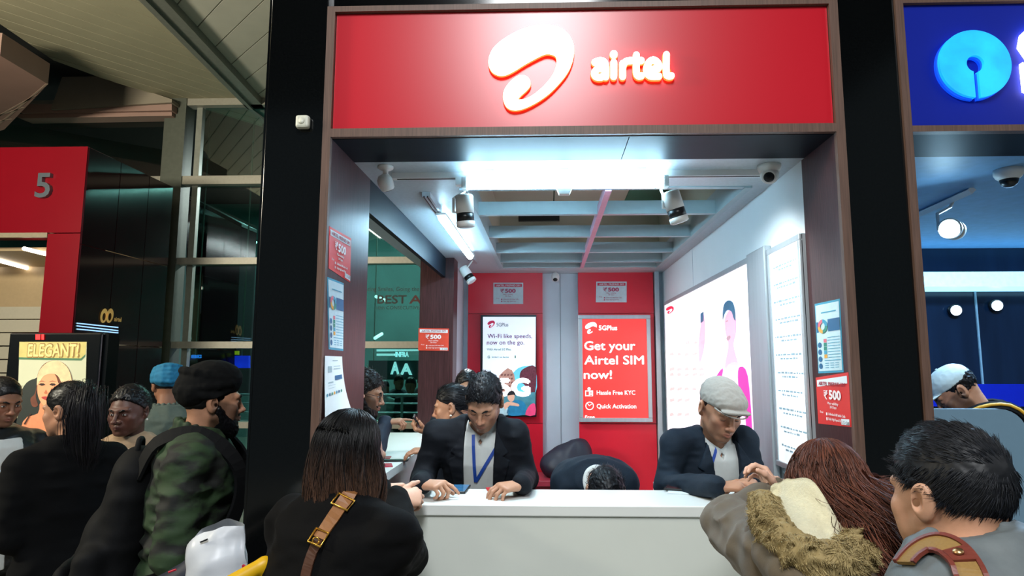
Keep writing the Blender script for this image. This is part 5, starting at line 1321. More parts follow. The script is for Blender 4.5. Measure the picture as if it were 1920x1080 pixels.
# --- salesman in flat cap, right
m2 = Person('salesman in a pale grey flat cap, navy jacket and blue lanyard', (.86, 3.05))
H2 = Head(PY(1350, 765, 2.84), 17, 27, 4, 1.05, 1.02, .98)
neck = PY(1336, 822, 2.93)
Rs, Ls = PY(1266, 832, 2.86), PY(1395, 826, 2.93)
m2.frame((neck[0] - .01, 3.06, neck[2] - .50), neck, Ls - Rs, .98, 1.0)
w2 = PZ(1342, 912, 1.225); w2b = PZ(1405, 902, 1.23)
m2.arms((Rs, PY(1250, 908, 2.84), w2), (Ls, PY(1412, 890, 2.92), w2b))
m2.skin(H2, skin_b, .0028, [dict(wrist=w2, fdir=(.96, -.12, .02), palm_n=(.0, .1, -1), side=1, curls=[(10, 14, 8), (14, 16, 10), (18, 18, 10), (22, 20, 12)], thumb=(.85, .45, .1), tcurl=.05),
                            dict(wrist=w2b, fdir=(-.4, -.9, -.02), palm_n=(0, 0, -1), side=-1, curls=RELAX)], beard=.42)
face_parts(m2.root, H2, hair_blk, 'down', 1.1)
hair_short(m2.root, H2, hair_blk, 0, -.02, side=.0012, noise=.0006)
cap_m = mat('pale_grey_cotton', '#9a958d', .85, var=.08, scale=150, bump=.1, bscale=500)
F = Field(.0032, .02)
F.add(H2.E((0, .012, .050), (.084, .104, .076))); F.add(H2.E((0, -.050, .058), (.072, .066, .040)), .025)
F.add(H2.C((-.030, -.105, .040), (.030, -.105, .040), .034, .034, ((0, .35, 1), .30)), .018)
def ccut(D, x, y, z):
    c_ = H2.c; R_ = H2.R; g = lambda i: ((x - f32(c_[0])) * f32(R_[0, i]) + (y - f32(c_[1])) * f32(R_[1, i]) + (z - f32(c_[2])) * f32(R_[2, i])) / f32(H2.sc)
    return np.maximum(D, f32(.9) * (np.interp(g(1), [-.14, -.08, 0, .12], [.028, .034, .026, .0]).astype(f32) - g(2)))
F.cut(ccut); F.wrinkle(.0022, (60, 60, 60), 4); V, f = F.mesh(1); cp = mkfast('flat_cap', V, f, cap_m, m2.root)
pts = [H2.w((.070 * math.sin(t), -.055 - .086 * math.cos(t) * (1 if math.cos(t) > 0 else .4), .0335)) for t in np.linspace(-1.5, 1.5, 17)]
MB().tube(pts, .0035, 6).build('cap_seam', cap_m, cp, True)
sh, jk, tr2, jo2, so2 = suit_parts(m2, suit_b, H2, lambda h: np.interp(h, [0, .3, .5], [.035, .02, .004]), lambda h: np.interp(h, [0, .2, .4, .52], [.012, .045, .072, .074]), seed=5)
lanyard(m2, tr2, (1362, 838), (1363, 836), (1343, 888), w=.012)
lanyard(m2, tr2, (1342, 860), (1342, 858), (1344, 900), w=.01)
m2.trousers(trou_dark)
c = PZ(1283, 921, 1.172); ppr = tag(MB().box(-.075, .075, -.05, .05, 0, .004).build('paper_pad', paper_m), 'white paper pad under the phone by the flat cap salesman', 'paper'); ppr.location = (c[0] + .01, c[1] - .012, 1.171); ppr.rotation_euler = (0, 0, -.25)
phone('dark phone lying on a paper pad by the flat cap salesman', c + np.array([0, .012, 0]), 1.25, scr_d, z=1.1755)

# --- man bending down behind the counter
m3 = Person('man in navy jacket bent forward, only crown and back showing', (.36, 3.55))
H3 = Head(PY(1135, 921, 2.96), 4, 82, 0, 1.0)
neck = PY(1112, 896, 3.12)
Rs, Ls = PY(1063, 908, 3.16), PY(1172, 903, 3.16)
m3.frame(neck + np.array([0, .46, -.16]), neck, Ls - Rs, 1.06, 1.05)
m3.arms((Rs, Rs + np.array([-.02, -.06, -.26]), Rs + np.array([.06, -.1, -.48])), (Ls, Ls + np.array([.02, -.06, -.26]), Ls + np.array([-.06, -.1, -.48])))
m3.skin(H3, skin_a, .004, [dict(wrist=m3.arm['R'][2], fdir=(.1, 0, -1), palm_n=(1, 0, 0), side=1, curls=RELAX), dict(wrist=m3.arm['L'][2], fdir=(-.1, 0, -1), palm_n=(-1, 0, 0), side=-1, curls=RELAX)], hh=.004)
hair_short(m3.root, H3, hair_blu, 1200, .012, .025, side=.005, seed=3)
F = m3.cloth(off=.014, lo=-.1, seed=7, wr=(.005, (13, 30, 13))); mkfast('jacket', *F.mesh(1), suit_b, m3.root)
pts = [PY(px, py, yy) for px, py, yy in ((1100, 918, 3.05), (1097, 900, 3.06), (1102, 884, 3.07), (1114, 876, 3.08), (1128, 877, 3.08), (1140, 884, 3.07))]
ribbon(spline(pts, 4), (0, -.75, .5), .022, .002).build('shirt_collar', shirt_w, m3.root, True)
m3.knee = -.1; m3.trousers(trou_dark)

# --- woman with black bob, foreground left
m4 = Person('woman with long black bob and black sweater leaning on the counter', (-.42, 1.72))
H4 = Head(PY(657, 858, 1.74), ap(657, 136), 14, 0, .98, .92)
neck = PY(640, 955, 1.70)
fw = unit((.42, .9, 0)); lf = np.array([-fw[1], fw[0], 0])
m4.frame(neck + np.array([-.03, -.08, -.47]), neck, lf, 1.12, 1.1, PROF_F)
Rs = neck - lf * .165 + np.array([0, 0, -.055]); Ls = neck + lf * .165 + np.array([0, 0, -.055])
w4 = PZ(742, 938, 1.215); w4b = PZ(712, 917, 1.215)
m4.arms((Rs, PY(757, 1040, 2.0), w4), (Ls, Ls + np.array([.05, .28, -.16]), w4b))
m4.skin(H4, skin_l1, .003, [dict(wrist=w4, fdir=(.75, .5, .05), palm_n=(-.5, .5, -.7), side=1, curls=[(45, 50, 30), (50, 55, 30), (55, 55, 35), (55, 55, 35)], thumb=(.8, .5, .1), tcurl=.2, sc=.93),
                            dict(wrist=w4b, fdir=(.7, .6, -.05), palm_n=(.3, -.3, -1), side=-1, curls=RELAX, sc=.92)], ears=False)
face_parts(m4.root, H4, hair_blk, 'down', .7)
F = m4.cloth(off=.022, lo=-.2, flare=.02, sleeve=(.062, .060, .046), sh=.06, wr=(.008, (11, 11, 24)), seed=3); jk4 = F.mesh(1); mkfast('sweater', *jk4, black_knit, m4.root)
for a in 'RL':
    S_, E_, W_ = m4.arm[a]; d_ = unit(np.array(W_) - np.array(E_)); F = Field(.005, .01); F.add(cone(np.array(W_) - d_ * .05, np.array(W_) + d_ * .006, .044, .037)); F.wrinkle(.002, (60, 60, 60)); mkfast('cuff', *F.mesh(1), black_knit, m4.root)
m4.trousers(trou_dark)
def long_hair(par, H, m, zend, n=900, rad=(.086, .104, .098), gap=62, wav=.004, flare=(1.0, 1.0), K=22, r=.0016, seed=1, drift=(0, 0, 0), solid=True, part=.0, inward=0.0, h=.005, wn=1.2, jit=.03, tips=False):
    """falling hair: each strand follows the skull from the parting, then hangs to height zend"""
    rs = np.random.RandomState(seed); paths = []
    zend_f = zend if callable(zend) else (lambda ph: zend)
    for i in range(n):
        ph = math.radians(gap + (360 - 2 * gap) * rs.rand())        # 0 = face
        sx, sy = math.sin(ph), -math.cos(ph); lay = 1 + .035 * rs.rand()
        th0 = .02 + .45 * rs.rand() ** 1.5
        end = zend_f(ph) + rs.randn() * jit; P = []
        eq = None
        for k in range(K):
            t = k / (K - 1)
            if t < .35:
                a = th0 + (math.pi / 2 * 1.04 - th0) * t / .35
                q = np.array([rad[0] * math.sin(a) * sx + part * math.cos(a), rad[1] * math.sin(a) * sy + .012, rad[2] * math.cos(a) + .030]) * (lay - .03 * max(0, 1 - t / .03))
                eq = H.w(q); P.append(eq)
            else:
                u = (t - .35) / .65; e0 = P[-1] if False else eq
                c = H.c; rad_v = (e0 - c) * np.array([1, 1, 0])
                q = e0 + rad_v * ((flare[0] - 1) * math.sin(math.pi * u) + (flare[1] - 1) * u - inward * u * u) + np.array([0, 0, (end - e0[2]) * u]) + np.array(drift) * u ** 1.15 * (.15 + .85 * (1 - math.cos(ph)) / 2)
                P.append(q)
        P = np.array(P); paths.append(P)
    P = np.array(paths)
    for _ in range(2): P[:, 1:-1] = .5 * P[:, 1:-1] + .25 * (P[:, :-2] + P[:, 2:])
    tt = np.linspace(0, 1, K)[None, :, None]
    root = P[:, int(K * .45)]; lock = vnoise(root * 55)[:, None, None]; lock2 = vnoise(root * 38 + 17)[:, None, None]
    rad_d = (root - H.c) * np.array([1, 1, 0]); rad_d = (rad_d / (np.linalg.norm(rad_d, axis=1, keepdims=True) + 1e-9))[:, None, :]; tan_d = np.cross(rad_d, np.array([0, 0, 1.0]))
    amp = wav * np.clip(tt * 1.6 - .25, 0, 1.4)
    P = P + rad_d * amp * (np.sin(tt * wn * 6.283 + lock * 7) + .4 * lock) + tan_d * amp * (1.1 * np.cos(tt * wn * 5.2 + lock2 * 7) + .8 * lock2) + rs.randn(n, 1, 3) * .0015 + rs.randn(n, K, 3) * .0004
    V, f, hue = strands(P, r, 3, .35, .7 + .6 * rs.rand(n), tips)
    o = None
    if solid:
        F = Field(h, .03); F.add(H.E((0, .014, .030), (rad[0] - .013, rad[1] - .013, rad[2] - .013)))
        sel = P[rs.choice(n, min(n, 90), False)]
        for s_ in sel:
            idx = [int(.3 * K), int(.5 * K), int(.7 * K), int(.9 * K)]
            for a, b in zip(idx[:-1], idx[1:]):
                cc = H.c * np.array([1, 1, 0]) + np.array([0, 0, 1]) * s_[a]; F.add(cone(s_[a] * .78 + .22 * np.array([H.c[0], H.c[1], s_[a][2]]), s_[b] * .78 + .22 * np.array([H.c[0], H.c[1], s_[b][2]]), .009, .008), .012)
        def fc(D, x, y, z):
            g = lambda i: ((x - f32(H.c[0])) * f32(H.R[0, i]) + (y - f32(H.c[1])) * f32(H.R[1, i]) + (z - f32(H.c[2])) * f32(H.R[2, i])) / f32(H.sc)
            ly, lz = g(1), g(2); lx = np.abs(g(0))
            return np.maximum(D, np.minimum(np.minimum(f32(-.050) - ly + 0 * lz, f32(.062) - lz), f32(.075) - lx) * f32(1.0) * np.where((ly < -.05) & (lz < .062), 1, -1) if False else np.where((ly < -.052) & (lz < .06), f32(.02), D))
        F.cut(lambda D, x, y, z: fc(D, x, y, z)); Vs, fs_ = F.mesh(2); o = mkfast('hair', Vs, fs_, hair_under_red if m is hair_red else hair_under, par, attrs={'hue': np.zeros(len(Vs))})
    s_o = mkfast('hair_strands', V, f, m, o or par, attrs={'hue': hue}); s_o['kind'] = 'stuff'
    return P
bob = hairmat('hair_black_bob', '#08080a', '#7a5844', .42)
ze = PY(600, 945, 1.74)[2]
long_hair(m4.root, H4, bob, lambda ph: ze + .012 * math.cos(ph), 4600, gap=76, wav=.006, flare=(1.06, 1.13), seed=2, jit=.014, r=.0010, tips=True)
# bag strap across her back
tr4 = bvh(*jk4)
cd = lambda px, py, Y=1.2: PY(px, py, Y)
def drape_px(tree, pix, off=.004):
    P = []; N = []
    for px, py in pix:
        d = Vector(tuple(unit(ray(px, py)))); hit, n, _, _ = tree.ray_cast(Vector(tuple(cC)), d)
        if hit is None:
            P.append(None); N.append(None); continue
        n = np.array(n); n = n if n @ np.array(d) < 0 else -n; P.append(np.array(hit) + n * off); N.append(n)
    ok = [i for i, p in enumerate(P) if p is not None]
    return [P[i] for i in ok], [N[i] for i in ok]
lea = mat('tan_leather', '#8a5a30', .45, var=.15, scale=80, bump=.05); leb = mat('brown_leather', '#4a2c1e', .45, var=.15, scale=80)
bag = thing('shoulder_bag', 'tan leather shoulder bag strap with gold buckles across the black sweater', 'bag', (-.5, 1.55, 0.5))
P, N = drape_px(tr4, spline([(672, 905), (655, 928), (625, 972), (600, 1010)], 5)); 
if len(P) > 2: ribbon(P, N, .034, .0022).build('strap', lea, bag); buck = (P[3], N[3], P[-1], N[-1])
P2, N2 = drape_px(tr4, spline([(598, 1012), (586, 1040), (579, 1062), (574, 1085), (570, 1120)], 5))
if len(P2) > 2: ribbon(P2, N2, .026, .002).build('strap', leb, bag)
def buckle(p, n, t, w=.046, h=.03):
    n = unit(n); t = unit(t - n * (t @ n)); b = np.cross(n, t); c_ = [p + n * .004 + b * sx * w / 2 + t * sy * h / 2 for sx, sy in ((-1, -1), (1, -1), (1, 1), (-1, 1))]
    MB().tube(c_ + [c_[0]], .0028, 8).build('buckle', gold, bag, True)
if len(P) > 2: buckle(P[4], N[4], P[5] - P[4]); buckle(P[-1], N[-1], P[-1] - P[-3], .04, .034); MB().tube([P2[1] + N2[1] * .006 + np.array([.008 * math.cos(t), 0, .008 * math.sin(t)]) for t in np.linspace(0, 6.3, 14)], .002, 6).build('ring', gold, bag, True)
# bag body hangs below the frame at her side
bx = P2[-1] if len(P2) > 2 else np.array([-.55, 1.5, .9])
F = Field(.008, .02); F.add(cone(bx + np.array([-.06, -.03, -.26]), bx + np.array([.1, -.05, -.28]), .06, .06, ((0, 1, 0), .6))); F.add(cone(bx + np.array([-.06, -.03, -.34]), bx + np.array([.1, -.05, -.36]), .07, .07, ((0, 1, 0), .6))); mkfast('bag_body', *F.mesh(1), leb, bag)
ribbon([bx, bx + np.array([0, -.03, -.12]), bx + np.array([.02, -.04, -.24])], (0, -1, 0), .026, .002).build('strap', leb, bag)
bag.location.z = 0.4
for ch in bag.children: ch.data.transform(Matrix.Translation((0, 0, .1)))

# --- woman with auburn hair and fur hood, foreground right
olive = mat('olive_parka_cloth', '#5a4d3a', .7, var=.15, scale=80, bump=.05, bscale=300, sheen=.1)
m5 = Person('woman with long auburn hair in an olive parka with fur trimmed hood', (.73, 1.48))
H5 = Head(PY(1550, 924, 1.56), ap(1550, 212), 12, 0, .97, .92)
neck = PY(1575, 1000, 1.50)
fw = unit((-.55, .83, 0)); lf = np.array([-fw[1], fw[0], 0])
m5.frame(neck + np.array([.04, -.02, -.48]), neck, lf, 1.18, 1.2, PROF_F)
Ls = neck + lf * .165 + np.array([-.02, .03, -.045]); Rs = neck - lf * .165 + np.array([0, 0, -.055])
w5 = PY(1430, 938, 1.96); w5b = PY(1462, 930, 1.98)
m5.arms((Rs, Rs + np.array([.06, .3, -.16]), w5b), (Ls, PY(1368, 985, 1.80), w5))
m5.skin(H5, skin_l1, .003, [dict(wrist=w5b, fdir=(-.35, .35, .6), palm_n=(-.9, -.1, -.2), side=1, curls=[(40, 50, 30)] * 4, sc=.92),
                            dict(wrist=w5, fdir=(.72, .2, .40), palm_n=(.3, .75, -.3), side=-1, curls=[(35, 45, 25), (40, 45, 25), (45, 45, 25), (45, 45, 25)], sc=.95)], ears=False)
face_parts(m5.root, H5, hair_red, 'down', .7)
F = m5.cloth(off=.030, lo=-.2, flare=.03, sleeve=(.070, .064, .048), sh=.066, wr=(.008, (12, 12, 26)), seed=11); jk5 = F.mesh(1); mkfast('parka', *jk5, olive, m5.root)
S_, E_, W_ = m5.arm['L']; d_ = unit(np.array(W_) - np.array(E_)); F = Field(.005, .01); F.add(cone(np.array(W_) - d_ * .045, np.array(W_) - d_ * .0, .052, .050)); F.wrinkle(.002, (60, 60, 60)); mkfast('cuff', *F.mesh(1), olive, m5.root)
# hood: cream lined bag on the back, fur along its rim
cream_f = mat('cream_fleece', '#cfc8a8', .9, var=.12, scale=120, sheen=.4, bump=.3, bscale=220)
tr5 = bvh(*jk5)
rim = [PY(px, py, yy) for px, py, yy in ((1432, 948, 1.50), (1440, 975, 1.43), (1462, 1008, 1.36), (1500, 1038, 1.30), (1545, 1056, 1.27), (1580, 1056, 1.28), (1602, 1044, 1.31), (1612, 1030, 1.35))]
rim = spline(rim, 4); rc = np.mean(rim, 0)
inn = spline([PY(px, py, yy) for px, py, yy in ((1446, 920, 1.57), (1464, 908, 1.56), (1490, 903, 1.53), (1520, 908, 1.49), (1550, 950, 1.45), (1572, 985, 1.42), (1590, 1003, 1.40), (1606, 1012, 1.39))], 4)
nv_ = 16; v = []; nr_ = len(rim)
for th_ in (0, 1):
    for j in range(nv_ + 1):
        for i in range(nr_):
            t_ = j / nv_; p = rim[i] * (1 - t_) + inn[i] * t_; u_ = i / (nr_ - 1)
            fold = .010 * vnoise(np.array([[u_ * 7, t_ * 2.2, 3.1]]))[0] + .005 * vnoise(np.array([[u_ * 15, t_ * 5, 9.1]]))[0]
            sag = -.008 * math.sin(math.pi * t_) + .022 * math.exp(-((t_ - .97) / .14) ** 2) + fold
            v.append(p + np.array([-.25, -.75, .55]) * (sag - th_ * .012))
w_ = (nv_ + 1) * nr_; f = []
for j in range(nv_):
    for i in range(nr_ - 1):
        q = (j * nr_ + i, j * nr_ + i + 1, (j + 1) * nr_ + i + 1, (j + 1) * nr_ + i); f.append(q); f.append(tuple(w_ + k for k in q[::-1]))
for i in range(nr_ - 1):
    for j in (0, nv_): f.append((j * nr_ + i, w_ + j * nr_ + i, w_ + j * nr_ + i + 1, j * nr_ + i + 1))
for j in range(nv_):
    for i in (0, nr_ - 1): f.append((j * nr_ + i, (j + 1) * nr_ + i, w_ + (j + 1) * nr_ + i, w_ + j * nr_ + i))
mk('hood_lining', v, f, cream_f, m5.root, True)
F = Field(.006, .03)
for a, b in zip(rim[:-1], rim[1:]): F.add(cone(a + np.array([0, .01, -.052]), b + np.array([0, .01, -.052]), .036, .036), .02)
F.wrinkle(.003, (30, 30, 30), 4); mkfast('hood_shell', *F.mesh(1), olive, m5.root)
fur_m = hairmat('fur_tan', '#75623a', '#c4b07e', .7)
F = Field(.005, .02)
for a, b in zip(rim[:-1], rim[1:]): F.add(cone(a, b, .026, .026), .02)
F.wrinkle(.013, (52, 52, 52), 8); Vf, ff = F.mesh(1); fo = mkfast('fur_trim', Vf, ff, fur_m, m5.root, attrs={'hue': .3 * np.ones(len(Vf))})
P = fuzz(Vf, ff, 17000, .011, lambda p: np.tile(np.array([-.2, -.3, -1.0]), (len(p), 1)) + .9 * np.stack([vnoise(p * 30 + 7 * j) for j in range(3)], 1), .7, 5, 5, .35, .6, curl=.004)
sv, sf, hue = strands(P, .0007, 3, .15); mkfast('fur_hairs', sv, sf, fur_m, fo, attrs={'hue': hue})['kind'] = 'stuff'
m5.trousers(trou_dark)
zr = PY(1650, 1120, 1.35)[2]
long_hair(m5.root, H5, hair_red, lambda ph: zr + .10 * math.cos(ph + .4), 5600, rad=(.080, .098, .094), gap=66, wav=.022, flare=(1.10, 1.30), seed=6, drift=(.14, -.30, 0), K=26, r=.0010, wn=2.4, jit=.06, h=.006)

# --- man with short black hair, nearest right
grey_j = mat('grey_shell_jacket', '#5f6668', .6, var=.1, scale=60, bump=.05, bscale=200)
m6 = Person('man with short black hair in a grey jacket with tan bag strap', (.83, 1.0))
H6 = Head(PY(1782, 930, 1.2), ap(1782, -131), 4, -3, .98, 1.04, 1.04)
neck = PY(1830, 1050, 1.15)
fw = unit((-.5, .86, 0)); lf = np.array([-fw[1], fw[0], 0])
m6.frame(neck + np.array([.05, -.15, -.50]), neck, lf, 1.12, 1.12)
Ls = neck + lf * .165 + np.array([.02, -.01, -.115]); Rs = neck - lf * .185 + np.array([0, 0, -.09])
m6.arms((Rs, Rs + np.array([.02, .1, -.28]), Rs + np.array([-.12, .2, -.38])), (Ls, Ls + np.array([.0, -.02, -.29]), Ls + np.array([-.16, .05, -.42])))
m6.skin(H6, skin_t, .0025, [dict(wrist=m6.arm['R'][2], fdir=(-.8, .3, -.3), palm_n=(0, -.4, -.9), side=1, curls=RELAX), dict(wrist=m6.arm['L'][2], fdir=(-.9, .2, -.2), palm_n=(0, .4, -.9), side=-1, curls=RELAX)], neckr=(.054, .060), hh=.004)
face_parts(m6.root, H6, hair_blk, 'open', 1.1)
HL6 = ([-.12, -.085, -.066, -.045, -.025, -.010, .012, .03, .06, .09, .12], [.060, .054, .040, .034, .022, .014, .026, .008, -.018, -.028, -.034])
hair_short(m6.root, H6, hair_blu, 12000, .018, .026, lambda p: (lambda L: (np.stack([.15 + 0 * L[:, 0], -.7 + .0 * L[:, 0], np.where(L[:, 2] > .06, .1, -.7)], 1)) @ H6.R.T)(H6.loc(p)), .004, HL6, .0015, .0028, .010, 5, .12, .0007, .15, .1)
fade_m = mat('hair_fade', '#4a3a34', .6, var=.5, scale=400)
F = m6.cloth(off=.03, lo=-.2, flare=.02, sleeve=(.070, .062, .05), sh=.070, wr=(.006, (14, 14, 26)), seed=21)
F.add(cone(neck + m6.up * -.02, neck + m6.up * .022, .092, .078), .03); F.sub(cone(neck + m6.up * -.0, neck + m6.up * .12, .068, .076), .01); F.sub(cone(neck - m6.back * .09 + m6.up * .045, neck - m6.back * .16 + m6.up * .1, .05, .07), .02); jk6 = F.mesh(1); mkfast('jacket', *jk6, grey_j, m6.root)
MB().tube([m6.neck + m6.up * .02 + m6.lat * .07 * math.cos(t) + m6.back * .07 * math.sin(t) for t in np.linspace(3.3, 5.2, 10)], .008, 8).build('inner_collar', mat('teal_knit', '#1a7a98', .7), m6.root, True)
m6.trousers(trou_dark)
tr6 = bvh(*jk6)
bg2 = thing('shoulder_bag', 'tan canvas bag strap with brown leather edges on the grey jacket', 'bag', (.9, .8, .4))
tan_c = mat('tan_canvas', '#8a6a34', .7, var=.12, scale=200, bump=.08, bscale=500); red_l = mat('red_brown_leather', '#6e3024', .45, var=.15, scale=60)
path = spline([(1702, 1062), (1722, 1040), (1748, 1026), (1776, 1030), (1800, 1050), (1820, 1085), (1832, 1120)], 5)
P, N = drape_px(tr6, path, .006)
if len(P) > 3:
    ribbon(P, N, .036, .003).build('strap', tan_c, bg2)
    for s_ in (-1, 1):
        E_ = []
        for i in range(len(P)):
            t = unit(P[min(i + 1, len(P) - 1)] - P[max(i - 1, 0)]); E_.append(P[i] + np.cross(t, N[i]) * .019 * s_ + N[i] * .003)
        ribbon(E_, N, .007, .003).build('strap_edge', red_l, bg2)
    k_ = int(len(P) * .66); ribbon([p_ + n_ * .005 for p_, n_ in zip(P[k_ - 2:k_ + 3], N[k_ - 2:k_ + 3])], N[k_ - 2:k_ + 3], .032, .002).build('leather_tab', red_l, bg2)
    MB().lathe([(.008, 0), (.007, .003), (.0, .0045)], P[k_] + N[k_] * .008, N[k_], 16).build('rivet', mat('brass', '#c8a070', .3, metal=.9), bg2, True)
q0 = m6.hip + m6.lat * .25 + m6.back * .05
F = Field(.01, .02); F.add(cone(q0 + np.array([0, 0, -.05]), q0 + np.array([0, 0, -.2]), .1, .11, (m6.lat, .45))); mkfast('bag_body', *F.mesh(1), tan_c, bg2)
ribbon([P[-1] if len(P) > 3 else q0, q0 + np.array([0, 0, .2]), q0 + np.array([0, 0, .03])], m6.lat, .05, .003).build('strap', tan_c, bg2)
# ------------------------------------------------------------------ the other people
def std(label, hp, Y, yaw, pitch, body, skinm, facing_arms, prof=PROF_M, sc=1.0, wid=1.0, off=.014, cloth_name='jacket', cloth_m=black_cloth, roll=0, beard=0.0, jaw=1.0, full=1.0, nose=1.0,
        h=.004, lean=.03, seed=1, lids='down', hands=True, ears=True, wr=(.006, (13, 13, 26)), trou=None, neckdz=-.165, faces=True, coarse=False, group=None, sleeve=(.052, .048, .040), sh=.06, brow=1.0, neck_fw=-.045, hov=None):
    """standing figure: body = heading in degrees (0 towards the camera, 90 to the right); arms as offsets (right, forward, up) from the shoulder"""
    yaw = ap(hp[0], yaw); body = ap(hp[0], body); b = math.radians(body); fw = np.array([math.sin(b), -math.cos(b), 0]); lf = np.array([math.cos(b), math.sin(b), 0])
    H = Head(PY(hp[0], hp[1], Y), yaw, pitch, roll, sc, jaw, full, nose)
    neck = H.c + np.array([0, 0, neckdz * sc]) + fw * neck_fw * sc
    hip = neck - np.array([0, 0, .50 * sc]) - fw * lean
    p = Person(label, (hip[0], hip[1]), 0.0, group); p.frame(hip, neck, lf, wid * sc, sc, prof)
    wd = (.185 if prof is PROF_M else .16) * wid * sc
    cv = lambda o: -lf * o[0] + fw * o[1] + np.array([0, 0, o[2]])
    Rs = neck - lf * wd + np.array([0, 0, -.065]); Ls = neck + lf * wd + np.array([0, 0, -.065])
    (re, rw), (le, lw) = facing_arms
    ml = lambda o: o if isinstance(o, str) else (-o[0], o[1], o[2])
    def pos(S_, o):
        if isinstance(o, str): return PY(*[float(q_) for q_ in o[1:].split(',')])
        return S_ + cv(o)
    p.arms((Rs, pos(Rs, re), pos(Rs, rw)), (Ls, pos(Ls, ml(le)), pos(Ls, ml(lw))))
    hs = []
    if hands:
        for a, sd in (('R', 1), ('L', -1)):
            d = unit(p.arm[a][2] - p.arm[a][1]); inn = lf * sd; hs.append(dict(wrist=p.arm[a][2], fdir=d, palm_n=inn + np.array([0, 0, -.4]), side=sd, curls=RELAX, sc=.95 * sc)); hs[-1].update((hov or {}).get(a, {}))
    p.skin(H, skinm, h, hs, beard, ears=ears, hh=.004)
    if faces: face_parts(p.root, H, hair_blk, lids, brow)
    F = p.cloth(off=off, lo=-.18, flare=.015, seed=seed, wr=wr, h=.008 if not coarse else .011, sleeve=sleeve, sh=sh); jk = F.mesh(1); mkfast(cloth_name, *jk, cloth_m, p.root)
    p.trousers(trou or trou_dark, .014); p.H = H; p.jk = jk; p.fw = fw; p.lf = lf
    return p
HANG = ((.03, .0, -.28), (.02, .06, -.52)); HOLD = ((.03, .0, -.27), (-.08, .2, -.24))
def turban(p, H, m, wraps=6, pk=.02, back=.0, tall=1.0):
    F = Field(.0045, .02)
    F.add(H.E((0, .022 + back, .060), (.090, .110, .070 * tall)), .02); F.add(H.E((0, -.005, .090), (.075, .095, .055 * tall)), .03); F.add(H.E((0, .07 + back, .03), (.080, .060, .055)), .03)
    for i in range(wraps):
        t = i / wraps; z = .02 + .095 * t * tall; r = math.sqrt(max(.05, 1 - ((z - .045) / .105) ** 2)); s = 1 if i % 2 else -1
        pts = [(.084 * r * math.sin(a), .022 - .102 * r * math.cos(a), z + s * .018 * math.cos(a)) for a in np.linspace(0, 2 * math.pi, 15)]
        for a, b in zip(pts[:-1], pts[1:]): F.add(H.C(a, b, .015, .015), .008)
    def cut(D, x, y, z):
        g = lambda i: ((x - f32(H.c[0])) * f32(H.R[0, i]) + (y - f32(H.c[1])) * f32(H.R[1, i]) + (z - f32(H.c[2])) * f32(H.R[2, i])) / f32(H.sc)
        return np.maximum(D, (np.interp(g(1), [-.12, -.07, 0, .06, .12], [.045, .036, .018, -.012, -.03]).astype(f32) - g(2)) * f32(.9))
    F.cut(cut); F.wrinkle(.0016, (60, 60, 60)); mkfast('turban', *F.mesh(1), m, p.root)
def beard_full(p, H, m, n=900):
    F = Field(.004, .02); F.add(H.E((0, -.045, -.085), (.056, .052, .048))); F.add(H.C((-.062, -.008, -.03), (-.03, -.065, -.105), .018, .024), .02); F.add(H.C((.062, -.008, -.03), (.03, -.065, -.105), .018, .024), .02); F.add(H.C((-.024, -.094, -.054), (.024, -.094, -.054), .006, .006), .008); F.add(H.E((0, -.072, -.115), (.035, .030, .028)), .02)
    F.sub(H.E((0, -.104, -.0675), (.020, .012, .0075)), .004); F.wrinkle(.003, (90, 90, 90)); V, f = F.mesh(1); o = mkfast('beard', V, f, m, p.root, attrs={'hue': np.zeros(len(V))})
    P = fuzz(V, f, n, .012, lambda q: np.tile(H.R @ np.array([0, -.2, -1]), (len(q), 1)), .4, 4, 3); sv, sf, hue = strands(P, .0008); mkfast('beard_hairs', sv, sf, m, o, attrs={'hue': hue})['kind'] = 'stuff'

# --- man in black turban and camouflage jacket with backpack
camo = mat('camouflage_cloth', '#263c20', .75, scale=9, col2='#0b0f0b', contrast=(.42, .58), bump=.05, bscale=200, stretch=(1, 1, 2.2))
p7 = std('bearded man in a black turban and dark camouflage jacket facing right', (398, 752), 2.5, 102, 2, 84, skin_b, (((.04, -.02, -.29), (.0, .05, -.52)), ((.04, -.02, -.29), (.0, .05, -.52))), wid=1.08, off=.03, cloth_m=camo, beard=.9, sleeve=(.064, .060, .048), sh=.066, wr=(.012, (10, 10, 26)), seed=31, h=.003, brow=1.3, sc=1.02, lids='open', neckdz=-.140)
turban(p7, p7.H, mat('black_turban_cotton', '#050607', .9, var=.3, scale=120, spec=.2), 3, tall=1.2); beard_full(p7, p7.H, hair_blk)
hair_short(p7.root, p7.H, hair_blk, 0, -.03, side=.004, noise=.001)
F = Field(.006, .02)
for t in np.linspace(0, 2 * math.pi, 17)[:-1]: F.add(cone(p7.neck + p7.lat * .072 * math.cos(t) + p7.back * .072 * math.sin(t) - p7.up * .02, p7.neck + p7.lat * .076 * math.cos(t) + p7.back * .078 * math.sin(t) + p7.up * (.05 + .02 * math.sin(t)), .018, .013), .012)
mkfast('jacket_collar', *F.mesh(1), camo, p7.root)
bkm = mat('black_nylon', '#06070a', .75, var=.3, scale=90, bump=.1, bscale=400, spec=.2)
bp = thing('backpack', 'large black backpack worn by the man in the black turban', 'backpack', (p7.hip[0] - .3, p7.hip[1], .9))
bc = p7.at(0, .28, -.26)
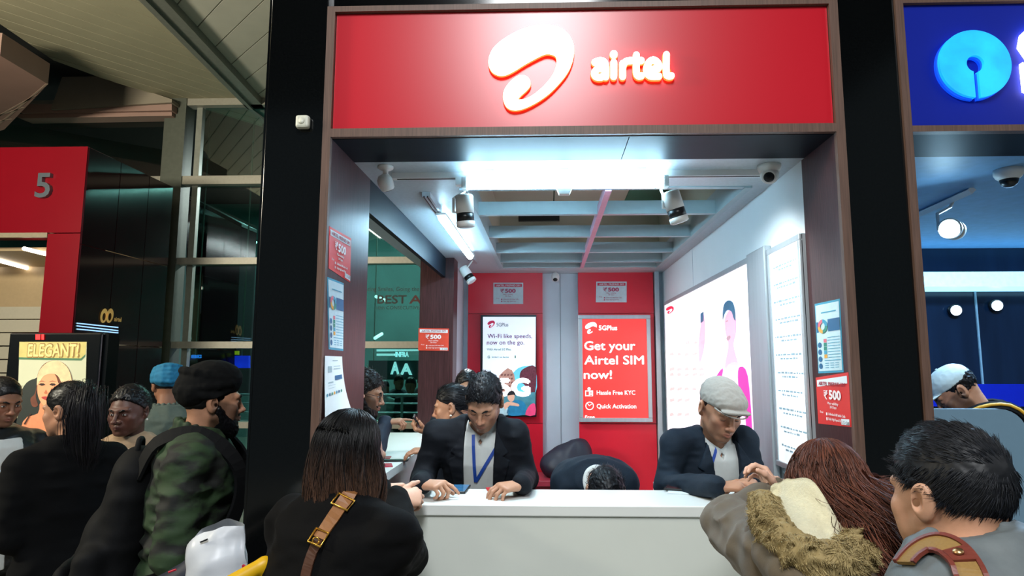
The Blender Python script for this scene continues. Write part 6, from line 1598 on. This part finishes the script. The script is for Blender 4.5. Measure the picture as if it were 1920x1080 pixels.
F = Field(.009, .04); F.add(cone(p7.at(0, .36, -.19), p7.at(0, -.1, -.23), .12, .15, (p7.back, .7))); F.add(cone(p7.at(0, .14, -.28), p7.at(0, -.1, -.31), .11, .12, (p7.back, .5)), .04); F.add(cone(p7.at(-.13, .1, -.27), p7.at(-.13, -.12, -.28), .05, .06), .03); F.wrinkle(.008, (10, 10, 14), 3); mkfast('pack_body', *F.mesh(1), bkm, bp)
F = Field(.007, .02); F.add(cone(p7.at(-.09, .03, -.36), p7.at(.09, .03, -.36), .05, .05, (p7.back, .5))); F.add(cone(p7.at(-.09, -.08, -.37), p7.at(.09, -.08, -.37), .06, .06, (p7.back, .5))); F.wrinkle(.004, (20, 20, 20)); mkfast('front_pocket', *F.mesh(1), bkm, bp)
for q in (-1, 1):
    pts = spline([p7.at(q * .09, .38, -.16), p7.at(q * .105, .50, -.11), p7.at(q * .12, .535, .02), p7.at(q * .13, .44, .15), p7.at(q * .15, .30, .175), p7.at(q * .185, .16, .12), p7.at(q * .2, .06, -.02), p7.at(q * .14, .0, -.18)], 5)
    nr = [unit(pt - p7.at(0, min(.44, max(.0, (pt - p7.hip) @ p7.up)), 0)) for pt in pts]
    ribbon([pt + n_ * .012 for pt, n_ in zip(pts, nr)], nr, .055, .006).build('shoulder_strap', bkm, bp)
MB().tube(spline([p7.at(-.04, .44, -.19), p7.at(-.03, .50, -.19), p7.at(.03, .50, -.19), p7.at(.04, .44, -.19)], 4), .01, 8).build('grab_handle', bkm, bp, True)
MB().tube([p7.at(-.15, .12, -.27), p7.at(-.152, .06, -.275)], .005, 6).build('zip_pull', alu, bp)

# --- woman in black seen from behind
p8 = std('woman in black coat with long dark ponytail seen from behind', (130, 768), 2.85, -130, 6, -160, skin_b, (HOLD, HOLD), PROF_F, 1.0, 1.0, .026, 'coat', black_cloth, sleeve=(.066, .062, .05), sh=.068, seed=41, wr=(.008, (9, 9, 18)))
hair_short(p8.root, p8.H, hair_blk, 900, .012, .03, lambda p: np.tile(p8.H.R @ np.array([0, 1, .1]), (len(p), 1)), .006, noise=.001, seed=8, lift=.04, jitter=.1)
rs = np.random.RandomState(2); n_ = 1700; t = np.linspace(0, 1, 14)
root = p8.H.w((0, .105, .055)); base = np.array([root + np.array([0, 0, 0]), root + np.array([.015, -.05, .005]), root + np.array([.025, -.07, -.10]), root + np.array([.03, -.06, -.22]), root + np.array([.03, -.05, -.32])])
cen = np.array(spline(base, 4))[:14 + 3][np.linspace(0, 16, 14).astype(int)]
sp_ = np.array([.012, .03, .04, .048, .052, .055, .058, .06, .06, .058, .054, .048, .04, .03])
P = cen[None] + rs.randn(n_, 1, 3) * sp_[None, :, None] * .4 + rs.randn(n_, 14, 3) * .001
sv, sf, hue = strands(P, .0014, 3); F = Field(.006, .02)
for a_, b_, r_ in zip(cen[1:-2], cen[2:-1], sp_[1:]): F.add(cone(a_, b_, r_ * .7, r_ * .7))
F.wrinkle(.004, (40, 40, 12)); V, f = F.mesh(1); po_ = mkfast('ponytail', V, f, hair_blk, p8.root, attrs={'hue': np.zeros(len(V))}); mkfast('hair_strands', sv, sf, hair_blk, po_, attrs={'hue': hue})['kind'] = 'stuff'
MB().tube([root + np.array([.012 * math.cos(a), .0, .012 * math.sin(a)]) + np.array([.015, -.015, 0]) for a in np.linspace(0, 6.28, 14)], .006, 6).build('hair_tie', black_plastic, p8.root)
MB().tube([p8.neck + p8.up * .035 + p8.lat * .062 * math.cos(a) + p8.back * .062 * math.sin(a) for a in np.linspace(0, 6.28, 24)], .005, 6).build('lanyard', lany_b, p8.root)

# --- man at the left edge of the picture
p9 = std('man in black leather jacket over white shirt at the left picture edge', (2, 752), 3.3, 28, 14, 30, skin_m, (HANG, ((.03, .03, -.27), (-.06, .2, -.30))), wid=1.1, off=.022, cloth_m=mat('black_leather', '#0f1214', .4, var=.3, scale=40, bump=.1, bscale=120), seed=51, lids='open', beard=.4, brow=1.2, sc=1.03)
hair_short(p9.root, p9.H, hair_blk, 1200, .006, .012, seed=4, side=.003, noise=.0012)
def front_patch(p, m, name, w=.075, hi=.5, lo=-.15, off=.026):
    def vc(D, x, y, z):
        u, h, ww = p.local(x, y, z); return np.maximum(D, np.maximum(np.abs(u) - f32(w) * np.clip((h + .5) * 1.0, .6, 1.1).astype(f32), np.maximum(-(ww - f32(.0)), np.maximum(f32(lo) - h, h - f32(hi)))))
    F = Field(.006, .03); F.add(p.torso(off, -.18, .015)); F.cut(vc); mkfast(name, *F.mesh(1), m, p.root)
front_patch(p9, shirt_w, 'shirt', .085, .5, -.16, .028)
for q in (-1, 1): MB().lathe([(.008, 0), (.006, .004), (0, .005)], p9.at(q * .1, .36, .162), -p9.back, 12).build('jacket_button', alu, p9.root)

# --- woman in beige jacket
p10 = std('woman in a beige jacket and cream lace top looking left', (243, 770), 3.3, -34, 8, -22, skin_d, (HOLD, HOLD), PROF_F, 1.02, 1.22, .026, 'jacket', mat('beige_cloth', '#a3886c', .8, var=.12, scale=60), seed=61, full=1.1, jaw=1.08, nose=1.25, lids='open', sh=.064, sleeve=(.062, .056, .042))
front_patch(p10, mat('cream_lace', '#b09a84', .85, var=.25, scale=90, bump=.4, bscale=90), 'lace_top', .105, .50, -.16, .032)
hair_short(p10.root, p10.H, hair_blk, 1400, .020, .022, seed=9, side=.010, noise=.003, lift=.2, jitter=.3, line=([-.12, -.085, -.066, -.05, -.03, -.012, .012, .03, .06, .09, .12], [.085, .080, .064, .05, .035, .02, .016, -.016, -.050, -.064, -.07]))
for q in (-1, 1): MB().lathe([(0, -.006), (.005, -.003), (.006, 0), (.005, .003), (0, .006)], p10.H.w((q * .086, .008, -.046)), (0, 0, 1), 12).build('earring', pearl, p10.root, True)

# --- man in blue turban from behind
p11 = std('man in a bright blue turban and grey green jacket seen from behind', (314, 722), 4.0, 185, 6, 180, skin_m, (HANG, HANG), wid=1.05, off=.022, cloth_m=mat('grey_green_cloth', '#48544c', .8, var=.15, scale=70), seed=71)
turban(p11, p11.H, mat('blue_turban_cotton', '#0c6c94', .8, var=.2, scale=30), 7, tall=.9)
hair_short(p11.root, p11.H, hair_blk, 0, -.03, side=.004, noise=.001)
F = Field(.006, .02)
for t_ in np.linspace(0, 2 * math.pi, 15)[:-1]: F.add(cone(p11.neck + p11.lat * .065 * math.cos(t_) + p11.back * .065 * math.sin(t_) - p11.up * .02, p11.neck + p11.lat * .068 * math.cos(t_) + p11.back * .07 * math.sin(t_) + p11.up * .045, .016, .012), .012)
mkfast('jacket_collar', *F.mesh(1), mat('grey_green_cloth', '#48544c'), p11.root)

# --- man in a white cap in the blue shop
p12 = std('man in a white cap and navy jacket looking down behind the pale screen', (1792, 733), 3.15, -82, 40, -85, skin_b, (HOLD, HOLD), cloth_m=mat('navy_shell', '#141c30', .7, var=.2, scale=60), seed=81, beard=.9, h=.003, lean=.08, neck_fw=-.11, neckdz=-.115)
H = p12.H
hair_short(p12.root, H, hair_blk, 300, -.02, .01, side=.003, seed=5)
F = Field(.0034, .02); F.add(H.E((0, .008, .052), (.083, .101, .072))); F.add(H.C((-.028, -.105, .036), (.028, -.105, .036), .050, .050, ((0, .12, 1), .16)), .012)
def cc12(D, x, y, z):
    g = lambda i: ((x - f32(H.c[0])) * f32(H.R[0, i]) + (y - f32(H.c[1])) * f32(H.R[1, i]) + (z - f32(H.c[2])) * f32(H.R[2, i])) / f32(H.sc)
    return np.maximum(D, (np.interp(g(1), [-.16, -.09, 0, .12], [.022, .030, .030, .012]).astype(f32) - g(2)) * f32(.9))
F.cut(cc12); F.wrinkle(.0012, (50, 50, 50)); co = mkfast('cap', *F.mesh(1), mat('white_cap_cotton', '#b8ccd0', .8, var=.06, scale=60), p12.root)
MB().lathe([(.007, 0), (.005, .004), (0, .005)], H.w((0, .008, .124)), H.R @ np.array([0, 0, 1.0]), 12).build('cap_button', mat('white_cap_cotton', '#b8ccd0'), co, True)
bp2 = thing('backpack', 'backpack with yellow piping worn by the man in the white cap', 'backpack', (p12.hip[0], p12.hip[1], 1.0))
F = Field(.01, .03); F.add(cone(p12.at(0, .36, -.2), p12.at(0, .02, -.22), .11, .13, (p12.back, .7))); mkfast('pack_body', *F.mesh(1), bkm, bp2)
yp = mat('yellow_piping', '#d8a020', .5)
for q in (-1, 1):
    pts = spline([p12.at(q * .1, .40, -.18), p12.at(q * .11, .54, -.08), p12.at(q * .11, .52, .08), p12.at(q * .12, .38, .155), p12.at(q * .16, .2, .15), p12.at(q * .18, .06, -.08)], 5)
    nr = [unit(pt - p12.at(0, min(.44, max(.0, (pt - p12.hip) @ p12.up)), 0)) for pt in pts]; ribbon([a_ + b_ * .012 for a_, b_ in zip(pts, nr)], nr, .05, .005).build('shoulder_strap', bkm, bp2); MB().tube([a_ + b_ * .02 for a_, b_ in zip(pts, nr)], .008, 6).build('piping', yp, bp2, True)

# --- customers at the side counter
p13 = std('bearded man with glasses pointing across the side counter', (683, 736), 3.5, 78, 14, 84, skin_b, (((.02, .14, -.18), 'W722,792,3.55'), HANG), hov={'R': dict(fdir=(.95, .2, .08), palm_n=(.1, .1, -1), curls=[(4, 6, 4), (45, 60, 40), (50, 60, 40), (50, 60, 40)], thumb=(.9, .35, -.2))}, cloth_m=mat('dark_blue_cloth', '#1c2636', .8, var=.2, scale=60), seed=91, beard=.95, h=.003, sc=.99, lids='open', brow=1.3, lean=.14, neck_fw=-.08)
H = p13.H
hair_short(p13.root, H, hair_brn, 1500, .016, .03, seed=12, side=.010, noise=.005, lift=.4); beard_full(p13, H, hair_brn, 500)
gls = thing('eyeglasses', 'thin dark framed eyeglasses worn by the bearded man', 'glasses', H.w((0, -.1, 0)))
gm = mat('dark_frame', '#18181a', .3)
for q in (-1, 1):
    MB().tube([H.w((q * .032 + .021 * math.cos(a), -.104 + .006 * abs(math.cos(a)), -.003 + .017 * math.sin(a))) for a in np.linspace(0, 6.283, 20)], .0016, 6).build('rim', gm, gls, True)
    MB().tube([H.w((q * .053, -.1, .002)), H.w((q * .078, -.06, .004)), H.w((q * .083, .012, .004))], .0014, 6).build('temple', gm, gls, True)
MB().tube([H.w((-.011, -.108, 0)), H.w((0, -.111, .003)), H.w((.011, -.108, 0))], .0015, 6).build('bridge', gm, gls, True)
p14 = std('woman with long dark hair half hidden behind the left jamb', (640, 724), 3.05, 70, 8, 78, skin_l1, (HOLD, HOLD), PROF_F, .97, 1.0, cloth_m=black_cloth, seed=95, ears=False, lean=.1, neck_fw=-.07)
long_hair(p14.root, p14.H, hair_brn, p14.H.c[2] - .28, 700, gap=58, wav=.008, flare=(1.05, 1.1), seed=9, K=18, r=.002, h=.007)
# --- saleswoman with tied hair and a colleague behind
p15 = std('saleswoman with sleek tied black hair holding a phone at the side counter', (848, 762), 3.55, -105, 10, -100, skin_b, (((.05, .06, -.25), 'W806,846,3.35'), ((.05, .04, -.24), 'W808,812,3.45')), PROF_F, .97, 1.05, cloth_m=suit, seed=97, h=.003, hov={'L': dict(fdir=(-.85, -.15, .25), palm_n=(.15, .1, 1), curls=[(45, 50, 30)] * 4), 'R': dict(fdir=(-.9, -.3, .05), palm_n=(0, .2, -1))})
H = p15.H
HLF = ([-.12, -.085, -.066, -.05, -.03, -.012, .012, .03, .06, .09, .12], [.070, .064, .052, .040, .028, .018, .020, -.008, -.045, -.056, -.06])
hair_short(p15.root, H, hair_blu, 1500, .010, .05, lambda p: np.tile(H.R @ np.array([0, 1, -.15]), (len(p), 1)), .005, HLF, .0012, seed=14, lift=.05, jitter=.08)
F = Field(.004, .02); F.add(H.E((0, .125, .0), (.036, .030, .036))); F.wrinkle(.003, (90, 90, 90)); V, f = F.mesh(1); mkfast('hair_bun', V, f, hair_blu, p15.root, attrs={'hue': np.zeros(len(V))})
MB().lathe([(0, -.006), (.0055, -.003), (.0065, 0), (.0055, .003), (0, .006)], H.w((-.084, .006, -.047)), (0, 0, 1), 12).build('earring', pearl, p15.root, True); MB().lathe([(0, -.006), (.0055, -.003), (.0065, 0), (.0055, .003), (0, .006)], H.w((.084, .006, -.047)), (0, 0, 1), 12).build('earring', pearl, p15.root, True)
hp_ = PY(791, 800, 3.44); _Y = unit((-.62, -.2, .75)); _Z = unit((.75, 0, .62)); _X = unit(np.cross(_Y, _Z)); _Z = np.cross(_X, _Y)
ph = phone('phone held up by the saleswoman at the side counter', hp_, 0, scr_d, z=hp_[2], tilt=Matrix([[_X[i], _Y[i], _Z[i], 0] for i in range(3)] + [[0, 0, 0, 1]]))
p16 = std('man with short black hair mostly hidden behind the saleswoman', (876, 728), 4.3, 8, 8, 0, skin_b, (HANG, HANG), cloth_m=suit_b, seed=99)
hair_short(p16.root, p16.H, hair_blk, 500, .012, .016, seed=15)
# --- waiting crowd beyond the glass
ct_m = [mat('crowd_dark_coat', '#141a1e', .8), mat('crowd_pale_shirt', '#9ab0ac', .8), mat('crowd_navy', '#16202c', .8)]
for i, (px, py, yaw, mm, lb_t) in enumerate(((720, 728, 20, 1, 'in a pale shirt looking down beyond the railing'), (770, 722, -10, 0, 'in a dark coat leaning at the railing beyond the glass'), (748, 716, 15, 2, 'in navy standing behind the others beyond the glass'), (792, 714, 0, 0, 'in dark clothes beside the wooden post beyond the glass'))):
    Yc = 9.75 if i < 2 else 10.5
    q = std('waiting person ' + lb_t, (px, py), Yc, yaw, 15, yaw, skin_m, (HOLD, HOLD), cloth_m=ct_m[mm], seed=100 + i, h=.008, hands=False, faces=False, coarse=True, group='waiting crowd beyond the glass')
    hair_short(q.root, q.H, hair_blk, 0, .012, h=.008)

# ------------------------------------------------------------------ small things
# paper sleeve, leaflets and phones on the side counter
def flat(name, label, cat, c, w, l, rz, m, th=.003, z=1.171, part=None):
    o = thing(name, label, cat, (c[0], c[1], z)); b = MB().box(-w / 2, w / 2, -l / 2, l / 2, 0, th, .0).build('cover', m, None); b.data.transform(Matrix.Rotation(rz, 4, 'Z')); b.parent = o
    if part: b = MB().box(-w * .3, w * .3, -l * .3, l * .1, th, th + .0006).build('print', part, None); b.data.transform(Matrix.Rotation(rz, 4, 'Z')); b.parent = o
    return o
flat('leaflet', 'crimson leaflet lying on the side counter nearest its edge', 'leaflet', (-.88, 3.28), .17, .11, .3, mat('crimson_print', '#a81838', .45), part=mat('dark_print_b', '#50101c', .5))
flat('leaflet', 'crimson leaflet with a green strip farther along the side counter', 'leaflet', (-.95, 3.55), .16, .1, .15, mat('crimson_print', '#a81838', .45), part=mat('green_print', '#2f8a78'))
flat('tablet_computer', 'dark tablet lying on the side counter between the leaflets', 'tablet', (-.86, 3.44), .22, .045, .05, black_plastic, .008)
phone('black phone at the near end of the side counter', (-.87, 3.08), .6, scr_d)
flat('red_card', 'small red card on the far end of the side counter', 'card', (-.83, 4.4), .07, .04, .3, mat('packet_red', '#c8202c'))
flat('passport_booklet', 'pale document with green print under the black haired woman hands', 'document', PZ(712, 922, 1.172), .12, .085, .4, paper_m, .003, part=mat('pale_green_print', '#8ab0a0', .5))
# backpack on the red ledge
bb_ = thing('backpack', 'dark navy backpack standing on the red ledge at the back', 'backpack', (.16, 5.5, .746))
F = Field(.01, .04); F.add(cone((.03, 5.5, .84), (.27, 5.5, .86), .10, .11)); F.add(cone((.14, 5.52, .92), (.26, 5.52, .96), .10, .10), .08); F.add(cone((.06, 5.42, .82), (.22, 5.42, .82), .07, .07), .06)
F.cut(lambda D, x, y, z: np.maximum(D, f32(.746) - z)); F.wrinkle(.008, (10, 10, 10)); mkfast('pack_body', *F.mesh(1), mat('navy_nylon', '#10182c', .6, var=.3, scale=50), bb_)
MB().tube(spline([(.08, 5.42, .93), (.07, 5.38, .86), (.10, 5.36, .80)], 4), .008, 6).build('strap', black_plastic, bb_); text3('zip_pull', '&', (.1, 5.345, .80), (1, 0, 0), (0, 0, 1), .035, paper_m, bb_)
# luggage trolley with bag and carrier bag
tro = thing('luggage_trolley', 'luggage trolley with yellow push handle', 'trolley', (-.95, 1.5, 0))
yel = mat('yellow_plastic', '#d8a810', .4, var=.06)
hA, hB = PY(452, 1082, 1.62), PY(496, 1058, 1.66)
dh = unit(hB - hA); hA2 = hA - dh * .42
F = Field(.004, .01); F.add(cone(hA2, hB, .019, .019)); F.add(cone(hB, hB + np.array([.0, -.0, -.05]) , .017, .014), .01); mkfast('push_handle', *F.mesh(1), yel, tro)
perp = np.array([-dh[1], dh[0], 0])
for e in (hA2 + dh * .02, hB - dh * .02):
    MB().tube(spline([e, e + perp * .05 + np.array([0, 0, -.2]), e + perp * .1 + np.array([0, 0, -e[2] + .25])], 5), .014, 8).build('frame_tube', alu, tro, True)
    MB().tube([e + perp * .1 + np.array([0, 0, -e[2] + .25]), e + perp * .55 + np.array([0, 0, -e[2] + .16])], .014, 8).build('frame_tube', alu, tro, True)
    for k_ in (.12, .5): MB().lathe([(.05, -.015), (.06, -.01), (.06, .01), (.05, .015)], e * np.array([1, 1, 0]) + perp * k_ + np.array([0, 0, .061]), dh * np.array([1, 1, 0]), 18).build('wheel', black_plastic, tro, True)
bd = (hA2 + hB) / 2
for k_ in (.15, .27, .39, .51): MB().tube([hA2 * np.array([1, 1, 0]) + perp * k_ + np.array([0, 0, .235 - .13 * k_]), hB * np.array([1, 1, 0]) + perp * k_ + np.array([0, 0, .235 - .13 * k_])], .010, 8).build('deck_bar', alu, tro, True)
# suitcase standing on the deck, soft bag and carrier bag on it
sc_c = bd * np.array([1, 1, 0]) + perp * .36
ca = thing('suitcase', 'dark suitcase standing on the luggage trolley', 'suitcase', (sc_c[0], sc_c[1], .22))
F = Field(.012, .03); zt = PY(400, 1080, sc_c[1])[2] - .06
F.add(cone(sc_c - dh * np.array([1, 1, 0]) * .15 + np.array([0, 0, .36]), sc_c + dh * np.array([1, 1, 0]) * .15 + np.array([0, 0, .36]), .13, .13)); F.add(cone(sc_c - dh * np.array([1, 1, 0]) * .15 + np.array([0, 0, zt - .13]), sc_c + dh * np.array([1, 1, 0]) * .15 + np.array([0, 0, zt - .13]), .13, .13), .1); F.add(cone(sc_c - dh * np.array([1, 1, 0]) * .1 + np.array([0, 0, (.36 + zt) / 2]), sc_c + dh * np.array([1, 1, 0]) * .1 + np.array([0, 0, (.36 + zt) / 2]), .15, .15), .1); mkfast('shell', *F.mesh(1), bkm, ca)
cb_ = PY(400, 1040, 1.95)
sb = thing('soft_bag', 'dark navy soft bag beside the white carrier bag', 'bag', (PY(330, 1085, 1.98)[0], 1.98, cb_[2] - .1))
g = PY(325, 1085, 1.98); g2 = PY(362, 1040, 1.98)
F = Field(.007, .03); F.add(cone(g + np.array([-.02, 0, -.06]), g2 + np.array([.06, 0, -.02]), .07, .045)); F.add(cone(g + np.array([.1, .0, -.1]), g2 + np.array([.15, 0, -.12]), .07, .06), .04); F.wrinkle(.006, (14, 14, 14)); mkfast('bag_body', *F.mesh(1), mat('navy_nylon', '#10182c'), sb)
MB().tube([PY(316, 1073, 1.9), PY(330, 1068, 1.9)], .003, 5).build('red_tag', mat('red_tag', '#c02038', .5), sb)
# white plastic carrier bag
cr = thing('carrier_bag', 'crumpled white plastic carrier bag on the luggage trolley', 'bag', PY(410, 1100, 1.9))
Yb = 1.9; top = [(352, 1022), (372, 1003), (400, 994), (424, 985), (458, 984)]; bot = [(358, 1120), (380, 1122), (410, 1122), (440, 1122), (468, 1120)]
tp = spline([PY(*q, Yb) for q in top], 4); bt = spline([PY(*q, Yb) for q in bot], 4); K = len(tp); v = []; f = []; nv = 14
for s_ in (0, 1):
    for j in range(nv + 1):
        for i in range(K):
            w_ = j / nv; u = i / (K - 1); p = tp[i] * (1 - w_) + bt[i] * w_; bul = math.sin(math.pi * u) ** .6 * (.02 + .07 * w_ ** .6) * (-1 if s_ == 0 else 1)
            if s_ == 1: p = p + np.array([0, 0, .018 * (1 - w_) * math.sin(math.pi * u)])
            nz_ = vnoise(np.array([[p[0] * 22, w_ * 5 + s_ * 9, p[2] * 16]]))[0] * .012 + vnoise(np.array([[p[0] * 55, 3 + s_ * 7, p[2] * 40]]))[0] * .004
            v.append(p + np.array([0, bul + nz_, nz_ * .3]))
for s_ in (0, 1):
    o_ = s_ * (nv + 1) * K
    f += [(o_ + j * K + i, o_ + j * K + i + 1, o_ + (j + 1) * K + i + 1, o_ + (j + 1) * K + i) for j in range(nv) for i in range(K - 1)]
for j in range(nv):
    for i in (0, K - 1): f.append((j * K + i, (j + 1) * K + i, (nv + 1) * K + (j + 1) * K + i, (nv + 1) * K + j * K + i))
mk('bag_film', v, f, mat('white_film', '#c6cad0', .35, var=.04, scale=20), cr, True)
k_ = tp[6]; MB().prism([PY(374, 1016, Yb - .045), PY(388, 1010, Yb - .045), PY(389, 1013, Yb - .045), PY(376, 1018, Yb - .045)], (0, .004, 0)).build('handle_hole', black_plastic, cr)
MB().lathe([(.006, 0), (.004, .001)], PY(457, 1062, Yb - .03), (0, -1, 0), 10).build('red_print', mat('red_tag', '#c02038'), cr)
